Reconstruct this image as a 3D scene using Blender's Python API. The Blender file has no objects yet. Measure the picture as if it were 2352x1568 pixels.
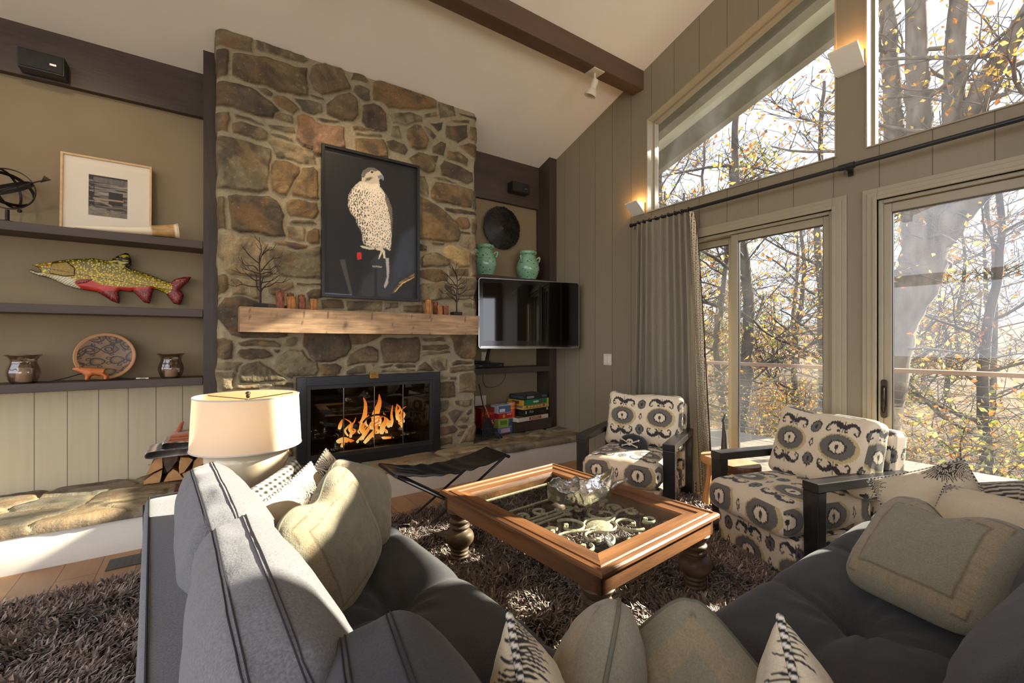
import bpy, bmesh, math, random
import numpy as np
from mathutils import Vector, Matrix, noise as mnoise
random.seed(7)
RNG = np.random.default_rng(11)
PI = math.pi
SC = bpy.context.scene
COL = SC.collection
H = 1.22

def lin(r, g=None, b=None):
    if g is None:
        r, g, b = r
    return tuple(((c / 255) / 12.92 if c / 255 <= 0.04045 else ((c / 255 + 0.055) / 1.055) ** 2.4) for c in (r, g, b))
def rgba(c): return (*c[:3], 1.0)

# ---------------------------------------------------------------- mesh builder
class B:
    def __init__(s):
        s.v = []; s.f = []; s.c = None; s.n = 0
    def add(s, v, f):
        v = np.asarray(v, dtype=float).reshape(-1, 3)
        o = s.n
        s.v.append(v); s.n += len(v)
        if isinstance(f, np.ndarray):
            s.f.extend((f + o).tolist())
        else:
            s.f.extend([[i + o for i in q] for q in f])
        return s
    def box(s, x0, x1, y0, y1, z0, z1, M=None):
        v = np.array([(x, y, z) for z in (z0, z1) for y in (y0, y1) for x in (x0, x1)], float)
        if M is not None: v = xf(M, v)
        return s.add(v, [(0, 2, 3, 1), (4, 5, 7, 6), (0, 1, 5, 4), (1, 3, 7, 5), (3, 2, 6, 7), (2, 0, 4, 6)])
    def tube(s, path, r, n=8, cap=True, closed=False, squash=1.0):
        P = np.asarray(path, float); m = len(P)
        R = np.full(m, r, float) if np.isscalar(r) else np.asarray(r, float)
        if closed: T = np.roll(P, -1, 0) - np.roll(P, 1, 0)
        else: T = np.gradient(P, axis=0)
        T /= np.maximum(np.linalg.norm(T, axis=1, keepdims=True), 1e-9)
        ref = np.array([0, 0, 1.0]) if abs(T[0][2]) < 0.9 else np.array([1.0, 0, 0])
        N = np.zeros_like(T); a = ref - T[0] * ref.dot(T[0]); N[0] = a / np.linalg.norm(a)
        for i in range(1, m):
            a = N[i - 1] - T[i] * N[i - 1].dot(T[i]); l = np.linalg.norm(a)
            N[i] = a / l if l > 1e-6 else N[i - 1]
        Bn = np.cross(T, N)
        th = np.linspace(0, 2 * PI, n, endpoint=False)
        V = P[:, None, :] + R[:, None, None] * (np.cos(th)[None, :, None] * N[:, None, :] + squash * np.sin(th)[None, :, None] * Bn[:, None, :])
        F = []
        for i in range(m if closed else m - 1):
            j = (i + 1) % m
            for k in range(n):
                l = (k + 1) % n
                F.append((i * n + k, i * n + l, j * n + l, j * n + k))
        if cap and not closed:
            F.append(tuple(range(n - 1, -1, -1))); F.append(tuple((m - 1) * n + k for k in range(n)))
        return s.add(V, F)
    def lathe(s, prof, n=32, M=None, sx=1.0, sy=1.0):
        m = len(prof); th = np.linspace(0, 2 * PI, n, endpoint=False)
        pr = np.array(prof, float)
        V = np.stack([pr[:, 0:1] * np.cos(th) * sx, pr[:, 0:1] * np.sin(th) * sy, np.repeat(pr[:, 1:2], n, 1)], -1).reshape(-1, 3)
        if M is not None: V = xf(M, V)
        F = [(i * n + k, i * n + (k + 1) % n, (i + 1) * n + (k + 1) % n, (i + 1) * n + k) for i in range(m - 1) for k in range(n)]
        if prof[0][0] > 1e-5: F.append(tuple(range(n - 1, -1, -1)))
        if prof[-1][0] > 1e-5: F.append(tuple((m - 1) * n + k for k in range(n)))
        return s.add(V, F)
    def prism(s, poly, a0, a1, axis='y'):
        # poly in the two remaining axes (x,z for 'y'; x,y for 'z'; y,z for 'x')
        def p3(p, a):
            return {'y': (p[0], a, p[1]), 'z': (p[0], p[1], a), 'x': (a, p[0], p[1])}[axis]
        n = len(poly)
        v = [p3(p, a0) for p in poly] + [p3(p, a1) for p in poly]
        f = [tuple(range(n)), tuple(range(2 * n - 1, n - 1, -1))] + [(i, i + n, (i + 1) % n + n, (i + 1) % n) for i in range(n)]
        return s.add(v, f)
    def grid(s, V, wu=False, wv=False, mask=None):
        nu, nv = V.shape[:2]
        iu = np.arange(nu if wu else nu - 1); iv = np.arange(nv if wv else nv - 1)
        A, Bv = np.meshgrid(iu, iv, indexing='ij')
        A2 = (A + 1) % nu; B2 = (Bv + 1) % nv
        F = np.stack([A * nv + Bv, A2 * nv + Bv, A2 * nv + B2, A * nv + B2], -1).reshape(-1, 4)
        if mask is not None: F = F[mask.reshape(-1)]
        return s.add(V.reshape(-1, 3), F)
    def xform(s, M):
        s.v = [xf(M, v) for v in s.v]; return s
    def allv(s): return np.concatenate(s.v, 0)
    def build(s, name, mat, parent=None, smooth=35, bevel=0, merge=0, col=None, segs=2, loc=None):
        V = s.allv()
        if loc is not None: V = V - np.asarray(loc, float)
        me = bpy.data.meshes.new(name)
        me.from_pydata(V.tolist(), [], s.f)
        if col is not None:
            at = me.color_attributes.new('Col', 'FLOAT_COLOR', 'POINT')
            c4 = np.ones((len(V), 4), np.float32); c4[:, :3] = col
            at.data.foreach_set('color', c4.ravel())
        if merge or smooth:
            bm = bmesh.new(); bm.from_mesh(me)
            if merge: bmesh.ops.remove_doubles(bm, verts=bm.verts, dist=merge)
            if len(bm.faces) < 60000: bmesh.ops.recalc_face_normals(bm, faces=bm.faces)
            bm.to_mesh(me); bm.free()
        me.update()
        if smooth:
            me.shade_smooth()
            if smooth < 180: me.set_sharp_from_angle(angle=math.radians(smooth))
        o = bpy.data.objects.new(name, me); COL.objects.link(o)
        if mat: me.materials.append(mat)
        if parent: o.parent = parent
        if loc is not None: o.location = loc
        if bevel:
            m = o.modifiers.new('bevel', 'BEVEL'); m.width = bevel; m.segments = segs; m.limit_method = 'ANGLE'; m.angle_limit = math.radians(40)
            m.harden_normals = False
        return o

def xf(M, v):
    M = np.array(M); v = np.asarray(v, float).reshape(-1, 3)
    return v @ M[:3, :3].T + M[:3, 3]
def rotz(a): return Matrix.Rotation(a, 4, 'Z')
def TR(x, y, z): return Matrix.Translation((x, y, z))
def frame(c, n, up):
    """basis with local z along n and local y near up"""
    n = Vector(n).normalized(); up = Vector(up); y = (up - n * up.dot(n)).normalized(); x = y.cross(n)
    return Matrix(((x.x, y.x, n.x, c[0]), (x.y, y.y, n.y, c[1]), (x.z, y.z, n.z, c[2]), (0, 0, 0, 1)))
def thing(name, label, cat, loc=(0, 0, 0), rz=0, group=None, M=None):
    o = bpy.data.objects.new(name, None); COL.objects.link(o)
    o.empty_display_size = 0.05
    if M is not None: o.matrix_world = M
    else: o.location = loc; o.rotation_euler = (0, 0, rz)
    return tag(o, label, cat, group)
def tag(o, label, cat, group=None):
    o['label'] = label; o['category'] = cat
    if group: o['group'] = group
    return o
def struct(o):
    o['kind'] = 'structure'; return o
def copy_tree(o, parent=None):
    c = o.copy(); COL.objects.link(c)
    c.parent = parent
    for ch in list(o.children): copy_tree(ch, c)
    return c
def bez(pts, n=12):
    """smooth Catmull-Rom through points"""
    P = np.asarray(pts, float); out = []
    for i in range(len(P) - 1):
        p0 = P[max(i - 1, 0)]; p1 = P[i]; p2 = P[i + 1]; p3 = P[min(i + 2, len(P) - 1)]
        for t in np.linspace(0, 1, n, endpoint=False):
            out.append(0.5 * ((2 * p1) + (-p0 + p2) * t + (2 * p0 - 5 * p1 + 4 * p2 - p3) * t * t + (-p0 + 3 * p1 - 3 * p2 + p3) * t ** 3))
    out.append(P[-1]); return np.array(out)

# ---------------------------------------------------------------- vector noise
_perm = RNG.permutation(512)
def vnoise(x, y, seed=0):
    x = np.asarray(x, float); y = np.asarray(y, float)
    xi = np.floor(x).astype(int); yi = np.floor(y).astype(int); xf_ = x - xi; yf_ = y - yi
    u = xf_ * xf_ * (3 - 2 * xf_); v = yf_ * yf_ * (3 - 2 * yf_)
    def h(i, j):
        return _perm[(_perm[(i + seed * 31) & 511] + j) & 511] / 511.0
    return (h(xi, yi) * (1 - u) + h(xi + 1, yi) * u) * (1 - v) + (h(xi, yi + 1) * (1 - u) + h(xi + 1, yi + 1) * u) * v
def fbm(x, y, o=4, seed=0):
    s = 0; a = 0.5
    for i in range(o):
        s = s + a * vnoise(x * 2 ** i, y * 2 ** i, seed + i); a *= 0.5
    return s
def sdpoly(X, Y, poly):
    """signed distance (negative inside), vectorised"""
    P = np.asarray(poly, float); d = np.full(X.shape, 1e9); ins = np.zeros(X.shape, bool)
    n = len(P)
    for i in range(n):
        a = P[i]; b = P[(i + 1) % n]; e = b - a
        wx = X - a[0]; wy = Y - a[1]
        t = np.clip((wx * e[0] + wy * e[1]) / max(e.dot(e), 1e-12), 0, 1)
        d = np.minimum(d, (wx - e[0] * t) ** 2 + (wy - e[1] * t) ** 2)
        c = ((a[1] > Y) != (b[1] > Y)) & (X < (b[0] - a[0]) * (Y - a[1]) / (b[1] - a[1] + 1e-12) + a[0])
        ins ^= c
    return np.where(ins, -1, 1) * np.sqrt(d)
def dots(x, y, cell, seed=0, jit=.8):
    """offset to the nearest jittered grid point: dx, dy (in cells) and its random number"""
    gx = x / cell; gy = y / cell; best = np.full(x.shape, 9.0); bx = np.zeros(x.shape); by = np.zeros(x.shape); br = np.zeros(x.shape)
    ix = np.floor(gx).astype(int); iy = np.floor(gy).astype(int)
    def h(i, j, k): return _perm[(_perm[(_perm[(i + seed * 17 + k * 91) & 511] + j) & 511] + k) & 511] / 511.0
    for di in (-1, 0, 1):
        for dj in (-1, 0, 1):
            i = ix + di; j = iy + dj
            px = i + .5 + (h(i, j, 1) - .5) * jit; py = j + .5 + (h(i, j, 2) - .5) * jit
            dx = gx - px; dy = gy - py; d = dx * dx + dy * dy; m = d < best
            best = np.where(m, d, best); bx = np.where(m, dx, bx); by = np.where(m, dy, by); br = np.where(m, h(i, j, 3), br)
    return bx, by, br
def mixc(A, c, m):
    m = np.clip(m, 0, 1)[..., None]
    return A * (1 - m) + np.asarray(c, float) * m

# ---------------------------------------------------------------- materials
def new_mat(name):
    m = bpy.data.materials.new(name); m.use_nodes = True
    nt = m.node_tree; nt.nodes.clear()
    out = nt.nodes.new('ShaderNodeOutputMaterial')
    return m, nt, out
def N(nt, t, **kw):
    n = nt.nodes.new(t)
    for k, v in kw.items():
        if k in ('op',): n.operation = v
        elif hasattr(n, k) and not k.startswith('i_'): setattr(n, k, v)
    return n
def L(nt, a, b): nt.links.new(a, b)
def mk(name, c1, c2=None, rough=0.6, metal=0.0, spec=0.5, nscale=8.0, stretch=(1, 1, 1), ndet=4.0, contrast=0.5, bump=0.0, bscale=None,
       attr=False, sheen=0.0, sub=0.0, coat=0.0, emis=None, es=0.0, alpha=None, trans=0.0, voro=False, coords='Object', bstretch=None):
    m, nt, out = new_mat(name)
    p = N(nt, 'ShaderNodeBsdfPrincipled'); L(nt, p.outputs[0], out.inputs[0])
    p.inputs['Roughness'].default_value = rough; p.inputs['Metallic'].default_value = metal
    p.inputs['Specular IOR Level'].default_value = spec
    p.inputs['Coat Weight'].default_value = coat
    p.inputs['Coat Roughness'].default_value = 0.15
    if sheen: p.inputs['Sheen Weight'].default_value = sheen; p.inputs['Sheen Roughness'].default_value = 0.6
    tc = N(nt, 'ShaderNodeTexCoord'); mp = N(nt, 'ShaderNodeMapping'); L(nt, tc.outputs[coords], mp.inputs[0])
    mp.inputs['Scale'].default_value = stretch
    nz = N(nt, 'ShaderNodeTexNoise'); L(nt, mp.outputs[0], nz.inputs['Vector'])
    nz.inputs['Scale'].default_value = nscale; nz.inputs['Detail'].default_value = ndet
    fac = nz.outputs['Fac']
    if attr:
        at = N(nt, 'ShaderNodeVertexColor'); at.layer_name = 'Col'; base = at.outputs[0]
        if c2 is not None:   # weave / grain modulation on the pattern
            mr = N(nt, 'ShaderNodeMapRange'); L(nt, fac, mr.inputs[0]); mr.inputs[1].default_value = 0.3; mr.inputs[2].default_value = 0.7
            mr.inputs[3].default_value = 1 - contrast; mr.inputs[4].default_value = 1 + contrast
            mx = N(nt, 'ShaderNodeVectorMath', op='SCALE'); L(nt, base, mx.inputs[0]); L(nt, mr.outputs[0], mx.inputs['Scale']); base = mx.outputs[0]
        L(nt, base, p.inputs['Base Color'])
    elif c2 is not None:
        rp = N(nt, 'ShaderNodeValToRGB'); L(nt, fac, rp.inputs[0])
        w = 0.5 * (1 - contrast) * 0.6
        rp.color_ramp.elements[0].position = 0.5 - 0.05 - w; rp.color_ramp.elements[1].position = 0.5 + 0.05 + w
        rp.color_ramp.elements[0].color = rgba(c1); rp.color_ramp.elements[1].color = rgba(c2)
        L(nt, rp.outputs[0], p.inputs['Base Color'])
    else:
        p.inputs['Base Color'].default_value = rgba(c1)
    if bump:
        b = N(nt, 'ShaderNodeBump'); b.inputs['Strength'].default_value = min(1, bump); b.inputs['Distance'].default_value = 0.01
        if bscale:
            mp2 = N(nt, 'ShaderNodeMapping'); L(nt, tc.outputs[coords], mp2.inputs[0]); mp2.inputs['Scale'].default_value = bstretch or stretch
            if voro: n2 = N(nt, 'ShaderNodeTexVoronoi'); o2 = n2.outputs['Distance']
            else: n2 = N(nt, 'ShaderNodeTexNoise'); n2.inputs['Detail'].default_value = 5; o2 = n2.outputs['Fac']
            n2.inputs['Scale'].default_value = bscale; L(nt, mp2.outputs[0], n2.inputs['Vector']); L(nt, o2, b.inputs['Height'])
        else: L(nt, fac, b.inputs['Height'])
        L(nt, b.outputs[0], p.inputs['Normal'])
    if emis is not None:
        p.inputs['Emission Color'].default_value = rgba(emis); p.inputs['Emission Strength'].default_value = es
    if trans: p.inputs['Transmission Weight'].default_value = trans
    if sub:
        p.inputs['Subsurface Weight'].default_value = sub; p.inputs['Subsurface Radius'].default_value = (0.02, 0.01, 0.005)
    return m
def translucent(name, c, f=0.5, attr=False, rough=0.8):
    m, nt, out = new_mat(name)
    d = N(nt, 'ShaderNodeBsdfDiffuse'); t = N(nt, 'ShaderNodeBsdfTranslucent'); x = N(nt, 'ShaderNodeMixShader')
    x.inputs[0].default_value = f
    L(nt, d.outputs[0], x.inputs[1]); L(nt, t.outputs[0], x.inputs[2]); L(nt, x.outputs[0], out.inputs[0])
    if attr:
        at = N(nt, 'ShaderNodeVertexColor'); at.layer_name = 'Col'
        L(nt, at.outputs[0], d.inputs[0]); L(nt, at.outputs[0], t.inputs[0])
    else:
        d.inputs[0].default_value = rgba(c); t.inputs[0].default_value = rgba(c)
    return m
def glass_mat(name, tint=(1, 1, 1), refl=1.0, dust=0.0, rough=0.0, dscale=3.0):
    """thin architectural glass: clear film + fresnel mirror + a film of dust"""
    m, nt, out = new_mat(name)
    t = N(nt, 'ShaderNodeBsdfTransparent'); t.inputs[0].default_value = rgba(tint)
    g = N(nt, 'ShaderNodeBsdfGlossy'); g.inputs['Roughness'].default_value = rough
    ge = N(nt, 'ShaderNodeNewGeometry'); dt = N(nt, 'ShaderNodeVectorMath', op='DOT_PRODUCT'); L(nt, ge.outputs['Normal'], dt.inputs[0]); L(nt, ge.outputs['Incoming'], dt.inputs[1])
    def mm(op, a, b=None):
        n = N(nt, 'ShaderNodeMath', op=op)
        for i, q in enumerate((a, b)):
            if q is None: continue
            if isinstance(q, (int, float)): n.inputs[i].default_value = q
            else: L(nt, q, n.inputs[i])
        return n
    c5 = mm('POWER', mm('SUBTRACT', 1.0, mm('ABSOLUTE', dt.outputs['Value']).outputs[0]).outputs[0], 5.0)
    mu = mm('MULTIPLY', mm('ADD', mm('MULTIPLY', c5.outputs[0], .96).outputs[0], .04).outputs[0], refl)
    x = N(nt, 'ShaderNodeMixShader'); L(nt, mu.outputs[0], x.inputs[0]); L(nt, t.outputs[0], x.inputs[1]); L(nt, g.outputs[0], x.inputs[2])
    last = x.outputs[0]
    if dust:
        tc = N(nt, 'ShaderNodeTexCoord'); mp = N(nt, 'ShaderNodeMapping'); L(nt, tc.outputs['Object'], mp.inputs[0]); mp.inputs['Scale'].default_value = (1, 1, 0.45)
        nz = N(nt, 'ShaderNodeTexNoise'); nz.inputs['Scale'].default_value = dscale; nz.inputs['Detail'].default_value = 3; L(nt, mp.outputs[0], nz.inputs['Vector'])
        mr = N(nt, 'ShaderNodeMapRange'); L(nt, nz.outputs['Fac'], mr.inputs[0]); mr.inputs[1].default_value = 0.4; mr.inputs[2].default_value = 0.75
        mr.inputs[3].default_value = dust * 0.12; mr.inputs[4].default_value = dust
        d = N(nt, 'ShaderNodeBsdfDiffuse'); d.inputs[0].default_value = (0.8, 0.82, 0.85, 1)
        tl = N(nt, 'ShaderNodeBsdfTranslucent'); tl.inputs[0].default_value = (0.8, 0.82, 0.85, 1)
        xd = N(nt, 'ShaderNodeMixShader'); xd.inputs[0].default_value = 0.6; L(nt, d.outputs[0], xd.inputs[1]); L(nt, tl.outputs[0], xd.inputs[2])
        x2 = N(nt, 'ShaderNodeMixShader'); L(nt, mr.outputs[0], x2.inputs[0]); L(nt, last, x2.inputs[1]); L(nt, xd.outputs[0], x2.inputs[2]); last = x2.outputs[0]
    L(nt, last, out.inputs[0])
    return m
def boards_mat(name, c1, c2, width, axis, gap=0.006, rough=0.6, vary=0.12, length=None, other=None, gapdark=0.35, grain=30.0, gcol=None, knots=False):
    """painted or stained boards: dark joints every `width` along `axis`; optional end joints every `length` along `other`"""
    m, nt, out = new_mat(name)
    p = N(nt, 'ShaderNodeBsdfPrincipled'); L(nt, p.outputs[0], out.inputs[0]); p.inputs['Roughness'].default_value = rough
    tc = N(nt, 'ShaderNodeTexCoord'); sp = N(nt, 'ShaderNodeSeparateXYZ'); L(nt, tc.outputs['Object'], sp.inputs[0])
    def math_(op, a, b=None):
        n = N(nt, 'ShaderNodeMath', op=op)
        for i, q in enumerate((a, b)):
            if q is None: continue
            if isinstance(q, (int, float)): n.inputs[i].default_value = q
            else: L(nt, q, n.inputs[i])
        return n.outputs[0]
    s = math_('DIVIDE', sp.outputs[axis], width)
    idx = math_('FLOOR', s); fr = math_('FRACT', s)
    # uneven board widths: shift joints by a hash
    dist = math_('MINIMUM', fr, math_('SUBTRACT', 1.0, fr))
    g = math_('LESS_THAN', dist, gap / width / 2)
    wn = N(nt, 'ShaderNodeTexWhiteNoise', noise_dimensions='1D'); L(nt, idx, wn.inputs['W'])
    rnd = wn.outputs[0]
    if length:
        o2 = math_('ADD', math_('DIVIDE', sp.outputs[other], length), math_('MULTIPLY', rnd, 7.3))
        i2 = math_('FLOOR', o2); f2 = math_('FRACT', o2)
        g2 = math_('LESS_THAN', math_('MINIMUM', f2, math_('SUBTRACT', 1.0, f2)), gap / length / 2)
        g = math_('MAXIMUM', g, g2)
        wn2 = N(nt, 'ShaderNodeTexWhiteNoise', noise_dimensions='2D')
        cb = N(nt, 'ShaderNodeCombineXYZ'); L(nt, idx, cb.inputs[0]); L(nt, i2, cb.inputs[1]); L(nt, cb.outputs[0], wn2.inputs['Vector']); rnd = wn2.outputs[0]
    nz = N(nt, 'ShaderNodeTexNoise'); mp = N(nt, 'ShaderNodeMapping'); L(nt, tc.outputs['Object'], mp.inputs[0])
    st = [1, 1, 1]; st['XYZ'.index(other) if other else 2] = 0.06; mp.inputs['Scale'].default_value = st
    L(nt, mp.outputs[0], nz.inputs['Vector']); nz.inputs['Scale'].default_value = grain; nz.inputs['Detail'].default_value = 5
    mx = N(nt, 'ShaderNodeMix', data_type='RGBA'); L(nt, nz.outputs['Fac'], mx.inputs[0]); mx.inputs[6].default_value = rgba(c1); mx.inputs[7].default_value = rgba(c2)
    k = math_('ADD', math_('MULTIPLY', rnd, 2 * vary), 1 - vary)
    if knots:
        vn = N(nt, 'ShaderNodeTexVoronoi'); L(nt, tc.outputs['Object'], vn.inputs['Vector']); vn.inputs['Scale'].default_value = 5.5
        kn = math_('LESS_THAN', vn.outputs['Distance'], 0.035); k = math_('MULTIPLY', k, math_('SUBTRACT', 1.0, math_('MULTIPLY', kn, 0.55)))
    sc = N(nt, 'ShaderNodeVectorMath', op='SCALE'); L(nt, mx.outputs[2], sc.inputs[0]); L(nt, math_('MULTIPLY', k, math_('SUBTRACT', 1.0, math_('MULTIPLY', g, 1 - gapdark))), sc.inputs['Scale'])
    L(nt, sc.outputs[0], p.inputs['Base Color'])
    b = N(nt, 'ShaderNodeBump'); b.inputs['Strength'].default_value = 0.5; b.inputs['Distance'].default_value = 0.004
    L(nt, math_('SUBTRACT', math_('MULTIPLY', nz.outputs['Fac'], 0.4), g), b.inputs['Height']); L(nt, b.outputs[0], p.inputs['Normal'])
    return m

MT = {}
def M_(k): return MT[k]
MT['ceiling'] = mk('ceiling_paint', lin(240, 234, 220), lin(243, 238, 224), rough=0.8, nscale=2, bump=0.05, bscale=60)
MT['plaster'] = mk('wall_paint', lin(132, 115, 86), lin(138, 121, 91), rough=0.8, nscale=3, bump=0.08, bscale=80)
MT['darkwood'] = mk('dark_stained_wood', lin(62, 50, 42), lin(76, 62, 52), rough=0.5, nscale=14, stretch=(0.15, 1, 1), bump=0.2, bscale=40)
MT['darkpost'] = mk('dark_stained_post', lin(56, 45, 38), lin(70, 57, 48), rough=0.5, nscale=14, stretch=(1, 1, 0.15), bump=0.2, bscale=40)
MT['beam'] = mk('beam_wood', lin(88, 66, 48), lin(104, 80, 60), rough=0.55, nscale=10, stretch=(0.12, 1, 1), bump=0.2, bscale=40)
MT['wallboards'] = boards_mat('greige_boards', lin(132, 120, 97), lin(140, 128, 105), 0.235, 'Y', gap=0.005, rough=0.55, vary=0.025, gapdark=0.45, grain=40)
MT['wainscot'] = boards_mat('whitewashed_boards', lin(182, 168, 136), lin(200, 187, 154), 0.155, 'X', gap=0.005, rough=0.6, vary=0.03, gapdark=0.35, grain=35, knots=True)
MT['trimpaint'] = mk('trim_paint', lin(152, 140, 114), lin(158, 146, 120), rough=0.4, nscale=4)
MT['white'] = mk('white_paint', lin(222, 214, 198), lin(228, 221, 206), rough=0.5, nscale=5, bump=0.1, bscale=60, stretch=(0.2, 1, 1))
MT['floor'] = boards_mat('oak_planks', lin(140, 100, 66), lin(176, 134, 94), 0.16, 'X', gap=0.004, rough=0.42, vary=0.16, length=1.7, other='Y', gapdark=0.3, grain=26)
MT['black'] = mk('satin_black', lin(26, 26, 28), lin(32, 32, 34), rough=0.35, nscale=20)
MT['matteblack'] = mk('matte_black', lin(22, 21, 20), lin(34, 32, 30), rough=0.75, nscale=30)
MT['iron'] = mk('dark_iron', lin(38, 34, 31), lin(52, 46, 42), rough=0.5, metal=0.6, nscale=30)
MT['bronze'] = mk('dark_bronze', lin(52, 44, 36), lin(66, 56, 46), rough=0.4, metal=0.7, nscale=30)
MT['brass'] = mk('aged_brass', lin(150, 112, 58), lin(190, 146, 80), rough=0.35, metal=0.9, nscale=60, bump=0.6, bscale=120)
MT['steel'] = mk('brushed_steel', lin(150, 150, 150), lin(180, 180, 180), rough=0.3, metal=1, nscale=40)
MT['windowglass'] = glass_mat('window_glass', (0.97, 0.985, 0.98), 0.9, dust=0.028)
MT['clearglass'] = glass_mat('clear_glass', (0.95, 0.95, 0.95), 0.8)
MT['plastic'] = mk('ivory_plastic', lin(214, 202, 176), None, rough=0.4)

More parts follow.
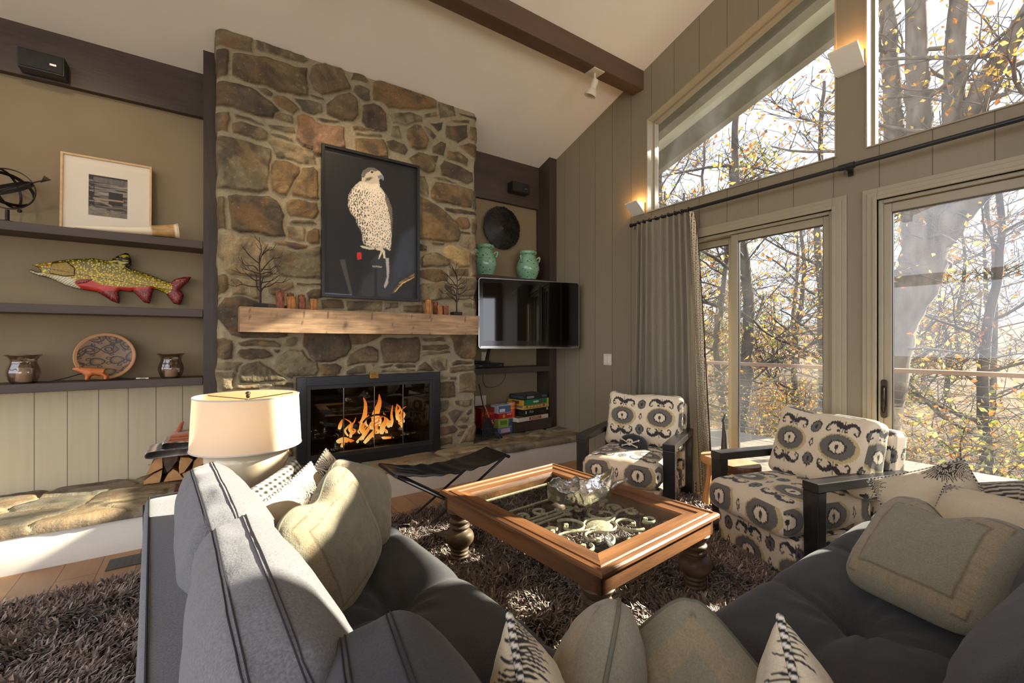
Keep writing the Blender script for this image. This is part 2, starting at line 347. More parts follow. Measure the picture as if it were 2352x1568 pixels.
STONE_TXT = '''g:56,3383 269,3397 259,3292 218,3280 118,3269 75,3270 39,3251 39,3325
g:285,3385 602,3388 626,3359 597,3329 494,3318 353,3315 311,3311 287,3327
b:60,3236 118,3261 123,3213 114,3071 60,3030 44,3070 41,3183
b:143,3238 228,3263 353,3285 467,3283 528,3274 626,3302 631,3088 528,3062 406,3060 332,3072 248,3063 178,3069 141,3080 136,3159
k:65,3008 178,3034 254,3029 311,3006 385,2968 439,2923 412,2891 396,2844 311,2838 228,2849 128,2849 65,2842 51,2923
g:285,3039 342,3058 396,3032 385,3005 332,3018
o:390,3000 423,3035 472,3038 528,3012 568,2974 528,2912 494,2927 450,2939 406,2975
g:528,3043 631,3063 726,3060 732,2991 673,2960 585,2960 573,2995 539,3022
b:646,3105 739,3109 745,3088 649,3087
g:412,2879 450,2908 522,2904 534,2852 467,2845 406,2853
b:60,2800 118,2817 128,2774 118,2678 70,2677 56,2742
b:148,2814 243,2818 332,2795 353,2783 248,2790 153,2787
t:138,2747 188,2773 311,2766 358,2748 363,2683 290,2664 218,2675 148,2680
g:358,2797 528,2825 545,2786 467,2771 374,2777
g:374,2741 428,2749 517,2741 534,2714 439,2721 385,2725
r:551,2913 585,2941 661,2938 684,2906 787,2909 893,2925 907,2756 696,2653 579,2701 545,2742 556,2839
k:679,2943 787,2961 868,2958 850,2943 726,2925
b:656,3331 747,3377 882,3382 951,3247 854,3187 721,3131 663,3154 644,3231
b:760,3059 827,3150 937,3214 994,3188 1008,3047 965,2991 854,2960 760,2989
g:61,2650 171,2639 308,2632 386,2626 381,2561 367,2437 358,2383 367,2322 299,2293 136,2277 61,2272 53,2330 57,2480
t:344,2699 428,2705 549,2693 664,2700 695,2585 598,2569 500,2573 409,2573 393,2633
o:405,2556 490,2560 574,2536 564,2474 519,2383 481,2301 428,2307 391,2326 381,2388 377,2460 391,2516
o:593,2535 664,2561 700,2531 706,2315 614,2309 524,2309 519,2340 534,2397 569,2475
k:115,2233 171,2253 236,2260 367,2280 419,2252 442,2209 471,2160 457,2104 476,1995 395,1984 290,1991 192,1988 136,2005 124,2144
b:61,2233 90,2228 103,2090 107,1996 65,2000 44,2071 53,2157
o:481,2253 515,2280 574,2291 695,2291 706,2220 680,2161 574,2155 505,2160 481,2204
g:515,2129 664,2147 695,2124 598,2110 505,2106
t:495,2083 593,2092 614,2073 609,1985 534,1981 490,1997
b:624,2064 675,2093 711,2082 716,1977 649,1963 619,1986
r:391,1957 476,1963 574,1964 629,1955 619,1926 549,1912 457,1928 395,1937
t:62,1963 152,1964 246,1970 311,1952 350,1920 347,1833 370,1779 393,1721 376,1689 304,1679 215,1683 131,1683 91,1709 82,1786 65,1856
g:370,1907 444,1916 520,1894 620,1918 723,1966 727,1702 620,1701 506,1699 441,1709 420,1746 387,1818 363,1842
o:65,1678 91,1691 113,1667 122,1625 119,1585 94,1554 62,1531 53,1570 56,1641
t:137,1669 215,1676 294,1660 311,1527 278,1517 227,1544 137,1543 134,1611
b:59,1524 82,1532 79,1471 62,1477
b:370,1643 478,1666 527,1670 534,1628 478,1597 393,1554 363,1575 360,1608
b:548,1664 638,1663 723,1677 727,1658 620,1646 552,1645
b:638,1616 727,1633 727,1557 634,1528 613,1586
k:92,1524 185,1539 240,1523 297,1498 488,1492 488,1259 430,1246 211,1242 133,1259 100,1308 77,1412
b:335,502 523,501 529,354 374,370
g:82,826 237,846 264,673 94,659
b:291,842 517,843 529,679 318,667
g:94,614 291,623 305,418 107,386
b:352,648 523,647 523,534 352,538
b:717,1545 880,1554 900,1481 731,1473
g:910,1545 1200,1554 1200,1471 920,1471
g:1222,1550 1337,1550 1337,1499 1217,1499
b:1384,1524 1555,1543 1567,1473 1384,1478
b:64,1230 96,1246 145,1223 148,1168 138,1102 96,1092 67,1123 60,1188
g:171,1211 228,1227 332,1231 403,1227 446,1202 446,1182 332,1182 194,1187
g:465,1190 487,1239 528,1256 566,1248 551,1198 513,1181
k:608,1307 888,1311 947,1272 956,1169 913,1108 829,1070 743,1055 679,1065 647,1096 624,1151 593,1185 589,1214
b:168,1137 188,1168 332,1166 371,1142 396,1113 332,1094 245,1088 178,1113
o:388,1166 439,1165 425,1137 403,1145
g:494,1157 589,1160 620,1113 647,1083 698,1056 706,1009 686,954 532,957 521,937 476,959 392,1048 421,1109
g:54,1070 80,1081 188,1074 204,1073 181,1035 171,1000 138,1021 70,1027
g:194,1042 235,1069 304,1079 339,1054 374,1029 439,977 483,926 403,922 181,930 174,973
g:67,1012 155,1009 161,981 145,935 141,881 83,881 64,940
g:155,896 171,914 262,913 374,915 392,886 262,878 155,880
o:396,914 528,911 528,870 396,882
o:714,1043 747,1046 829,1048 883,1020 858,964 829,952 718,957
b:920,1309 1191,1313 1191,1262 1130,1231 1070,1206 992,1192 953,1206 934,1241
b:934,1114 992,1142 1075,1181 1115,1181 1165,1150 1170,1079 1150,1049 1050,1047 915,1026 911,1065
b:1180,1221 1211,1247 1268,1257 1337,1247 1424,1253 1519,1253 1536,1189 1531,1061 1491,1035 1332,1039 1216,1042 1196,1099 1180,1150
b:1548,1243 1759,1260 1784,1221 1582,1216
b:1553,1184 1784,1194 1820,1166 1808,1143 1640,1137 1553,1146
g:1548,1130 1820,1132 1839,1115 1699,1106 1548,1093
b:1808,1321 2109,1326 2103,1071 2069,1060 1933,1068 1883,1109 1851,1199
t:1628,1069 1711,1079 1790,1055 1796,966 1723,946 1640,1004
k:1519,1008 1582,1038 1628,1004 1675,959 1508,957
k:1839,1031 1902,1046 2050,1037 2063,1014 1946,1000 1845,1003
g:1820,987 1997,993 2089,1001 2103,961 2010,941 1820,937
b:1170,1013 1295,1030 1279,1005 1201,992
k:1300,1014 1337,1029 1491,1019 1497,992 1332,987
t:1191,982 1359,986 1497,976 1497,958 1191,962
g:915,987 992,1024 1060,1027 1065,982 1070,957 911,958
b:1923,913 2084,934 2107,850 2103,740 1923,746 1917,833
g:1712,912 1804,897 1787,877 1706,880
k:1822,902 1893,898 1893,869 1828,869
k:1706,854 1869,851 1881,711 1810,705 1706,713
g:1706,692 1816,684 1816,625 1792,595 1712,566
g:1875,674 2053,677 2047,617 1966,613 1887,635
g:1804,573 1869,599 1954,581 1917,514 1869,460 1828,523
k:1991,540 2015,570 2053,589 2053,545 2015,526
g:1923,492 1966,520 2022,509 2009,472 1966,460
b:1717,528 1775,554 1816,508 1798,473 1712,471
r:1712,450 1857,456 1911,407 1869,374 1712,366
k:1905,440 2003,446 2015,412 1942,403
g:1899,354 1929,389 1985,388 1954,348 1917,344
b:2015,412 2053,429 2116,423 2116,323 2065,279 1929,286 1966,325
b:1723,344 1845,355 1857,279 1723,276
k:2078,703 2116,722 2116,445 2078,460
b:961,3378 1032,3409 1089,3363 1074,3337 1010,3330 947,3323
g:975,3282 1024,3306 1096,3286 1096,3198 1046,3175 1010,3200 968,3230
o:1125,3361 1192,3412 1329,3413 1571,3407 1690,3381 1690,3309 1513,3241 1252,3179 1192,3213 1125,3207 1118,3285
k:1039,3137 1125,3185 1199,3163 1237,3122 1244,2990 1184,2959 1067,2971 1032,3005
g:1267,3123 1344,3176 1472,3206 1554,3198 1562,3154 1472,3113 1400,3078 1298,3072
g:1579,3229 1690,3277 1707,3242 1579,3198
g:1707,3370 1867,3378 1885,3294 1724,3231
k:1913,3334 2111,3358 2101,3322 1940,3318
g:1831,3245 2034,3303 2025,3267 1876,3234
k:1630,3157 1759,3209 1742,3140 1707,3107
k:1786,3176 2006,3245 2006,3128 1913,3055 1777,3077
b:2034,3244 2092,3277 2097,3127 2025,3108
o:1408,3034 1488,3110 1546,3110 1613,3018 1596,2920 1504,2890 1440,2904 1408,2973
g:1282,3038 1344,3062 1368,2955 1267,2944
g:1571,3117 1621,3115 1698,3064 1655,3021 1613,3066
k:1237,2899 1298,2929 1392,2915 1423,2870 1400,2826 1313,2820 1244,2841
o:961,2957 1067,2971 1177,2957 1103,2952 968,2916
g:975,2903 1192,2943 1199,2922 982,2880
o:975,2853 1214,2908 1244,2841 1252,2761 1125,2724 982,2726
b:1655,2958 1742,3028 1786,3015 1768,2898 1655,2903
g:1621,2871 1716,2893 1690,2815
l:1423,2801 1521,2878 1604,2875 1690,2799 1672,2732 1613,2711 1513,2736
b:1804,2955 1913,2973 2015,2931 2006,2862 1795,2888
o:1922,3024 2015,3081 2092,3092 2101,2943 1996,2985
k:1724,2799 1768,2865 1950,2841 2063,2808 2073,2726 1996,2694 1742,2723
g:1484,2659 1583,2680 1617,2585 1608,2496 1517,2534 1484,2551
g:1660,2696 1773,2704 1917,2676 1711,2675
o:1634,2572 1685,2654 1917,2660 2058,2654 2049,2477 1917,2471 1685,2471 1634,2501
k:2073,2649 2097,2653 2097,2472 2063,2471
k:1764,2436 1844,2446 2097,2443 2097,2418 1881,2399 1773,2414
o:1484,2497 1608,2473 1755,2411 1908,2305 1926,2234 1917,2142 1844,2125 1642,2123 1484,2110
b:1862,2331 1917,2372 2011,2379 2039,2325 2030,2282 1945,2261
b:2049,2376 2101,2393 2101,2224 2049,2242
k:1931,2243 2039,2249 2039,2229 1936,2219
t:1917,2126 1973,2207 2087,2214 2097,2114 2030,2081 1926,2110
k:1492,2080 1600,2070 1600,2023 1496,2011
k:1634,2114 1773,2116 1764,2090 1651,2088
y:1773,2075 1826,2106 1945,2080 2039,2057 2030,1923 1917,1912 1790,1981 1755,2025
t:1542,1954 1600,1999 1711,2020 1817,1967 1835,1920 1729,1894 1550,1869
b:2049,2050 2097,2055 2111,1964 2097,1836 2049,1832
o:1525,1843 1729,1878 1799,1836 1799,1779 1685,1739 1542,1782
g:1525,1719 1835,1766 1853,1612 1685,1587 1525,1571
g:1917,1805 2097,1819 2111,1719 2068,1649 1917,1632
b:2068,1624 2111,1626 2106,1508 2058,1540
g:1954,1577 2049,1590 2058,1540 1973,1544
g:1808,1877 2011,1904 2020,1830 1817,1813'''
POLY_TXT = '''falcon body:1011,2506 975,2471 939,2427 916,2367 914,2293 930,2241 966,2210 984,2157 1020,2097 1030,2014 1057,1994 1104,1985 1162,1992 1220,1989 1254,1974 1264,2043 1267,2131 1274,2239 1267,2335 1240,2408 1200,2459 1171,2491 1162,2528 1086,2512
falcon head:1020,2508 1020,2555 1034,2596 1071,2627 1114,2637 1162,2619 1186,2595 1200,2574 1198,2550 1181,2560 1162,2556 1162,2518 1086,2503
falcon cap:1019,2541 1034,2596 1071,2630 1114,2640 1157,2622 1133,2612 1086,2602 1057,2577 1039,2540
falcon eye:1090,2596 1104,2609 1120,2603 1104,2588
falcon beak:1147,2577 1181,2594 1200,2574 1197,2549 1176,2561 1152,2559
falcon malar:1057,2540 1095,2557 1114,2556 1086,2526 1048,2514
falcon wing:1210,2451 1240,2413 1269,2336 1276,2239 1271,2122 1261,2140 1254,2236 1235,2330 1210,2403
falcon toe1:1009,1988 1030,1990 1086,1983 1128,1988 1123,1973 1086,1964 1020,1975
falcon toe2:1133,1986 1181,1999 1210,1969 1215,1907 1200,1905 1191,1957 1162,1896 1154,1900 1176,1965 1135,1970
falcon tail:1215,1912 1242,1914 1246,1808 1235,1701 1210,1660 1200,1679 1228,1758 1220,1844
falcon red:981,1928 1011,1938 1020,1919 1020,1881 988,1873
falcon glove:1086,1926 1220,1922 1254,1848 1240,1585 984,1571 1030,1714 1114,1796
falcon device:934,1891 1057,1965 1142,1932 1071,1849 1030,1798 957,1801
falcon strap:1123,1816 1147,1818 1144,1580 1123,1578
falcon streak1:1269,1625 1340,1728 1470,1808 1470,1788 1350,1709 1284,1622
falcon streak2:1289,1636 1360,1720 1470,1778 1470,1772 1365,1710 1297,1635
falcon line1:850,1859 890,1868 952,1578 934,1577
falcon blue:1240,1585 1264,1829 1350,2113 1469,2209 1473,1829 1340,1738
falcon text:1114,1829 1176,1840
fish outline:-930,1711 -905,1724 -871,1731 -831,1744 -778,1761 -730,1771 -669,1780 -644,1786 -607,1779 -568,1775 -517,1815 -477,1841 -460,1838 -444,1792 -444,1761 -464,1737 -410,1720 -355,1703 -292,1677 -249,1657 -224,1650 -198,1680 -147,1699 -102,1703 -124,1662 -162,1618 -169,1603 -147,1568 -154,1530 -169,1491 -206,1500 -242,1553 -256,1575 -299,1595 -327,1597 -331,1557 -345,1492 -376,1501 -417,1552 -434,1577 -457,1571 -503,1577 -513,1563 -507,1520 -510,1485 -549,1501 -588,1533 -619,1557 -669,1566 -730,1575 -778,1592 -819,1618 -860,1639 -905,1647 -939,1663 -945,1680 -933,1681 -905,1666 -891,1667 -894,1689 -911,1703
fish dorsal:-568,1770 -517,1815 -477,1841 -460,1838 -444,1792 -444,1761 -464,1737 -510,1742
fish tail:-227,1650 -198,1684 -147,1702 -98,1706 -124,1662 -162,1618 -169,1603 -143,1568 -154,1521 -169,1487 -206,1500 -249,1566 -220,1582 -213,1619
fish fin1:-619,1557 -588,1563 -510,1574 -513,1563 -505,1520 -510,1482 -549,1501 -588,1533
fish fin2:-434,1579 -327,1599 -327,1557 -345,1488 -376,1501 -417,1552
fish belly:-730,1620 -657,1640 -607,1609 -510,1598 -410,1605 -320,1613 -299,1595 -457,1567 -607,1556 -694,1569 -730,1608
fish throat:-905,1666 -848,1652 -778,1646 -730,1633 -718,1601 -681,1570 -730,1570 -819,1614 -905,1645 -944,1672
fish gill:-836,1731 -766,1746 -730,1708 -730,1658 -778,1650 -848,1664
fish eye:-874,1712 -860,1727 -845,1715 -860,1702
fish pec:-727,1617 -706,1631 -641,1642 -675,1616 -718,1605
log a:-357,256 -358,279 -331,298 -299,323 -254,343 -262,290 -270,243 -312,248
log b:-248,243 -251,253 -229,301 -199,338 -171,316 -135,247 -191,246
log c:-135,247 -149,294 -107,312 -49,299 -49,260
log d:-312,332 -341,317 -320,381 -291,424 -254,429 -252,356
log e:-254,432 -169,423 -174,393 -207,342 -229,318 -245,362
log f:-163,384 -155,414 -107,407 -84,386 -135,306 -163,297 -166,343
log g:-90,323 -81,371 -49,406 -17,426 -14,354 -55,325 -92,317
log h:-5,410 22,431 58,419 70,385 52,355 10,365
log i:-43,302 -8,342 39,346 58,307 33,260 -40,262'''
SUN_E, SKY_E, EXPO = 14.0, 0.95, 0.75
# ================================================================ SETTING
def ceil(y): return 4.547 - 0.317 * y
def ttop(y): return 4.069 - 0.317 * y
XL, YB, YA, XR, WT = -4.5, -4.5, 4.15, 3.3, 0.16

o = B().box(XL, XR, YB, YA, -0.12, 0).build('floor', M_('floor'), smooth=0); struct(o)
b = B(); b.prism([(YB - .2, ceil(YB - .2)), (YA + .3, ceil(YA + .3)), (YA + .3, ceil(YA + .3) + .18), (YB - .2, ceil(YB - .2) + .18)], XL - .2, XR + WT, 'x')
struct(b.build('ceiling', M_('ceiling'), smooth=0))
b = B(); b.box(XL - .2, XR + WT, YA, YA + .2, -.12, 3.231)
struct(b.build('wall_back', M_('plaster'), smooth=0))
# unseen walls opened for fill light: behind camera under solid gable, tall bays left
b = B(); b.box(XL - .2, XR + WT, YB - .2, YB, 2.45, ceil(YB) - .02)
for x0, x1 in ((XL - .2, XL + .25), (-.75, -.55), (3.1, XR + WT)): b.box(x0, x1, YB - .2, YB, -.12, 2.45)
struct(b.build('wall_front', M_('plaster'), smooth=0))
b = B()
for y0, y1 in ((3.0, 4.15), (-.9, -.7), (-4.5, -4.3)): b.prism([(y0, -.12), (y1, -.12), (y1, ceil(y1)), (y0, ceil(y0))], XL - .2, XL, 'x')
b.box(XL - .2, XL, YB, 3.0, 2.3, 2.5)
struct(b.build('wall_left', M_('plaster'), smooth=0))

# right wall with two raked clerestory openings and two door openings
b = B()
def col(y0, y1, lo, hi):
    """strip of wall between y0<y1 from height lo (number or fn) to hi"""
    f = lambda q, y: q(y) if callable(q) else q
    b.prism([(y0, f(lo, y0)), (y1, f(lo, y1)), (y1, f(hi, y1)), (y0, f(hi, y0))], XR, XR + WT, 'x')
col(2.63, YA + .2, -.12, ceil)
col(2.30, 2.63, -.12, 2.39); col(2.30, 2.63, ttop, ceil)
col(1.20, 2.30, 2.06, 2.39); col(1.20, 2.30, ttop, ceil)
col(1.157, 1.20, -.12, 2.39); col(1.157, 1.20, ttop, ceil)
col(1.003, 1.157, -.12, ceil)
col(.95, 1.003, -.12, 2.39); col(.95, 1.003, ttop, ceil)
col(-.30, .95, 2.06, 2.39); col(-.30, .95, ttop, ceil)
col(-.42, -.30, -.12, 2.39); col(-.42, -.30, ttop, ceil)
col(YB - .2, -.42, -.12, ceil)
struct(b.build('wall_right', M_('wallboards'), smooth=0, merge=1e-4))

# boards low on the back wall, either side of the chimney
struct(B().box(-2.6, .06, 4.135, YA, .22, .93).build('trim_1', M_('wainscot'), smooth=0))
struct(B().box(2.1, XR, 4.138, YA, .22, .90).build('trim_2', M_('wainscot2') if 'wainscot2' in MT else M_('plaster'), smooth=0))

# dark header boards and posts framing the shelf bays
def header(name, x0, x1, z0):
    b = B(); b.prism([(4.10, z0), (YA, z0), (YA, ceil(YA)), (4.10, ceil(4.10))], x0, x1, 'x')
    return struct(b.build(name, M_('darkwood'), smooth=0))
header('trim_3', -2.6, -.02, 2.92); header('trim_4', 2.1, 3.205, 2.762)
def post(name, x0, x1, y0):
    b = B(); b.prism([(y0, .25), (YA, .25), (YA, ceil(YA)), (y0, ceil(y0))], x0, x1, 'x')
    return struct(b.build(name, M_('darkpost'), smooth=0))
post('trim_5', -.026, .07, 3.885); post('trim_6', 3.195, XR, 3.905); post('trim_7', -2.7, -2.6, 3.885)

# ceiling beam
b = B(); b.prism([(2.67, 3.53), (2.80, 3.53), (2.80, ceil(2.80) + .01), (2.67, ceil(2.67) + .01)], XL, XR, 'x')
tag(b.build('ceiling_beam', M_('beam'), smooth=0, bevel=.004), 'brown timber beam running under the sloping white ceiling to the window wall', 'beam')

# ---------------------------------------------------------------- clerestory windows
def slab_frame(b, pts_out, pts_in, x0, x1):
    """closed frame between outer and inner polygon (same count) in y,z, extruded in x"""
    n = len(pts_out)
    for i in range(n):
        j = (i + 1) % n
        b.prism([pts_out[i], pts_out[j], pts_in[j], pts_in[i]], x0, x1, 'x')
def raked_window(name, y0, y1):
    po = [(y0, 2.39), (y1, 2.39), (y1, ttop(y1)), (y0, ttop(y0))]
    pi = [(y0 + .022, 2.41), (y1 - .022, 2.41), (y1 - .022, ttop(y1) - .02), (y0 + .022, ttop(y0) - .028)]
    b = B(); slab_frame(b, po, pi, XR + .075, XR + .13)
    w = struct(b.build(name, M_('trimpaint'), smooth=0, bevel=.003))
    # painted lining of the opening
    r = B(); k = .008
    q = [(y0 + k, 2.39 + k), (y1 - k, 2.39 + k), (y1 - k, ttop(y1) - k), (y0 + k, ttop(y0) - k)]
    slab_frame(r, po, q, XR - .012, XR + .076); r.build('lining', M_('trimpaint'), w, smooth=0)
    g = B(); g.prism(pi, XR + .10, XR + .106, 'x'); g.build('pane', M_('windowglass'), w, smooth=0)
    return w
raked_window('window_1', 1.157, 2.63)
raked_window('window_2', -.42, 1.003)

# ---------------------------------------------------------------- sliding doors
def rect_ring(b, y0, y1, z0, z1, t, x0, x1, bottom=True):
    b.box(x0, x1, y0, y0 + t, z0, z1); b.box(x0, x1, y1 - t, y1, z0, z1)
    b.box(x0, x1, y0 + t, y1 - t, z1 - t, z1)
    if bottom: b.box(x0, x1, y0 + t, y1 - t, z0, z0 + t * 1.6)
def casing(b, y0, y1, z1):
    for w, t in ((.075, .016), (.05, .026), (.022, .034)):
        b.box(XR - t, XR, y0 - w, y0, 0, z1 + w); b.box(XR - t, XR, y1, y1 + w, 0, z1 + w); b.box(XR - t, XR, y0, y1, z1, z1 + w)
def sliding_door(name, y0, y1, panes, handle=None):
    b = B(); casing(b, y0, y1, 2.06); rect_ring(b, y0, y1, 0, 2.06, .022, XR - .004, XR + .14, False); b.box(XR, XR + .14, y0, y1, 0, .03)
    d = struct(b.build(name, M_('trimpaint'), smooth=0, bevel=.003))
    for i, (a, c, xo) in enumerate(panes):
        f = B(); rect_ring(f, a, c, .032, 2.036, .052, XR + xo, XR + xo + .04)
        p = f.build('panel', M_('trimpaint'), d, smooth=0, bevel=.004)
        g = B(); g.box(XR + xo + .017, XR + xo + .023, a + .05, c - .05, .10, 1.99); g.build('pane', M_('windowglass'), p, smooth=0)
        s = B(); rect_ring(s, a + .05, c - .05, .115, 1.985, .006, XR + xo + .009, XR + xo + .031); s.build('gasket', M_('black'), p, smooth=0)
    if handle:
        hy, hz = handle
        h = B(); h.prism([(hy + .016 * math.cos(t), hz + (.098 if math.sin(t) > 0 else -.098) + .016 * math.sin(t)) for t in np.linspace(0, 2 * PI, 20, endpoint=False)], XR + .002, XR - .008, 'x')
        h.build('handle_plate', M_('bronze'), d, smooth=0, bevel=.002)
        h = B(); h.tube(bez([(XR - .006, hy, hz + .07), (XR - .035, hy - .004, hz + .055), (XR - .05, hy - .008, hz + .01), (XR - .042, hy - .004, hz - .035), (XR - .028, hy, hz - .06), (XR - .006, hy, hz - .08)], 6), [.008] * 10 + [.009] * 10 + [.007] * 11, 10)
        h.build('handle', M_('bronze'), d)
    return d
sliding_door('door_1', 1.175, 2.32, [(1.19, 1.86, .02), (1.86, 2.31, .075)])
sliding_door('door_2', -.285, .945, [(.27, .94, .02), (-.28, .30, .075)], (.917, .882))

# ---------------------------------------------------------------- roof overhang outside (rake)
b = B()
b.prism([(YB - 2, ceil(YB - 2) + .06), (YA + 1.2, ceil(YA + 1.2) + .06), (YA + 1.2, ceil(YA + 1.2) + .22), (YB - 2, ceil(YB - 2) + .22)], XR + WT, 4.62, 'x')
e = tag(b.build('roof_overhang', mk('soffit_paint', lin(196, 200, 184), lin(206, 209, 194), rough=.7, nscale=3), smooth=0), 'pale painted roof overhang outside the tall raked window', 'roof eave')
dk = mk('soffit_beam_paint', lin(128, 126, 114), lin(138, 136, 124), rough=.7)
for x0, x1, d in ((3.62, 3.74, .10), (4.08, 4.20, .12), (4.52, 4.62, .22)):
    b = B(); b.prism([(YB - 2, ceil(YB - 2) + .062 - d), (YA + 1.2, ceil(YA + 1.2) + .062 - d), (YA + 1.2, ceil(YA + 1.2) + .062), (YB - 2, ceil(YB - 2) + .062)], x0, x1, 'x')
    b.build('rafter' if d < .2 else 'fascia', dk, e, smooth=0)

# ================================================================ CHIMNEY
STONE_C = {'b': (112, 93, 65), 'o': (122, 98, 63), 'g': (120, 108, 80), 'k': (92, 79, 59), 'r': (130, 100, 76), 't': (140, 122, 90), 'l': (116, 104, 66), 'y': (166, 140, 90)}
MORTAR = np.array(lin(150, 137, 108))
STONES = []
for ln in STONE_TXT.strip().split('\n'):
    c, p = ln.split(':'); STONES.append((c, [(int(a.split(',')[0]) / 1000, int(a.split(',')[1]) / 1000) for a in p.split()]))
def chimney():
    x0, x1, z0, z1, st = .05, 2.118, .235, 3.40, .0062
    nx = int((x1 - x0) / st); nz = int((z1 - z0) / st)
    xs = np.linspace(x0, x1, nx); zs = np.linspace(z0, z1, nz)
    X, Z = np.meshgrid(xs, zs, indexing='ij')
    wx = (fbm(X * 14, Z * 14, 3, 3) - .45) * .022; wz = (fbm(X * 14, Z * 14, 3, 9) - .45) * .022
    Hh = (fbm(X * 40, Z * 40, 3, 5) - .45) * .006
    C = np.ones(X.shape + (3,)) * MORTAR * (0.80 + .4 * fbm(X * 30, Z * 30, 3, 2))[..., None]
    for k, (c, p) in enumerate(STONES):
        P = np.array(p); a = P.min(0) - .05; e = P.max(0) + .05
        i0, i1 = np.searchsorted(xs, [a[0], e[0]]); j0, j1 = np.searchsorted(zs, [a[1], e[1]])
        if i1 - i0 < 2 or j1 - j0 < 2: continue
        s = np.s_[i0:i1, j0:j1]
        # keep border stones running off the edge of the stack
        P[:, 0] = np.where(P[:, 0] < x0 + .03, x0 - .04, np.where(P[:, 0] > x1 - .03, x1 + .04, P[:, 0]))
        d = sdpoly(X[s] + wx[s], Z[s] + wz[s], P) - .0005
        size = min(e[0] - a[0], e[1] - a[1])
        pr = .016 + .012 * random.random() + .01 * (size > .25)
        rnd = .024
        t = np.clip(-d / rnd, 0, 1); prof = np.sqrt(np.clip(1 - (1 - t) ** 2, 0, 1))
        ang = random.random() * PI; ca, sa = math.cos(ang), math.sin(ang)
        U = (X[s] * ca + Z[s] * sa); V = (-X[s] * sa + Z[s] * ca)
        rough = (fbm(U * 9, V * 22, 5, 20 + k) - .45) * .022 + (vnoise(U * 70, V * 70, k) - .5) * .004
        tilt = (random.random() - .5) * .02 * (U - U.mean()) / (size + .1)
        hh = (pr + rough + tilt) * prof
        m = d < 0
        Hh[s] = np.where(m, np.maximum(hh, .001), Hh[s] + np.where(d < .02, .004 * np.exp(-np.clip(d, 0, 1) / .006), 0))
        base = np.array(lin(STONE_C[c])) * (0.85 + .3 * random.random())
        n1 = fbm(U * 7, V * 13, 5, 50 + k); n2 = fbm(X[s] * 45, Z[s] * 45, 3, 80 + k)
        f = 0.34 + 1.25 * n1 * (0.6 + .85 * n2)
        cc = base * f[..., None]
        hue = np.array(lin(136, 102, 62)) * .8
        cc = mixc(cc, hue, np.clip((fbm(U * 8, V * 8, 4, 120 + k) - .50) * 3.0, 0, .6))
        cc = mixc(cc, np.array(lin(64, 55, 44)), np.clip((fbm(U * 9 + 9, V * 12, 5, 150 + k) - .50) * 4.0, 0, .7))
        cc = mixc(cc, np.array(lin(170, 152, 116)), np.clip((n2 - .68) * 5, 0, .6))
        mm = np.clip(-d / .004, 0, 1)
        C[s] = C[s] * (1 - mm[..., None]) + cc * mm[..., None]
    Y = 3.672 - Hh
    # irregular vertical edges
    edge = (fbm(Z * 5, Z * 0 + 3, 4, 60) - .45) * .05
    wl = np.clip(1 - (X - x0) / .05, 0, 1); wr = np.clip(1 - (x1 - X) / .05, 0, 1)
    edge2 = (fbm(Z * 6, Z * 0 + 8, 4, 61) - .45) * .05
    Xd = X + wl * edge + wr * edge2
    Y = Y + .045 * (wl ** 2.2 + wr ** 2.2)
    zmax = np.minimum(ceil(Y) - .002, ceil(3.66) + .012 * (fbm(X * 4, X * 0, 3, 77) - .75))
    Zc = np.minimum(Z, zmax)
    Vv = np.stack([Xd, Y, Zc], -1)
    cx = (xs[:-1] + xs[1:]) / 2; cz = (zs[:-1] + zs[1:]) / 2
    CX, CZ = np.meshgrid(cx, cz, indexing='ij')
    mask = ~((CX > .60) & (CX < 1.66) & (CZ < .90))
    b = B(); b.grid(Vv, mask=mask)
    c = [C.reshape(-1, 3)]
    # side faces and firebox cheeks
    for xx, i in ((x0, 0), (x1, nx - 1)):
        V2 = np.stack([np.stack([Xd[i], np.full(nz, yy) if yy else Y[i], np.minimum(Zc[i], ceil(yy) - .002) if yy else Zc[i]], -1) for yy in (0, 3.85, 4.14)], 0)
        b.grid(V2); c.append(np.concatenate([C[i]] * 3, 0))
    ob = b.build('chimney_breast', mk('fieldstone', (0.1, 0.1, 0.1), (1, 1, 1), rough=.85, attr=True, nscale=160, contrast=.18, bump=.5, bscale=90), smooth=180, col=np.concatenate(c, 0))
    return ob
CH = chimney()
chim = thing('stone_fireplace', 'tall fieldstone chimney breast rising from the hearth to the ceiling', 'fireplace', (1.08, 3.9, .235))
def reparent(o, p):
    o.parent = p; o.location = -Vector(p.location) if o.location.length == 0 else o.location - p.location
reparent(CH, chim)
# firebox of dark brick behind the stone
fb = B(); a = [(.60, 3.665), (.74, 4.10), (1.52, 4.10), (1.66, 3.665)]
for (p, q) in zip(a[:-1], a[1:]):
    fb.add([(p[0], p[1], .25), (q[0], q[1], .25), (q[0], q[1], .90), (p[0], p[1], .90)], [(0, 1, 2, 3)])
fb.add([(x, y, .262) for x, y in a], [(0, 1, 2, 3)]); fb.add([(x, y, .90) for x, y in a], [(3, 2, 1, 0)])
reparent(fb.build('firebox', mk('sooty_brick', lin(14, 12, 11), lin(28, 24, 21), rough=.95, nscale=12), smooth=0), chim)

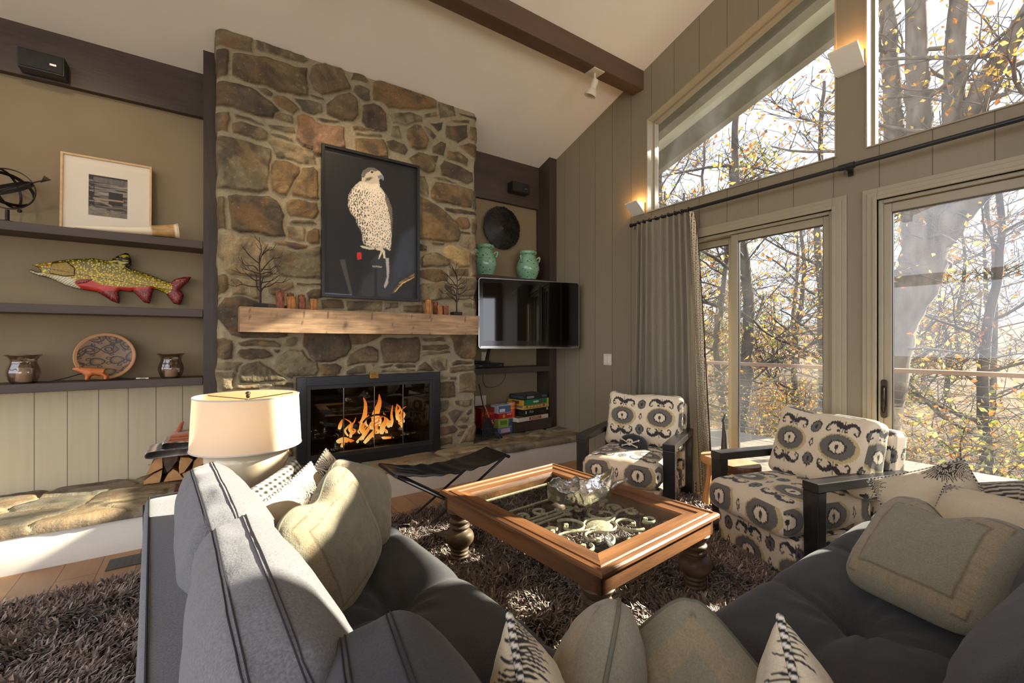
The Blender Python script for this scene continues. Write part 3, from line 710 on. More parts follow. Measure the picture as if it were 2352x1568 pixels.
# ---------------------------------------------------------------- hearth bench
def hearth():
    x0, x1, y0, y1, st = -2.6, 3.298, 3.375, 4.14, .0105
    nx = int((x1 - x0) / st); ny = int((y1 - y0) / st)
    xs = np.linspace(x0, x1, nx); ys = np.linspace(y0, y1, ny)
    X, Y = np.meshgrid(xs, ys, indexing='ij')
    r = np.random.default_rng(5); pts = []
    for row, yy in enumerate((3.37, 3.56, 3.78, 4.02)):
        x = x0 - r.random() * .4
        while x < x1 + .3:
            pts.append((x, yy + (r.random() - .5) * .13)); x += .28 + r.random() * .32
    pts = np.array(pts)
    wx = X + (fbm(X * 6, Y * 6, 3, 4) - .45) * .14; wy = Y + (fbm(X * 6, Y * 6, 3, 14) - .45) * .09
    D = np.sqrt(((wx[..., None] - pts[:, 0]) * .62) ** 2 + (wy[..., None] - pts[:, 1]) ** 2)
    idx = np.argsort(D, -1)[..., :2]; d1 = np.take_along_axis(D, idx[..., :1], -1)[..., 0]; d2 = np.take_along_axis(D, idx[..., 1:], -1)[..., 0]
    e = d2 - d1; t = np.clip((e - .012) / .05, 0, 1); pr = np.sqrt(1 - (1 - t) ** 2)
    sid = idx[..., 0]; rr = r.random((len(pts), 4))
    Zt = .232 + pr * (.012 + .012 * rr[sid, 0]) + (fbm(X * 8, Y * 16, 5, 33) - .45) * .018 * pr + (fbm(X * 30, Y * 30, 2, 36) - .45) * .004
    pal = np.array([lin(134, 122, 98), lin(120, 113, 96), lin(144, 128, 98), lin(104, 94, 78), lin(128, 110, 84), lin(128, 121, 104)])
    base = pal[(rr[sid, 1] * 6).astype(int)] * (.8 + .4 * rr[sid, 2])[..., None]
    n1 = fbm(X * 5, Y * 18, 5, 40); cc = base * (.55 + .9 * n1)[..., None]
    cc = mixc(cc, np.array(lin(146, 116, 78)), (fbm(X * 4, Y * 9, 4, 44) - .52) * 2.4); cc = mixc(cc, np.array(lin(78, 68, 56)), (fbm(X * 9, Y * 14, 5, 46) - .52) * 4)
    C = mixc(np.ones(X.shape + (3,)) * MORTAR * .85, 0, 0 * X); m = np.clip((e - .012) / .012, 0, 1)[..., None]
    C = C * (1 - m) + cc * m
    # front edge rolls over
    roll = np.clip(1 - (Y - y0) / .035, 0, 1)
    Zt = Zt - roll ** 2 * .03; Yd = Y + (fbm(X * 5, X * 0, 4, 70) - .45) * .03 * roll
    V = np.stack([X, Yd, Zt], -1)
    low = V[:, :1].copy(); low[..., 2] = .192; low[..., 1] += .004
    V = np.concatenate([low, V], 1); C = np.concatenate([C[:, :1] * .9, C], 1)
    b = B(); b.grid(V)
    h = thing('hearth_bench', 'long low hearth bench with a rough stone top and white front', 'hearth', (.35, 3.76, 0))
    reparent(b.build('stone_top', mk('hearth_stone', (.1, .1, .1), (1, 1, 1), rough=.7, attr=True, nscale=120, contrast=.2, bump=.4, bscale=70), smooth=180, col=C.reshape(-1, 3)), h)
    reparent(B().box(-2.6, 3.298, 3.39, 4.14, .0, .196).build('riser', M_('white'), smooth=0), h)
hearth()

# ---------------------------------------------------------------- built-in shelves
def shelf(label, x0, x1, y0, z0, z1, wood='darkwood'):
    c = ((x0 + x1) / 2, (y0 + 4.14) / 2, z0)
    o = B().box(x0, x1, y0, 4.147, z0, z1).build('wall_shelf', M_(wood), smooth=0, bevel=.003, loc=c)
    tag(o, label, 'shelf', None); return o
shelf('uppermost dark brown wall shelf left of the chimney, under the framed print', -2.6, -.028, 3.92, 1.892, 1.947)
shelf('middle dark brown wall shelf left of the chimney, under the painted trout', -2.6, -.028, 3.92, 1.397, 1.452)
shelf('lowest dark brown wall shelf left of the chimney, holding candle glasses', -2.6, -.028, 3.92, .905, .96)
shelf('dark brown wall shelf behind the top of the television, holding two green vases', 2.12, 3.2, 3.92, 1.86, 1.912)
shelf('dark brown wall shelf under the television, holding black set-top boxes', 2.12, 3.192, 3.9, .885, .945)

# mantel beam
def mantel():
    nu, nv = 160, 28
    u = np.linspace(0, 1, nu); v = np.linspace(0, 1, nv, endpoint=False)
    U, V = np.meshgrid(u, v, indexing='ij')
    y0, y1, z0, z1 = 3.445, 3.70, 1.283, 1.452
    # rounded-rectangle section
    per = V * 4; s = np.floor(per); f = per - s
    Yy = np.select([s == 0, s == 1, s == 2], [y0 + 0 * f, y0 + f * (y1 - y0), y1 + 0 * f], y1 - f * (y1 - y0))
    Zz = np.select([s == 0, s == 1, s == 2], [z0 + f * (z1 - z0), z1 + 0 * f, z1 - f * (z1 - z0)], z0 + 0 * f)
    X = .175 + U * (2.005 - .175)
    n = (fbm(X * 5, V * 20, 4, 90) - .45) * .016
    ad = (np.floor(X * 7 + 2 * vnoise(X * 3, V * 5, 4)) % 2) * .003   # adze facets
    Yy = Yy + np.where(s == 0, n - ad, 0); Zz = Zz + np.where(s == 3, n * .7, 0) + np.where(s == 1, n * .25, 0) + (fbm(X * 1.2, X * 0, 2, 91) - .45) * .012
    P = np.stack([X, Yy, Zz], -1)
    b = B(); b.grid(P, wv=True); b.f.append(list(range(nv))); b.f.append([(nu - 1) * nv + k for k in range(nv)][::-1])
    gr = fbm(X * 6, (Yy + Zz) * 60, 5, 95); kn = fbm(X * 14, (Yy + Zz) * 25, 3, 97)
    C = np.ones(X.shape + (3,)) * np.array(lin(164, 132, 98)) * (.55 + .85 * gr)[..., None]
    C = mixc(C, np.array(lin(88, 62, 42)), (kn - .66) * 6)
    cut = np.abs(((X * 6.1 + .25 * fbm(V * 9, X * 2, 2, 98)) % 1) - .5) < .012
    C = mixc(C, np.array(lin(70, 50, 34)), np.where(cut & (s == 0) & (vnoise(X * 6, V * 8, 99) > .35), .75, 0))
    o = b.build('mantel_beam', mk('hewn_oak', (.1, .1, .1), (1, 1, 1), rough=.65, attr=True, nscale=60, stretch=(.1, 1, 1), contrast=.25, bump=.5, bscale=50), smooth=50, col=C.reshape(-1, 3))
    tag(o, 'rough hewn pale timber mantel beam across the stone chimney', 'mantel')
mantel()
PL = {}
for ln in POLY_TXT.strip().split('\n'):
    k, p = ln.split(':'); PL[k] = np.array([[int(a.split(',')[0]) / 1000, int(a.split(',')[1]) / 1000] for a in p.split()])

def picture_grid(x0, x1, z0, z1, y, st, fn, name, mat, parent):
    nx = max(2, int((x1 - x0) / st)); nz = max(2, int((z1 - z0) / st))
    X, Z = np.meshgrid(np.linspace(x0, x1, nx), np.linspace(z0, z1, nz), indexing='ij')
    b = B(); b.grid(np.stack([X, np.full(X.shape, y) if np.isscalar(y) else y(X, Z), Z], -1))
    return b.build(name, mat, None, smooth=0, col=fn(X, Z).reshape(-1, 3)) if parent is None else b.build(name, mat, parent, smooth=0, col=fn(X, Z).reshape(-1, 3))
def ring_frame(b, x0, x1, z0, z1, y0, y1, w):
    b.box(x0, x0 + w, y0, y1, z0, z1); b.box(x1 - w, x1, y0, y1, z0, z1); b.box(x0 + w, x1 - w, y0, y1, z0, z0 + w); b.box(x0 + w, x1 - w, y0, y1, z1 - w, z1)
def text_mesh(txt, size, mat, M, name, parent=None, depth=.0008, spacing=1.0, sx=1.0):
    cu = bpy.data.curves.new('t', 'FONT'); cu.body = txt; cu.size = size; cu.extrude = depth; cu.align_x = 'CENTER'; cu.align_y = 'CENTER'; cu.space_character = spacing
    to = bpy.data.objects.new('t', cu); COL.objects.link(to)
    dg = bpy.context.evaluated_depsgraph_get(); me = bpy.data.meshes.new_from_object(to.evaluated_get(dg))
    bpy.data.objects.remove(to)
    me.transform(Matrix.Diagonal((sx, 1, 1, 1))); me.transform(M); me.materials.clear(); me.materials.append(mat)
    o = bpy.data.objects.new(name, me); COL.objects.link(o)
    if parent: o.parent = parent
    return o
# text facing -y: x right, z up
FACE = Matrix(((1, 0, 0, 0), (0, 0, -1, 0), (0, 1, 0, 0), (0, 0, 0, 1)))

PRINT = mk('printed_sheet', (1, 1, 1), None, rough=.5, attr=True)
PRINTG = mk('printed_gloss', (1, 1, 1), None, rough=.25, attr=True)
MT['picglass'] = glass_mat('picture_glass', (1, 1, 1), 1.0)

# ---------------------------------------------------------------- falcon picture
def falcon(X, Z):
    xx = X + (vnoise(X * 160, Z * 160, 1) - .5) * .006; zz = Z + (vnoise(X * 160, Z * 160, 2) - .5) * .006
    C = np.ones(X.shape + (3,)) * np.array(lin(20, 20, 21))
    S = lambda k: sdpoly(xx, zz, PL['falcon ' + k])
    m = lambda d, w=.004: np.clip(.5 - d / w, 0, 1)
    C = mixc(C, np.array(lin(58, 66, 78)), m(S('blue'), .05) * (.35 + .6 * fbm(X * 9, Z * 9, 3, 3)))
    C = mixc(C, np.array(lin(52, 56, 62)), m(S('glove'), .03) * (.4 + .5 * fbm(X * 30, Z * 8, 3, 5)))
    C = mixc(C, np.array(lin(14, 14, 15)), m(S('device'), .006))
    C = mixc(C, np.array(lin(12, 12, 13)), m(S('strap'), .006))
    C = mixc(C, np.array(lin(92, 88, 80)), m(S('line1'), .006) * .6)
    C = mixc(C, np.array(lin(176, 132, 70)), m(S('streak1'), .01) * np.clip(fbm(X * 8 + Z * 90, Z * 10, 3, 6) * 1.6 - .3, 0, 1))
    C = mixc(C, np.array(lin(225, 190, 110)), m(S('streak2'), .004))
    d = S('body'); body = m(d)
    cream = np.ones(C.shape) * np.array(lin(240, 224, 196)) * (.9 + .3 * fbm(X * 20, Z * 50, 3, 8))[..., None]
    # dark drops growing larger down the breast
    zt = np.clip((2.47 - Z) / .55, 0, 1); dx, dy, q = dots(X * 1.25 + .004 * vnoise(X * 40, Z * 40, 4), Z * .88, .0175, 5, .75)
    sz = .17 + .15 * zt + .14 * np.clip((X - 1.25) * 7, 0, 1) * zt + .12 * np.clip((1.10 - X) * 14, 0, 1)
    sp = (np.hypot(dx * 1.25, dy * (1.0 - .35 * (1 - zt))) < sz * (.7 + .6 * q)) & (q > .10)
    cream = mixc(cream, np.array(lin(34, 28, 24)), sp * .92 * np.clip((2.50 - Z) * 14, 0, 1))
    edge = np.clip(1 + d / .02, 0, 1)
    cream = mixc(cream, np.array(lin(110, 98, 82)), edge * .4)
    C = C * (1 - body[..., None]) + cream * body[..., None]
    w = m(S('wing')); fe = ((Z * 60 + X * 40) % 1 < .4)
    C = mixc(C, np.array(lin(120, 108, 92)), w * .9); C = mixc(C, np.array(lin(44, 38, 34)), w * fe * .85)
    C = mixc(C, np.array(lin(206, 190, 164)) , m(S('head'))); C = mixc(C, np.array(lin(84, 80, 78)), m(S('cap')) * .9)
    C = mixc(C, np.array(lin(50, 44, 40)), m(S('malar'), .012) * .85); C = mixc(C, np.array(lin(214, 196, 168)), m(S('eye') - .006) * .8); C = mixc(C, np.array(lin(12, 10, 10)), m(S('eye')))
    C = mixc(C, np.array(lin(122, 130, 138)), m(S('beak')))
    for k in ('toe1', 'toe2'): C = mixc(C, np.array(lin(222, 208, 176)), m(S(k)))
    C = mixc(C, np.array(lin(198, 190, 178)), m(S('tail'), .008) * .85)
    C = mixc(C, np.array(lin(206, 44, 34)), m(S('red')))
    return C
pf = thing('framed_picture', 'large black-framed picture of a speckled falcon hung on the stone chimney', 'picture', (1.11, 3.62, 1.562))
x0, x1, z0, z1 = .716, 1.506, 1.562, 2.732
b = B(); ring_frame(b, x0, x1, z0, z1, 3.595, 3.635, .022); reparent(b.build('frame', M_('black'), smooth=0, bevel=.002), pf)
o = picture_grid(x0 + .02, x1 - .02, z0 + .02, z1 - .02, 3.622, .0032, falcon, 'print', PRINT, None); reparent(o, pf)
reparent(B().box(x0 + .02, x1 - .02, 3.624, 3.634, z0 + .02, z1 - .02).build('backing', M_('matteblack'), smooth=0), pf)
reparent(B().add([(x0 + .02, 3.610, z0 + .02), (x1 - .02, 3.610, z0 + .02), (x1 - .02, 3.610, z1 - .02), (x0 + .02, 3.610, z1 - .02)], [(0, 1, 2, 3)]).build('glazing', M_('picglass'), smooth=0), pf)
tx = PL['falcon text']; reparent(text_mesh('sachtler', .026, M_('white'), TR(tx[:, 0].mean(), 3.6205, tx[:, 1].mean()) @ FACE, 'lettering', depth=.0003), pf)

# ---------------------------------------------------------------- fireplace insert and fire
fi = thing('fireplace_screen', 'black metal fireplace surround with four folding glass doors', 'fire screen', (1.13, 3.64, .262))
def rp(o): reparent(o, fi); return o
b = B(); ring_frame(b, .545, 1.708, .256, .95, 3.615, 3.66, .068); rp(b.build('surround', M_('black'), smooth=0, bevel=.003))
b = B(); ring_frame(b, .612, 1.642, .322, .884, 3.622, 3.65, .030); rp(b.build('inner_frame', MT.setdefault('charcoal', mk('charcoal_metal', lin(46, 44, 42), lin(54, 52, 50), rough=.4, metal=.3)), smooth=0, bevel=.002))
xs = np.linspace(.642, 1.612, 5)
for i in range(4):
    g = rp(B().box(xs[i] + .002, xs[i + 1] - .002, 3.632, 3.637, .352, .854).build('glass_door', MT.setdefault('fireglass', glass_mat('smoked_fire_glass', (.60, .60, .58), 1.6)), smooth=0))
    e = B(); e.box(xs[i + 1] - .004, xs[i + 1] + .001, 3.629, 3.639, .352, .854); rp(e.build('door_edge', M_('steel') if i < 3 else M_('black'), smooth=0))
b = B(); b.box(.93, 1.30, 3.612, 3.622, .866, .876); rp(b.build('pull_rail', M_('charcoal'), smooth=0, bevel=.002))
pq = thing('damper_mount', 'small aged brass damper plate above the fireplace doors', 'plaque', (1.115, 3.605, .93))
b = B(); b.box(1.078, 1.150, 3.595, 3.612, .922, .972)
for i in range(4): b.box(1.083, 1.145, 3.590, 3.596, .929 + i * .0105, .934 + i * .0105)
reparent(b.build('plate', M_('brass'), smooth=0, bevel=.0015), pq)
b = B(); b.lathe([(0, 0), (.006, .002), (.011, .010), (.008, .018), (0, .022)], 14, TR(1.108, 3.60, 1.02)); b.tube([(1.108, 3.602, .97), (1.108, 3.604, 1.022)], .003, 8)
reparent(b.build('knob', M_('brass')), pq)

# grate, logs, flames
gr = thing('fire_grate', 'black iron fire grate holding burning logs behind the glass', 'grate', (1.13, 3.86, .262))
b = B()
for i in range(7):
    x = .86 + i * .09; b.tube([(x, 3.74, .40), (x, 3.755, .335), (x, 4.0, .335), (x, 4.02, .37)], .009, 8)
for y in (3.78, 3.98): b.tube([(.82, y, .322), (1.44, y, .322)], .010, 8)
reparent(b.build('bars', M_('iron')), gr)
for x, y in ((.86, 3.78), (1.40, 3.78), (.86, 3.98), (1.40, 3.98)): reparent(B().tube([(x, y, .262), (x, y, .322)], .010, 8).build('leg', M_('iron')), gr)
ash = B(); V = []
xs_, ys_ = np.meshgrid(np.linspace(.70, 1.56, 60), np.linspace(3.70, 4.06, 26), indexing='ij')
ash.grid(np.stack([xs_, ys_, .264 + .05 * fbm(xs_ * 14, ys_ * 14, 4, 8) * np.clip((xs_ - .7) * 8, 0, 1) * np.clip((1.56 - xs_) * 8, 0, 1)], -1))
tag(ash.build('ash_bed', mk('ash', lin(26, 24, 22), lin(120, 116, 110), rough=1, nscale=60, contrast=.7), smooth=180, loc=(1.13, 3.88, .262)), 'bed of grey ash and cinders under the fire grate', 'ash')
charred = mk('charred_log', lin(22, 17, 14), lin(62, 44, 32), rough=.95, nscale=18, bump=.8, bscale=30)
def log(p, q, r, seed, label):
    P = np.linspace(p, q, 14); rr = [r * (1 + .12 * (mnoise.noise((i * .7, seed, 0)))) for i in range(14)]
    b = B(); b.tube(P, rr, 14); V = b.v[0]; V += (np.array([[mnoise.noise((v[0] * 30, v[1] * 30 + seed, v[2] * 30))] for v in V]) * .006)
    c = (np.array(p) + np.array(q)) / 2; tag(b.build('burning_log', charred, smooth=60, loc=tuple(c)), label, 'log', 'burning logs in the fireplace')
log((.86, 3.80, .385), (1.44, 3.83, .375), .042, 1, 'charred front log lying along the grate low in the fire')
log((.92, 3.93, .40), (1.46, 3.90, .42), .050, 2, 'thick charred log at the back of the grate')
log((1.02, 3.86, .45), (1.44, 3.90, .49), .034, 3, 'charred log crossing on top of the fire at the right')
b = B(); b.tube(bez([(1.18 + .13 * math.cos(t), 3.74, .50 + .10 * math.sin(t)) for t in np.linspace(.15 * PI, .85 * PI, 7)], 5), .008, 8)
reparent(b.build('arched_handle', M_('iron')), gr)
fm, nt, out = new_mat('flame')
at = N(nt, 'ShaderNodeVertexColor'); at.layer_name = 'Col'
em = N(nt, 'ShaderNodeEmission'); em.inputs[1].default_value = 1.6; L(nt, at.outputs[0], em.inputs[0])
tr = N(nt, 'ShaderNodeBsdfTransparent'); mx = N(nt, 'ShaderNodeMixShader')
lw = N(nt, 'ShaderNodeLayerWeight'); lw.inputs[0].default_value = .35
mr = N(nt, 'ShaderNodeMapRange'); L(nt, lw.outputs['Facing'], mr.inputs[0]); mr.inputs[1].default_value = .2; mr.inputs[2].default_value = .95; mr.inputs[3].default_value = .9; mr.inputs[4].default_value = 0.0
L(nt, mr.outputs[0], mx.inputs[0]); L(nt, tr.outputs[0], mx.inputs[1]); L(nt, em.outputs[0], mx.inputs[2]); L(nt, mx.outputs[0], out.inputs[0])
fire = thing('fire', 'orange and yellow flames burning on the logs in the fireplace', 'fire', (1.14, 3.84, .40))
def flame(pts, w):
    P = bez(pts, 6); n = len(P); t = np.linspace(0, 1, n)
    r = w * np.sin(np.clip(t * .86 + .14, 0, 1) * PI) ** .8 * (1 - t * .35) + .0015
    b = B(); b.tube(P, r, 12, squash=.55)
    tt = np.repeat(t, 12)[:, None]
    hot = np.array([1.0, .72, .28]); mid = np.array([1.0, .36, .05]); tip = np.array([.75, .10, .01])
    c = np.where(tt < .45, hot + (mid - hot) * (tt / .45), mid + (tip - mid) * ((tt - .45) / .55))
    reparent(b.build('flame', fm, smooth=180, col=c), fire)
def fl(px): return [(x, y, z) for x, y, z in px]
flame([(1.06, 3.80, .47), (1.075, 3.80, .53), (1.10, 3.81, .60), (1.105, 3.81, .69), (1.09, 3.82, .745)], .022)
flame([(1.19, 3.81, .50), (1.185, 3.81, .56), (1.20, 3.81, .62), (1.225, 3.81, .69), (1.225, 3.82, .765)], .034)
flame([(1.24, 3.80, .42), (1.25, 3.80, .48), (1.275, 3.80, .53), (1.27, 3.80, .59)], .026)
flame([(1.02, 3.77, .38), (1.08, 3.77, .43), (1.14, 3.78, .50), (1.22, 3.78, .54)], .017)
flame([(1.08, 3.76, .37), (1.13, 3.76, .42), (1.18, 3.77, .47), (1.20, 3.77, .52)], .020)
flame([(1.33, 3.82, .47), (1.34, 3.82, .52), (1.335, 3.82, .58), (1.345, 3.82, .66)], .014)
flame([(1.41, 3.82, .50), (1.40, 3.82, .55), (1.38, 3.82, .60), (1.385, 3.82, .67)], .018)
flame([(1.44, 3.80, .50), (1.42, 3.80, .53), (1.40, 3.80, .56)], .018)
flame([(.86, 3.76, .405), (.91, 3.755, .42), (.96, 3.76, .405), (1.00, 3.76, .40)], .024)
flame([(.90, 3.76, .36), (.91, 3.76, .39), (.925, 3.76, .41)], .016)
flame([(.89, 3.80, .50), (.90, 3.80, .54), (.915, 3.80, .58)], .016)
flame([(1.12, 3.79, .50), (1.10, 3.79, .53), (1.105, 3.79, .57), (1.13, 3.79, .60)], .010)
flame([(1.22, 3.74, .40), (1.27, 3.74, .395), (1.33, 3.74, .39)], .012)
flame([(1.30, 3.80, .47), (1.31, 3.80, .52), (1.30, 3.80, .56)], .018)
_fr = random.Random(4)
for k in range(26):
    x0 = _fr.uniform(.96, 1.46); z0 = .40 + .10 * _fr.random() + .05 * (x0 > 1.3); h = _fr.uniform(.05, .15) * (1.25 - abs(x0 - 1.2)); y0 = _fr.uniform(3.76, 3.86)
    flame([(x0, y0, z0), (x0 + _fr.gauss(0, .012), y0, z0 + h * .35), (x0 + _fr.gauss(0, .018), y0, z0 + h * .7), (x0 + _fr.gauss(0, .022), y0, z0 + h)], _fr.uniform(.006, .014))
for (x, y, z, e) in ((1.18, 3.74, .52, 1.6), (.93, 3.73, .43, .6)):
    l = bpy.data.lights.new('fire_glow', 'POINT'); l.energy = e; l.color = (1, .42, .12); l.shadow_soft_size = .06
    lo = bpy.data.objects.new('fire_glow', l); COL.objects.link(lo); lo.location = (x, y, z)

# ---------------------------------------------------------------- on the mantel
MZ = 1.4535
def metal_tree(loc, label, flip=1, seed=0):
    t = thing('metal_tree', label, 'ornament', loc, 0, 'metal trees on the mantel')
    BR = [[(-.003, .011), (-.003, .119), (-.005, .21), (-.008, .271), (-.008, .318), (.005, .367), (.027, .413), (.046, .452)], [(-.011, .311), (-.036, .33), (-.067, .359), (-.089, .388), (-.106, .418)],
          [(-.017, .259), (-.036, .287), (-.061, .293), (-.089, .292), (-.107, .315), (-.118, .355)], [(-.005, .237), (-.039, .247), (-.073, .254), (-.116, .27)], [(-.003, .194), (-.036, .193), (-.061, .209), (-.086, .232), (-.11, .233), (-.143, .244), (-.173, .256)],
          [(-.003, .147), (-.067, .148), (-.116, .158), (-.149, .142), (-.198, .154)], [(.0, .255), (.027, .296), (.053, .332), (.082, .359), (.125, .369), (.141, .391)], [(.010, .372), (.043, .411), (.092, .422)],
          [(.0, .272), (.059, .274), (.082, .294), (.121, .302)], [(.0, .175), (.053, .191), (.082, .206), (.108, .234)], [(.0, .13), (.024, .147), (.059, .16), (.092, .186), (.128, .185), (.158, .201), (.188, .22)],
          [(.0, .112), (.014, .142), (.037, .169), (.053, .185)], [(.0, .235), (.043, .254), (.075, .246), (.105, .245)], [(-.003, .11), (-.024, .154), (-.024, .226), (-.027, .241)], [(.0, .155), (.017, .219), (.046, .227), (.072, .247)],
          [(-.009, .32), (-.008, .358), (.002, .392), (-.002, .435), (-.011, .466), (-.008, .492)]]
    b = B(); r = random.Random(seed)
    for i, p in enumerate(BR):
        dy = (r.random() - .5) * .10 if i else 0
        k = [(flip * x * (1 + (.12 if seed else 0) * r.random()) , dy * abs(j) / (len(p) - 1), z) for j, (x, z) in enumerate(p)]
        P = bez(k, 5); n = len(P); b.tube(P, np.linspace(.0078 if i == 0 else .0042, .0014, n), 7)
        if i:
            for q in (.45, .7):
                a = P[int(n * q)]; dx = flip * (1 if p[-1][0] > 0 else -1)
                b.tube(bez([a, a + np.array([dx * .018, (r.random() - .5) * .03, .014 + .01 * r.random()]), a + np.array([dx * .034, (r.random() - .5) * .04, .030 + .02 * r.random()])], 4), np.linspace(.0024, .001, 9), 6)
    b.build('branches', MT.setdefault('treemetal', mk('rusted_wire', lin(44, 32, 26), lin(62, 46, 36), rough=.6, metal=.4)), t)
    B().box(-.042, .042, -.036, .036, 0, .030).build('base', M_('matteblack'), t, smooth=0, bevel=.002)
metal_tree((.306, 3.545, MZ), 'bare wire tree ornament at the left end of the mantel')
metal_tree((1.838, 3.56, MZ), 'bare wire tree ornament at the right end of the mantel', -1, 5)
barkc = mk('bark_candle', lin(120, 70, 36), lin(186, 128, 70), rough=.9, nscale=45, contrast=.6, bump=.9, bscale=70, stretch=(1, 1, .35))
barkr = mk('red_bark', lin(86, 46, 34), lin(150, 92, 66), rough=.9, nscale=55, contrast=.6, bump=.9, bscale=80, stretch=(1, 1, .4))
wax = mk('wax_top', lin(196, 168, 124), lin(206, 180, 138), rough=.5, nscale=30)
def candle(x, y, r, h, m, label, group):
    t = thing('bark_candle', label, 'candle', (x, y, MZ), 0, group)
    th = np.linspace(0, 2 * PI, 26, endpoint=False); zz = np.linspace(0, h, 8)
    V = np.array([[((r + .0035 * mnoise.noise((math.cos(a) * 3, math.sin(a) * 3 + x * 40, z * 20))) * math.cos(a), (r + .0035 * mnoise.noise((math.cos(a) * 3, math.sin(a) * 3 + x * 40, z * 20))) * math.sin(a), z) for a in th] for z in zz])
    b = B(); b.grid(V, wv=True); b.f.append(list(range(25, -1, -1))); b.build('bark', m, t, smooth=50)
    b = B(); b.lathe([(r * .96, h - .004), (r * .9, h), (.006, h - .004), (0, h - .004)], 20); b.build('wax', wax, t)
    B().tube([(0, 0, h - .005), (.001, 0, h + .006), (.003, 0, h + .011)], .0012, 6).build('wick', M_('matteblack'), t)
g = 'bark candles on the left of the mantel'
candle(.425, 3.54, .027, .125, barkr, 'tall reddish bark candle beside the left wire tree', g)
candle(.497, 3.53, .029, .088, barkc, 'bark candle second from the left wire tree', g)
candle(.567, 3.53, .025, .086, barkr, 'bark candle third from the left wire tree', g)
candle(.644, 3.52, .026, .080, barkc, 'bark candle nearest the falcon picture, partly in sunlight', g)
candle(.500, 3.60, .024, .118, barkr, 'bark candle standing behind the second one', g)
candle(.575, 3.60, .022, .112, barkr, 'bark candle standing behind the third one', g)
g = 'bark candles on the right of the mantel'
candle(1.560, 3.53, .027, .122, barkc, 'tallest bark candle right of the falcon picture', g)
candle(1.645, 3.58, .022, .112, barkr, 'bark candle at the back, between the other two on the right', g)
candle(1.655, 3.51, .021, .078, barkc, 'short bark candle in front on the right of the mantel', g)
candle(1.712, 3.52, .024, .076, barkr, 'short bark candle next to the right wire tree', g)

# ---------------------------------------------------------------- left shelf bay
SH1, SH2, SH3 = 1.948, 1.453, .961
def speaker(loc, w, h, label):
    t = thing('wall_speaker', label, 'speaker', loc)
    b = B(); b.box(-w / 2, w / 2, -.10, 0, -h / 2, h / 2); b.build('cabinet', M_('black'), t, smooth=0, bevel=.006)
    b = B(); b.box(-w / 2 + .008, w / 2 - .008, -.106, -.10, -h / 2 + .008, h / 2 - .008); b.build('grille', M_('matteblack'), t, smooth=0, bevel=.004)
    b = B(); b.box(w * .18, w * .32, -.109, -.106, -h * .12, -h * .02); b.build('badge', M_('steel'), t, smooth=0)
speaker((-.868, 4.10, 2.992), .215, .122, 'black speaker on the dark header board at upper left')
speaker((2.872, 4.10, 2.928), .235, .112, 'black speaker on the dark header board above the television')

t = thing('armillary_sphere', 'dark iron armillary sphere with an arrow on the top left shelf', 'ornament', (-1.02, 4.02, SH1))
b = B(); b.lathe([(0, 0), (.062, 0), (.058, .010), (.02, .016), (.010, .022), (.010, .085), (0, .085)], 24); b.build('stand', M_('iron'), t)
c = Vector((0, 0, .215)); R_ = .125
for k, (ax, ay, w) in enumerate(((90, 0, .007), (62, 35, .011), (35, -40, .011), (80, 75, .006))):
    M = TR(*c) @ Matrix.Rotation(math.radians(ay), 4, 'Z') @ Matrix.Rotation(math.radians(ax), 4, 'X')
    prof = np.linspace(0, 2 * PI, 48, endpoint=False); rr = R_ - k * .003
    V = np.stack([np.stack([(rr + dr) * np.cos(prof), (rr + dr) * np.sin(prof), np.full(48, dz)], -1) for dr, dz in ((0, -w), (0, w), (-.005, w), (-.005, -w))], 0)
    b = B(); b.grid(V, wu=True, wv=True); b.xform(M); b.build('ring', M_('iron'), t)
d = Vector((.86, -.1, .42)).normalized(); p = c - d * .12; q = c + d * .17
b = B(); b.tube([p, q], .004, 8); b.add([q + Vector((.012, 0, .036)), q + Vector((.045, 0, .014)), q + Vector((-.006, 0, -.014)), q + Vector((.012, -.006, .008)), q + Vector((.012, .006, .008))], [(0, 1, 3), (1, 2, 3), (2, 0, 3), (1, 0, 4), (2, 1, 4), (0, 2, 4)])
b.build('arrow', M_('iron'), t)
B().lathe([(0, -.012), (.010, -.008), (.012, 0), (.008, .008), (0, .010)], 12, TR(.055, -.01, .085)).build('finial', M_('iron'), t)

# framed barn print, leaning on the wall
def barn(X, Z):
    C = np.ones(X.shape + (3,)) * np.array(lin(224, 212, 190))
    u = (X + .664) / .2; v = (Z - 2.079) / .28
    ins = (u > 0) & (u < 1) & (v > 0) & (v < 1)
    pl = np.clip(fbm(X * 12, Z * 130, 3, 3) * 2.2 - .55, .05, 1); base = np.stack([pl * .62, pl * .52, pl * .42], -1) * .62
    vert = .25 + .6 * fbm(X * 120, Z * 10, 3, 6); base = np.where(((v > .82) & (u > .1))[..., None], np.stack([vert * .5, vert * .42, vert * .34], -1) * .5, base)
    dark = ((u > .50) & (u < .88) & (v > .30) & (v < .62)) | ((u < .14) & (v < .78) & (fbm(X * 60, Z * 60, 3, 9) > .42)) | (v > .95) | ((v > .88 - .3 * u * 0) & (u < .12))
    base = np.where(dark[..., None], np.array(lin(30, 24, 20)), base)
    rail = (np.abs(v - .42) < .018) & (u > .12) & (u < .9) | ((np.abs(v - .36 + .3 * (u - .3)) < .02) & (u > .14) & (u < .6)); base = np.where(rail[..., None], np.array(lin(150, 128, 104)), base)
    grass = v < .24 - .1 * u + .12 * (fbm(X * 50, Z * 50, 3, 5) - .5); gr_ = .3 + .7 * fbm(X * 90, Z * 110, 3, 11); base = np.where(grass[..., None], np.stack([gr_ * .32, gr_ * .27, gr_ * .20], -1), base)
    return np.where(ins[..., None], base, C)
t = thing('framed_print', 'pale wood framed barn photograph leaning on the top left shelf', 'picture', (-.566, 4.08, SH1))
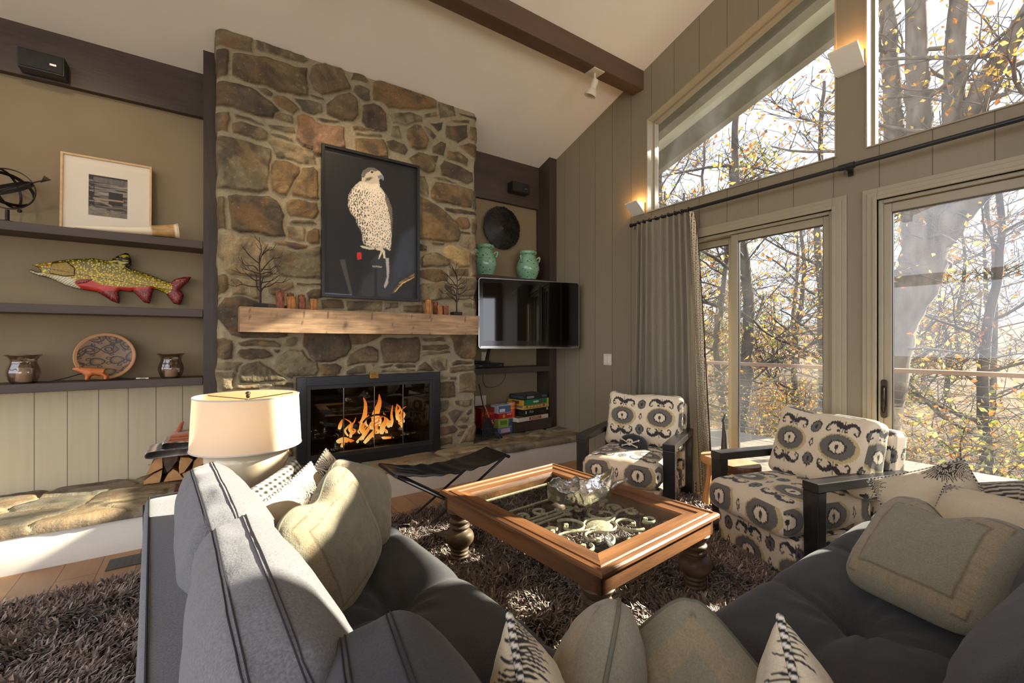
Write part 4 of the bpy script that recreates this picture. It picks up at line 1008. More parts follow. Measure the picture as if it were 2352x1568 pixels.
tl = Matrix.Rotation(math.radians(-3), 4, 'X')
def local(o, M): o.data.transform(M)
x0, x1, z0, z1 = -.235, .235, .002, .528
MM = tl
b = B(); ring_frame(b, x0, x1, z0, z1, -.012, .014, .013); b.xform(MM); b.build('frame', mk('maple_frame', lin(196, 160, 112), lin(212, 178, 130), rough=.5, nscale=30), t, smooth=0, bevel=.0015)
nx, nz = 150, 170
X, Z = np.meshgrid(np.linspace(x0 + .012, x1 - .012, nx), np.linspace(z0 + .012, z1 - .012, nz), indexing='ij')
b = B(); b.grid(np.stack([X, 0 * X, Z], -1)); b.xform(MM); b.build('print', PRINT, t, smooth=0, col=barn(X - .566, Z + 1.95).reshape(-1, 3))
b = B(); b.box(x0 + .012, x1 - .012, .002, .010, z0 + .012, z1 - .012); b.xform(MM); b.build('backing', M_('white'), t, smooth=0)
b = B(); b.add([(x0 + .012, -.006, z0 + .012), (x1 - .012, -.006, z0 + .012), (x1 - .012, -.006, z1 - .012), (x0 + .012, -.006, z1 - .012)], [(0, 1, 2, 3)]); b.xform(MM); b.build('glazing', M_('picglass'), t, smooth=0)

# horn lying in front of the print
t = thing('drinking_horn', 'cream horn with a mottled brown wide end lying on the top left shelf', 'horn', (-.42, 3.955, SH1))
P = bez([(-.29, .02, .016), (-.12, .0, .021), (.02, -.01, .030), (.14, -.005, .044), (.245, .0, .056)], 10); n = len(P)
r = np.interp(np.linspace(0, 1, n), [0, .2, .5, .8, 1], [.008, .018, .027, .041, .053])
b = B(); b.tube(P, r, 22, cap=False); b.tube(P[-6:], r[-6:] * .9, 22, cap=False)
tt = np.concatenate([np.repeat(np.linspace(0, 1, n), 22), np.ones(6 * 22)])[:, None]
V = b.allv(); nz_ = fbm(V[:, 0] * 30, V[:, 2] * 60 + V[:, 1] * 40, 4, 2)[:, None]
c = np.array(lin(222, 206, 176)) + 0 * tt * np.zeros(3); c = np.where((tt > .66) & (tt < .93), np.array(lin(186, 146, 88)) * (1.5 - 1.2 * nz_) , c)
b.build('horn', mk('horn_skin', (1, 1, 1), None, rough=.4, attr=True), t, smooth=60, col=c)
b = B(); e = P[-1]; T_ = (P[-1] - P[-3]); T_ /= np.linalg.norm(T_); b.tube([e - T_ * .006, e + T_ * .006], .055, 24, cap=False); b.tube([e - T_ * .006, e + T_ * .006], .048, 24, cap=False)
b.build('rim', mk('horn_rim', lin(210, 188, 150), None, rough=.4), t)

# painted wooden trout
def trout():
    poly = PL['fish outline']; x0, z0 = poly.min(0) - .004; x1, z1 = poly.max(0) + .004; st = .0026
    nx = int((x1 - x0) / st); nz = int((z1 - z0) / st)
    X, Z = np.meshgrid(np.linspace(x0, x1, nx), np.linspace(z0, z1, nz), indexing='ij')
    d = sdpoly(X, Z, poly)
    S = lambda k: sdpoly(X + (vnoise(X * 200, Z * 200, 5) - .5) * .004, Z, PL['fish ' + k])
    m = lambda q, w=.003: np.clip(.5 - q / w, 0, 1)
    t = np.clip((X + .94) / .8, 0, 1); mid = 1.745 - .13 * t
    C = np.ones(X.shape + (3,)) * np.array(lin(150, 126, 30))
    C = mixc(C, np.array(lin(96, 92, 26)), np.clip((Z - mid + .02) * 14, 0, 1) * .8)
    C = mixc(C, np.array(lin(30, 34, 16)), np.clip(1 - (-d - .004) / .022, 0, 1) * (Z > mid) * (.4 + .6 * vnoise(X * 90, Z * 90, 3)))
    dx, dy, q = dots(X, Z, .011, 3); C = mixc(C, np.array(lin(78, 80, 24)), (np.hypot(dx * .7, dy * 1.3) < .42 * q) * .55)
    dx, dy, q = dots(X + .3, Z, .013, 9); C = mixc(C, np.array(lin(224, 196, 62)), (np.hypot(dx, dy) < .16 + .26 * q) * (q > .25) * .95)
    dx, dy, q = dots(X, Z + .2, .030, 12); r_ = np.hypot(dx, dy); C = mixc(C, np.array(lin(30, 30, 28)), ((r_ < .17) & (q > .45) & (X < -.45))); C = mixc(C, np.array(lin(226, 232, 220)), ((r_ < .095) & (q > .45) & (X < -.45)))
    C = mixc(C, np.array(lin(216, 208, 172)), m(S('throat'), .01)); C = mixc(C, np.array(lin(60, 54, 40)), m(S('throat')) * ((X * 30 + Z * 160) % 1 < .22))
    C = mixc(C, np.array(lin(176, 44, 30)), m(S('belly'), .008)); C = mixc(C, np.array(lin(206, 84, 56)), m(S('belly'), .008) * np.clip(fbm(X * 20, Z * 90, 3, 8) * 2 - .8, 0, 1))
    C = mixc(C, np.array(lin(146, 116, 26)), m(S('gill')) * .8); C = mixc(C, np.array(lin(28, 22, 12)), (np.abs(S('gill')) < .0028))
    for k in ('tail', 'fin1', 'fin2', 'pec'):
        s = m(S(k)); C = mixc(C, np.array(lin(132, 26, 28)), s); rib = ((X * 60 - Z * 130 + 2 * vnoise(X * 30, Z * 30, 2)) % 1); C = mixc(C, np.array(lin(58, 12, 16)), s * (rib < .3)); C = mixc(C, np.array(lin(214, 150, 120)), s * (rib > .93) * .8)
    s = m(S('dorsal')); C = mixc(C, np.array(lin(176, 158, 40)), s); C = mixc(C, np.array(lin(26, 26, 12)), s * (vnoise(X * 60, Z * 140, 15) > .52))
    C = mixc(C, np.array(lin(24, 20, 12)), np.abs(Z - (1.706 - .125 * t)) < .0016)
    C = mixc(C, np.array(lin(196, 110, 30)), m(S('eye'))); C = mixc(C, np.array(lin(10, 8, 6)), m(S('eye') + .006))
    C = mixc(C, np.array(lin(22, 18, 12)), (d > -.0032) * .85)
    Yv = 4.098 - .022 * np.sqrt(np.clip(1 - (1 - np.clip(-d / .035, 0, 1)) ** 2, 0, 1)) - .004 * m(S('pec')) - .003 * m(S('gill'))
    cx = (d[:-1, :-1] + d[1:, 1:]) / 2 < 0
    b = B(); b.grid(np.stack([X, Yv, Z], -1), mask=cx)
    b.prism([tuple(p) for p in poly], 4.098, 4.122, 'y')
    c = np.concatenate([C.reshape(-1, 3), np.ones((len(poly) * 2, 3)) * np.array(lin(40, 30, 22))], 0)
    o = b.build('carved_fish', mk('painted_fish', (1, 1, 1), None, rough=.35, attr=True), smooth=60, col=c, loc=(-.52, 4.1, 1.66))
    tag(o, 'painted wooden trout with red belly and fins hung above the middle left shelf', 'wall ornament')
trout()

# hurricane candle glasses
amber = glass_mat('smoky_glass', (.80, .73, .68), 2.2, rough=.02)
whitewax = mk('white_wax', lin(232, 222, 200), None, rough=.5, sub=.3)
def hurricane(x, y, s, label, ch, tilt=0):
    t = thing('candle_glass', label, 'candle holder', (x, y, SH3), 0, 'ribbed candle glasses on the lowest left shelf')
    prof = [(.052, .0), (.058, .006), (.074, .05), (.073, .085), (.060, .125), (.063, .15), (.082, .172), (.084, .177)]
    th = np.linspace(0, 2 * PI, 64, endpoint=False)
    def shell(off):
        return np.array([[((r * (1 + .035 * math.cos(8 * a) * (1 if z < .16 else .2)) - off) * math.cos(a) * s, (r * (1 + .035 * math.cos(8 * a) * (1 if z < .16 else .2)) - off) * math.sin(a) * s, z * s + (off if z < .01 else 0)) for a in th] for r, z in [tuple(q) for q in bez(prof, 4)]])
    o = shell(0); i = shell(.004)[::-1]
    b = B(); b.grid(np.concatenate([o, i], 0), wv=True, wu=True); b.build('glass', amber, t, smooth=60)
    B().lathe([(0, .002), (.075 * s * .7, .002), (.075 * s * .7, .006), (0, .006)], 24).build('foot', M_('charcoal'), t)
    c = B(); c.lathe([(0, 0), (.036 * s, 0), (.038 * s, .01), (.037 * s, ch), (.030 * s, ch - .004), (0, ch - .006)], 24, TR(0, 0, .008) @ Matrix.Rotation(math.radians(tilt), 4, 'Y')); cd = c.build('candle', whitewax, t)
    B().tube([(0, 0, ch - .004), (.002, 0, ch + .008)], .0014, 6).build('wick', M_('matteblack'), t)
hurricane(-.95, 4.015, 1.0, 'larger ribbed candle glass with a slumped white candle at the far left', .085, 7)
hurricane(-.217, 4.02, .98, 'ribbed candle glass with a short white candle beside the chimney post', .045)

# decorated bowl on edge
def bowlpat(U, V, R):
    C = np.ones(U.shape + (3,)) * np.array(lin(124, 95, 66)) * (.7 + .6 * fbm(U * 30, V * 30, 3, 4))[..., None]
    ink = np.zeros(U.shape, bool)
    def lens(cx, cy, a, b_, rot=0):
        c, s = math.cos(rot), math.sin(rot); x = (U - cx) * c + (V - cy) * s; y = -(U - cx) * s + (V - cy) * c
        return x / a, y / b_
    w = .045
    for (cx, cy, rot) in ((-.075, .045, 0), (.02, .05, 0), (.11, .075, -.7), (-.045, .125, .15), (.04, .12, -.35), (-.145, .02, .2)):
        x, y = lens(cx, cy, .048, .026, rot); e = np.abs(y) - (1 - x ** 2); ins = (e < 0) & (np.abs(x) < 1)
        ink |= (np.abs(e) < .16) & (np.abs(x) < 1.05); ink |= ins & (np.abs(np.abs(x - .35) - .0) < .07); ink |= ins & (np.abs(np.hypot((x + .15) * 1.0, y * .8) - .38) < .10); ink |= ins & (x > .45) & (((x * 6 + y * 3) % 1) < .45)
        ink |= (np.abs(x) < .05) & (np.abs(y) > 1) & (np.abs(y) < 1.5); ink |= (np.abs(np.hypot((x - .2) * 1.2, np.abs(y) - 1.35) - .22) < .08)
    for (cx, cy, rot) in ((-.04, -.035, .05), (.06, -.025, .05), (-.14, -.06, .1), (.02, -.11, .2), (.12, -.09, .8), (.135, .0, 1.2), (-.06, -.13, -.1)):
        x, y = lens(cx, cy, .036, .024, rot); rr = np.hypot(x, y * (1 + .25 * x)); an = np.arctan2(y, x)
        ink |= np.abs(rr - 1) < .13; ink |= (rr > .55) & (rr < 1) & ((an * 3.2) % 1 < .42); ink |= (np.abs(np.hypot(x + 1.25, np.abs(y) - .7) - .32) < .1); ink |= (np.abs(np.hypot(x - .3, y + 1.45) - .28) < .09)
    C = mixc(C, np.array(lin(40, 30, 24)), ink * .92)
    r = np.hypot(U, V); C = mixc(C, np.array(lin(176, 128, 82)), r > R * .93)
    return C
t = thing('decorated_bowl', 'round wooden bowl painted with dark fish and turtles, standing on edge', 'bowl', (-.572, 4.06, SH3 + .004))
R = .152; nr, na = 46, 150
rr = np.linspace(.001, 1, nr) * R; th = np.linspace(0, 2 * PI, na, endpoint=False)
RR, TH = np.meshgrid(rr, th, indexing='ij'); U, V = RR * np.cos(TH), RR * np.sin(TH)
Wd = .028 * (RR / R) ** 2
Mb = TR(0, .0, R) @ Matrix.Rotation(math.radians(-12), 4, 'X')
b = B(); b.grid(np.stack([U, -Wd, V], -1), wv=True); n0 = b.n
b.grid(np.stack([U * 1.03, -Wd * .96 + .012, V * 1.03], -1), wv=True); b.xform(Mb)
b.build('bowl', mk('painted_bowl', (1, 1, 1), None, rough=.5, attr=True), t, smooth=60, col=np.concatenate([bowlpat(U, V, R).reshape(-1, 3), np.ones((nr * na, 3)) * np.array(lin(150, 106, 68))], 0))
b = B(); b.tube([(R * 1.015 * math.cos(a), -.022, R * 1.015 * math.sin(a)) for a in th], .006, 8, closed=True); b.xform(Mb); b.build('rim', mk('bowl_rim', lin(182, 130, 82), None, rough=.5), t)

# carved bear
def skin_obj(name, verts, edges, radii, mat, parent=None, sub=2, loc=None, root=0, flat=None):
    me = bpy.data.meshes.new(name); me.from_pydata(verts, edges, [])
    o = bpy.data.objects.new(name, me); COL.objects.link(o)
    m = o.modifiers.new('skin', 'SKIN'); m.use_smooth_shade = True
    for i, r in enumerate(radii):
        sv = me.skin_vertices[0].data[i]; sv.radius = r if isinstance(r, tuple) else (r, r); sv.use_root = (i == root)
    s = o.modifiers.new('sub', 'SUBSURF'); s.levels = sub; s.render_levels = sub
    me.materials.append(mat)
    if parent: o.parent = parent
    if loc is not None: o.location = loc
    return o
bearmat = mk('carved_orange_wood', lin(176, 92, 38), lin(200, 116, 54), rough=.35, nscale=8, stretch=(.3, 1, 1))
bv = [(-.098, 0, .082), (-.07, 0, .08), (-.045, 0, .070), (-.012, 0, .062), (.03, 0, .066), (.062, 0, .056), (-.022, -.012, .036), (-.030, -.014, .006), (-.018, .014, .036), (-.024, .016, .006), (.066, -.012, .032), (.064, -.014, .006), (.066, .014, .032), (.074, .016, .006), (-.062, -.012, .092), (-.062, .012, .092)]
be = [(0, 1), (1, 2), (2, 3), (3, 4), (4, 5), (3, 6), (6, 7), (3, 8), (8, 9), (5, 10), (10, 11), (5, 12), (12, 13), (1, 14), (1, 15)]
br_ = [.006, .014, .019, .026, .027, .024, .012, .009, .012, .009, .013, .009, .013, .009, .004, .004]
bo = skin_obj('carved_bear', bv, be, br_, bearmat, sub=2, loc=(-.622, 3.955, SH3), root=4)
tag(bo, 'orange carved wooden bear walking left in front of the decorated bowl', 'figurine')
b = B(); b.tube(bez([(-.96, 4.05, SH3 + .006), (-.84, 3.99, SH3 + .006), (-.76, 3.99, SH3 + .022), (-.66, 4.02, SH3 + .05), (-.55, 4.03, SH3 + .02), (-.45, 3.99, SH3 + .006), (-.40, 3.97, SH3 + .006)], 8), .0038, 8)
t = thing('charging_cable', 'thin black cable with a white plug lying along the lowest left shelf', 'cable', (-.66, 4.0, SH3))
reparent(b.build('cord', M_('black')), t)
b = B(); b.tube([(-.405, 3.97, SH3 + .006), (-.385, 3.968, SH3 + .006), (-.385, 3.968, SH3 + .006), (-.35, 3.966, SH3 + .005)], [.005, .005, .0028, .0028], 8); b.box(-.352, -.338, 3.961, 3.971, SH3 + .001, SH3 + .009)
reparent(b.build('plug', M_('white')), t)

# ---------------------------------------------------------------- firewood on the hearth
HZ = .252
logend = mk('split_log_end', lin(176, 128, 78), lin(206, 160, 104), rough=.85, nscale=14, contrast=.4, bump=.3, bscale=60)
logbark = mk('log_bark', lin(70, 50, 34), lin(128, 94, 62), rough=.95, nscale=20, contrast=.7, bump=.9, bscale=40, stretch=(1, .4, 1))
names = {'a': 'barked log at the bottom left of the firewood stack', 'b': 'triangular split log in the bottom middle of the firewood stack', 'c': 'split log at the bottom right of the firewood stack', 'd': 'rough barked log lying second up at the left of the firewood stack',
         'e': 'dark-ended wedge log at the upper left of the firewood stack', 'f': 'bright wedge-shaped log in the middle of the firewood stack', 'g': 'grey-ended log right of the bright wedge in the firewood stack', 'h': 'round sawn log on the top right of the firewood stack under the lamp shade', 'i': 'split log low at the right of the firewood stack behind the cushion'}
darkend = mk('weathered_log_end', lin(66, 52, 42), lin(104, 84, 66), rough=.9, nscale=18, contrast=.5)
for k in 'abcdefghi':
    P = PL['log ' + k].copy(); cen = P.mean(0); P = cen + (P - cen) * .965; P[:, 1] = np.maximum(P[:, 1], HZ + .004)
    y0 = 3.84 + .03 * random.random(); y1 = 4.125
    t = thing('firewood_log', names[k], 'log', (cen[0], (y0 + y1) / 2, P[:, 1].min()), 0, 'split logs stacked on the hearth')
    P2 = np.array([q for i in range(len(P)) for q in (P[i], P[i] * .6 + P[(i + 1) % len(P)] * .4)])
    m = len(P2); ys = np.linspace(y0, y1, 7)
    V = np.array([[(cen[0] + (p[0] - cen[0]) * (1 + .05 * mnoise.noise((i * .9, yy * 9, ord(k)))), yy, max(HZ + .003, cen[1] + (p[1] - cen[1]) * (1 + .05 * mnoise.noise((i * .9, yy * 9 + 5, ord(k)))))) for i, p in enumerate(P2)] for yy in ys])
    b = B(); b.grid(V, wv=True); b.f.append([(len(ys) - 1) * m + i for i in range(m)]); reparent(b.build('bark', logbark if k in 'adgh' else logend, smooth=40), t)
    b = B(); b.add(V[0], [tuple(range(m))]); reparent(b.build('cut_end', darkend if k == 'e' else logend, smooth=0), t)
TOPZ = max(PL['log ' + k][:, 1].max() for k in 'defg') + .004

def folded_blanket():
    nu, nv = 90, 40
    prof = bez([(-.30, .012), (-.36, .024), (-.35, .05), (-.28, .052), (-.16, .050), (-.05, .052), (.02, .05)], 12)
    lay = []
    for j, (sx, oz, ox) in enumerate(((1, 0, 0), (.82, .045, .02))):
        pr = np.array([(-.34, .0), (-.372, .012), (-.372, .034), (-.34, .047), (-.2, .044), (-.06, .045), (.10, .036), (.115, .022), (.10, .008)])
        P = bez(np.concatenate([pr, [(.0, .0), (-.2, .0)]]), 8); lay.append(np.stack([P[:, 0] * sx + ox, P[:, 1] + oz], -1))
    b = B(); cols = []
    for P in lay:
        ys = np.linspace(3.80, 4.06, 24); P = P + np.array([.03, 0])
        V = np.array([[(p[0] + .008 * mnoise.noise((p[0] * 8, y * 8, 1)), y + .01 * mnoise.noise((p[0] * 9, 2, 3)), TOPZ + p[1] + .008 * mnoise.noise((p[0] * 7, y * 9, 4))) for y in ys] for p in P])
        b.grid(V, wu=True)
        s = np.concatenate([[0], np.cumsum(np.linalg.norm(np.diff(P, axis=0), axis=1))])
        st = (s[:, None] * 9 + 0 * ys[None]) % 1
        C = np.ones(V.shape) * np.array(lin(236, 226, 204)); C = np.where((st < .30)[..., None], np.array(lin(30, 26, 24)), C); C = np.where(((st > .55) & (st < .78))[..., None], np.array(lin(120, 108, 92)), C)
        C = np.where(((st > .82) & (st < .96))[..., None], np.array(lin(214, 150, 62)), C); cols.append(C.reshape(-1, 3))
    o = b.build('folded_blanket', mk('wool_blanket', (1, 1, 1), (1, 1, 1), rough=.95, attr=True, nscale=200, contrast=.15, sheen=.3), smooth=60, col=np.concatenate(cols, 0), loc=(-.13, 3.93, TOPZ))
    tag(o, 'folded cream, black and gold striped blanket on top of the firewood', 'blanket')
folded_blanket()
BZ = TOPZ + .092
t = thing('folded_cloth', 'folded rust orange cloth with a raised tip on top of the striped blanket', 'cloth', (-.105, 3.93, BZ))
rust = mk('rust_cloth', lin(150, 78, 34), lin(178, 98, 48), rough=.95, nscale=40, sheen=.4)
nn = 40
U, V = np.meshgrid(np.linspace(-1, 1, nn), np.linspace(-1, 1, nn), indexing='ij')
for k in range(3):
    b = B(); z0 = k * .017; f = .017 * np.sqrt(np.clip(1 - U ** 8, 0, 1) * np.clip(1 - V ** 8, 0, 1))
    X = U * (.125 - .006 * k); Yy = V * (.10 - .004 * k)
    b.grid(np.stack([X, Yy, z0 + f + .004 * (fbm(U * 3 + k, V * 3, 3, k) - .4)], -1)); b.grid(np.stack([X, Yy, np.full(U.shape, z0 + .001)], -1)); b.build('fold', rust, t, smooth=60)
skin_obj('tip', [(-.07, 0, .045), (-.058, 0, .08), (-.045, .0, .112), (-.04, .0, .128)], [(0, 1), (1, 2), (2, 3)], [(.035, .02), (.022, .016), (.015, .011), (.008, .008)], rust, t)
# ================================================================ RIGHT BAY
t = thing('wall_disc', 'round black wall disc made of overlapping scales above the green vases', 'wall ornament', (2.69, 4.13, 2.475))
r = random.Random(3)
b = B(); b.lathe([(0, 0), (.205, 0), (.20, .03), (0, .036)], 48, Matrix.Rotation(PI / 2, 4, 'X')); b.build('backing', M_('matteblack'), t)
cnt = 0; b = B()
for ring in range(11):
    rr = .215 * (1 - ring / 11) + .005; k = max(4, int(2 * PI * rr / .032))
    for i in range(k):
        a = 2 * PI * (i + .5 * (ring % 2) + .3 * r.random()) / k
        rd = rr + (r.random() - .5) * .008
        M = TR(rd * math.cos(a), -.026 - .0022 * ring, rd * math.sin(a)) @ Matrix.Rotation(-a, 4, 'Y') @ Matrix.Rotation(math.radians(14 + 14 * r.random()), 4, 'Z') @ Matrix.Rotation(PI / 2, 4, 'X')
        b.lathe([(0, 0), (.019, 0), (.019, .005), (0, .006)], 10, M)
b.build('scales', mk('black_scales', lin(20, 18, 17), lin(46, 42, 38), rough=.5, nscale=18, metal=.2), t, smooth=30)

glaze = mk('green_glaze', lin(110, 158, 124), lin(150, 192, 156), rough=.22, nscale=9, coat=.6, contrast=.4)
# dark flecks and bands in the glaze
nt = glaze.node_tree; p = nt.nodes['Principled BSDF']; lk = p.inputs['Base Color'].links[0].from_socket
tc = N(nt, 'ShaderNodeTexCoord'); mp = N(nt, 'ShaderNodeMapping'); mp.inputs['Scale'].default_value = (14, 14, 30); L(nt, tc.outputs['Object'], mp.inputs[0])
vz = N(nt, 'ShaderNodeTexVoronoi'); vz.inputs['Scale'].default_value = 1.6; L(nt, mp.outputs[0], vz.inputs[0])
ls = N(nt, 'ShaderNodeMath', op='LESS_THAN'); L(nt, vz.outputs['Distance'], ls.inputs[0]); ls.inputs[1].default_value = .2
mxx = N(nt, 'ShaderNodeMix', data_type='RGBA'); L(nt, ls.outputs[0], mxx.inputs[0]); L(nt, lk, mxx.inputs[6]); mxx.inputs[7].default_value = rgba(lin(48, 70, 52)); L(nt, mxx.outputs[2], p.inputs['Base Color'])
def vase(x, y, label):
    t = thing('green_vase', label, 'vase', (x, y, 1.913), 0, 'green glazed vases on the shelf above the television')
    pr = [(.0, 0), (.085, 0), (.092, .006), (.112, .05), (.128, .10), (.130, .135), (.122, .165), (.126, .172), (.112, .20), (.096, .235), (.085, .262), (.084, .272), (.098, .282), (.103, .296), (.100, .312), (.092, .314), (.085, .30), (.08, .27), (0, .26)]
    b = B(); b.lathe([tuple(q) for q in bez(pr, 4)], 40); b.build('body', glaze, t, smooth=60)
    for s in (-1, 1):
        b = B(); P = bez([(s * .096, -.03, .232), (s * .130, -.04, .255), (s * .128, -.045, .22), (s * .112, -.04, .196)], 8); b.tube(P, .009, 10); b.build('handle', glaze, t)
vase(2.395, 4.00, 'green glazed jar beside the stone chimney, half hidden by it')
vase(2.965, 4.005, 'green glazed jar nearest the dark corner post')

# television on an arm
A, Bp = Vector((2.142, 3.69, 0)), Vector((3.21, 3.436, 0))
dx = (Bp - A).normalized(); w = (Bp - A).length
tv = thing('television', 'flat screen television with silver rim swung out on a wall arm', 'television', M=frame(((A.x + Bp.x) / 2, (A.y + Bp.y) / 2, 1.152), (dx.y, -dx.x, 0), (0, 0, 1)))
hh = .682
def rrect(w, h, r, n=8, cy=0):
    P = []
    for cx, cz, a0 in ((w / 2 - r, cy + h - r, 0), (-w / 2 + r, cy + h - r, 90), (-w / 2 + r, cy + r, 180), (w / 2 - r, cy + r, 270)):
        for i in range(n + 1):
            a = math.radians(a0 + 90 * i / n); P.append((cx + r * math.cos(a), cz + r * math.sin(a)))
    return P
# local x right, y up, z towards the viewer
b = B(); b.prism(rrect(w, hh, .03), -.055, 0, 'z'); b.build('housing', M_('black'), tv, smooth=40)
o_ = rrect(w, hh, .03); i_ = rrect(w - .012, hh - .012, .025, cy=.006)
b = B(); n = len(o_)
b.add([(p[0], p[1], -.012) for p in o_] + [(p[0], p[1], .004) for p in o_] + [(p[0], p[1], .004) for p in i_], [(k, (k + 1) % n, n + (k + 1) % n, n + k) for k in range(n)] + [(n + k, n + (k + 1) % n, 2 * n + (k + 1) % n, 2 * n + k) for k in range(n)])
b.build('silver_rim', mk('silver_rim', lin(190, 188, 184), None, rough=.25, metal=.9), tv, smooth=40)
b = B(); b.prism(i_, .0, .002, 'z'); b.build('bezel', mk('gloss_black', lin(8, 8, 9), None, rough=.06, coat=.5), tv, smooth=0)
b = B(); b.box(-w / 2 + .045, w / 2 - .045, .075, hh - .045, .002, .0028); b.build('screen', mk('dark_screen', lin(6, 6, 7), None, rough=.035, spec=.8), tv, smooth=0)
b = B(); b.box(-w / 2 + .02, w / 2 - .02, .008, .024, .002, .006); b.build('speaker_strip', mk('mirror_strip', lin(150, 146, 138), None, rough=.12, metal=1), tv, smooth=0, bevel=.001)
b = B(); b.box(-.2, .2, .18, .5, -.075, -.055); b.tube([(-.05, .34, -.075), (-.05, .34, -.32)], .022, 8); b.build('wall_arm', M_('black'), tv, smooth=0)
b = B()
for k in range(3): b.tube(bez([(-.42 + k * .012, .05, -.06), (-.425 + k * .012, -.05, -.12), (-.43 + k * .014, -.14, -.16), (-.42 + k * .01, -.19, -.17)], 6), .006, 6)
b.build('cables', M_('black'), tv)

# set-top boxes, outlet, cord
t = thing('set_top_box', 'long flat black set-top box on the shelf under the television', 'media box', (2.37, 4.0, .946))
B().box(-.23, .21, -.09, .09, .004, .048).build('case', M_('black'), t, smooth=0, bevel=.003)
b = B(); b.box(-.10, -.06, -.092, -.09, .022, .028); b.box(.0, .02, -.092, -.09, .026, .031); b.box(.16, .18, -.092, -.09, .024, .030); b.build('indicator', M_('steel'), t, smooth=0)
t = thing('remote_box', 'small black box on top of the long set-top box', 'media box', (2.36, 4.01, .9945))
b = B(); b.box(-.10, .08, -.06, .06, 0, .022); b.build('case', M_('black'), t, smooth=0, bevel=.004); B().box(.045, .065, -.062, -.06, .008, .014).build('light', M_('steel'), t, smooth=0)
t = thing('power_outlet', 'ivory power outlet plate on the wall under the television', 'outlet', (2.48, 4.137, 1.05))
B().box(-.045, .045, -.008, .0, -.055, .055).build('plate', M_('plastic'), t, smooth=0, bevel=.002)
b = B(); b.box(-.016, .016, -.010, -.008, .008, .038); b.box(-.016, .016, -.010, -.008, -.038, -.008); b.build('socket', M_('white'), t, smooth=0, bevel=.002)
b = B(); b.tube(bez([(2.30, 3.93, .93), (2.315, 3.895, .88), (2.33, 3.92, .82), (2.38, 3.96, .755), (2.45, 3.98, .735), (2.53, 3.96, .75), (2.585, 3.92, .81), (2.585, 3.893, .88), (2.57, 3.91, .95)], 6), .003, 6)
tag(b.build('hanging_cord', M_('black'), loc=(2.45, 3.93, .735)), 'thin black cord looping below the shelf under the television', 'cord')

# ---------------------------------------------------------------- board games
def boxgame(x, y, z, w, d, h, rz, name, label, cols, group, lid=None):
    t = thing(name, label, 'board game', (x, y, z), rz, group)
    b = B(); b.box(-w / 2, w / 2, -d / 2, d / 2, 0, h); b.build('box', mk(name + '_card', lin(*cols[0]), None, rough=.5), t, smooth=0, bevel=.0015)
    if lid: b = B(); b.box(-w / 2 + .004, w / 2 - .004, -d / 2 + .004, d / 2 - .004, h, h + .0012); b.build('lid_print', mk(name + '_lid', lin(*lid), None, rough=.4), t, smooth=0)
    return t
def panel(t, x0, x1, y, z0, z1, c, side='f', name='print'):
    b = B()
    if side == 'f': b.box(x0, x1, y - .0008, y, z0, z1)
    else: b.box(y - .0008, y, x0, x1, z0, z1)
    return b.build(name, mk('ink', lin(*c), None, rough=.5), t, smooth=0)
SLEFT = Matrix(((0, 0, -1, 0), (-1, 0, 0, 0), (0, 1, 0, 0), (0, 0, 0, 1)))   # text on the -x side
G = 'board games piled by the corner post'
HZg = .256
t = thing('storage_box', 'low dark brown wooden box under the board games', 'box', (2.97, 3.98, HZg), 0)
B().box(-.30, .22, -.13, .14, 0, .10).build('body', M_('darkwood'), t, smooth=0, bevel=.003)
B().box(-.305, .225, -.135, .145, .10, .112).build('lid', M_('darkwood'), t, smooth=0, bevel=.003)
z = HZg + .113; RZ = math.radians(9)
ink = lambda c: mk('ink', lin(*c), None, rough=.5)
t = boxgame(2.90, 3.965, z, .47, .26, .042, RZ, 'board_game', 'flat white board game box at the bottom of the pile by the corner post', [(214, 204, 186)], G, (128, 118, 70))
panel(t, -.07, .12, -.13, .007, .037, (150, 34, 32)); text_mesh('MONOPOLY', .026, M_('white'), TR(.025, -.1315, .021) @ FACE, 'lettering', t, .0003, 1.05)
panel(t, -.05, .06, -.235, .008, .034, (168, 80, 70), 's'); text_mesh('MONOPOLY', .017, M_('white'), TR(-.2365, .005, .021) @ SLEFT, 'lettering', t, .0003)
z += .0435
t = boxgame(2.975, 3.985, z, .40, .25, .075, RZ, 'board_game', 'black board game box above the white one, lettered in silver', [(26, 22, 22)], G)
text_mesh('Risk', .040, MT.setdefault('silverink', mk('silver_ink', lin(170, 168, 164), None, rough=.4)), TR(-.10, -.1265, .048) @ FACE, 'lettering', t, .0003); panel(t, .14, .165, -.125, .045, .07, (206, 200, 188)); panel(t, -.19, -.175, -.125, .03, .06, (206, 200, 188)); panel(t, .03, .13, -.125, .014, .05, (66, 30, 24))
panel(t, -.12, .12, -.20, .01, .065, (44, 36, 34), 's')
z += .0765
t = boxgame(2.955, 3.98, z, .40, .25, .043, RZ, 'board_game', 'yellow board game box with a red stripe in the middle of the pile', [(196, 170, 62)], G)
panel(t, -.16, .13, -.125, .014, .040, (150, 60, 52)); panel(t, -.11, .11, -.20, .018, .04, (128, 100, 110), 's')
for k in range(5): panel(t, -.14 + .05 * k, -.10 + .05 * k, -.1258, .020, .034, (214, 190, 120))
z += .0445
t = boxgame(2.96, 3.985, z, .395, .25, .056, RZ, 'board_game', 'green and gold board game box second from the top of the pile', [(34, 120, 74)], G)
panel(t, -.124, .124, -.1975, .001, .055, (206, 152, 46), 's'); panel(t, -.05, .06, -.198, .012, .046, (110, 60, 24), 's'); panel(t, .165, .195, -.125, .002, .054, (196, 170, 62)); panel(t, -.055, .03, -.1255, .020, .040, (206, 214, 196)); panel(t, .06, .10, -.125, .014, .042, (150, 40, 36))
z += .0575
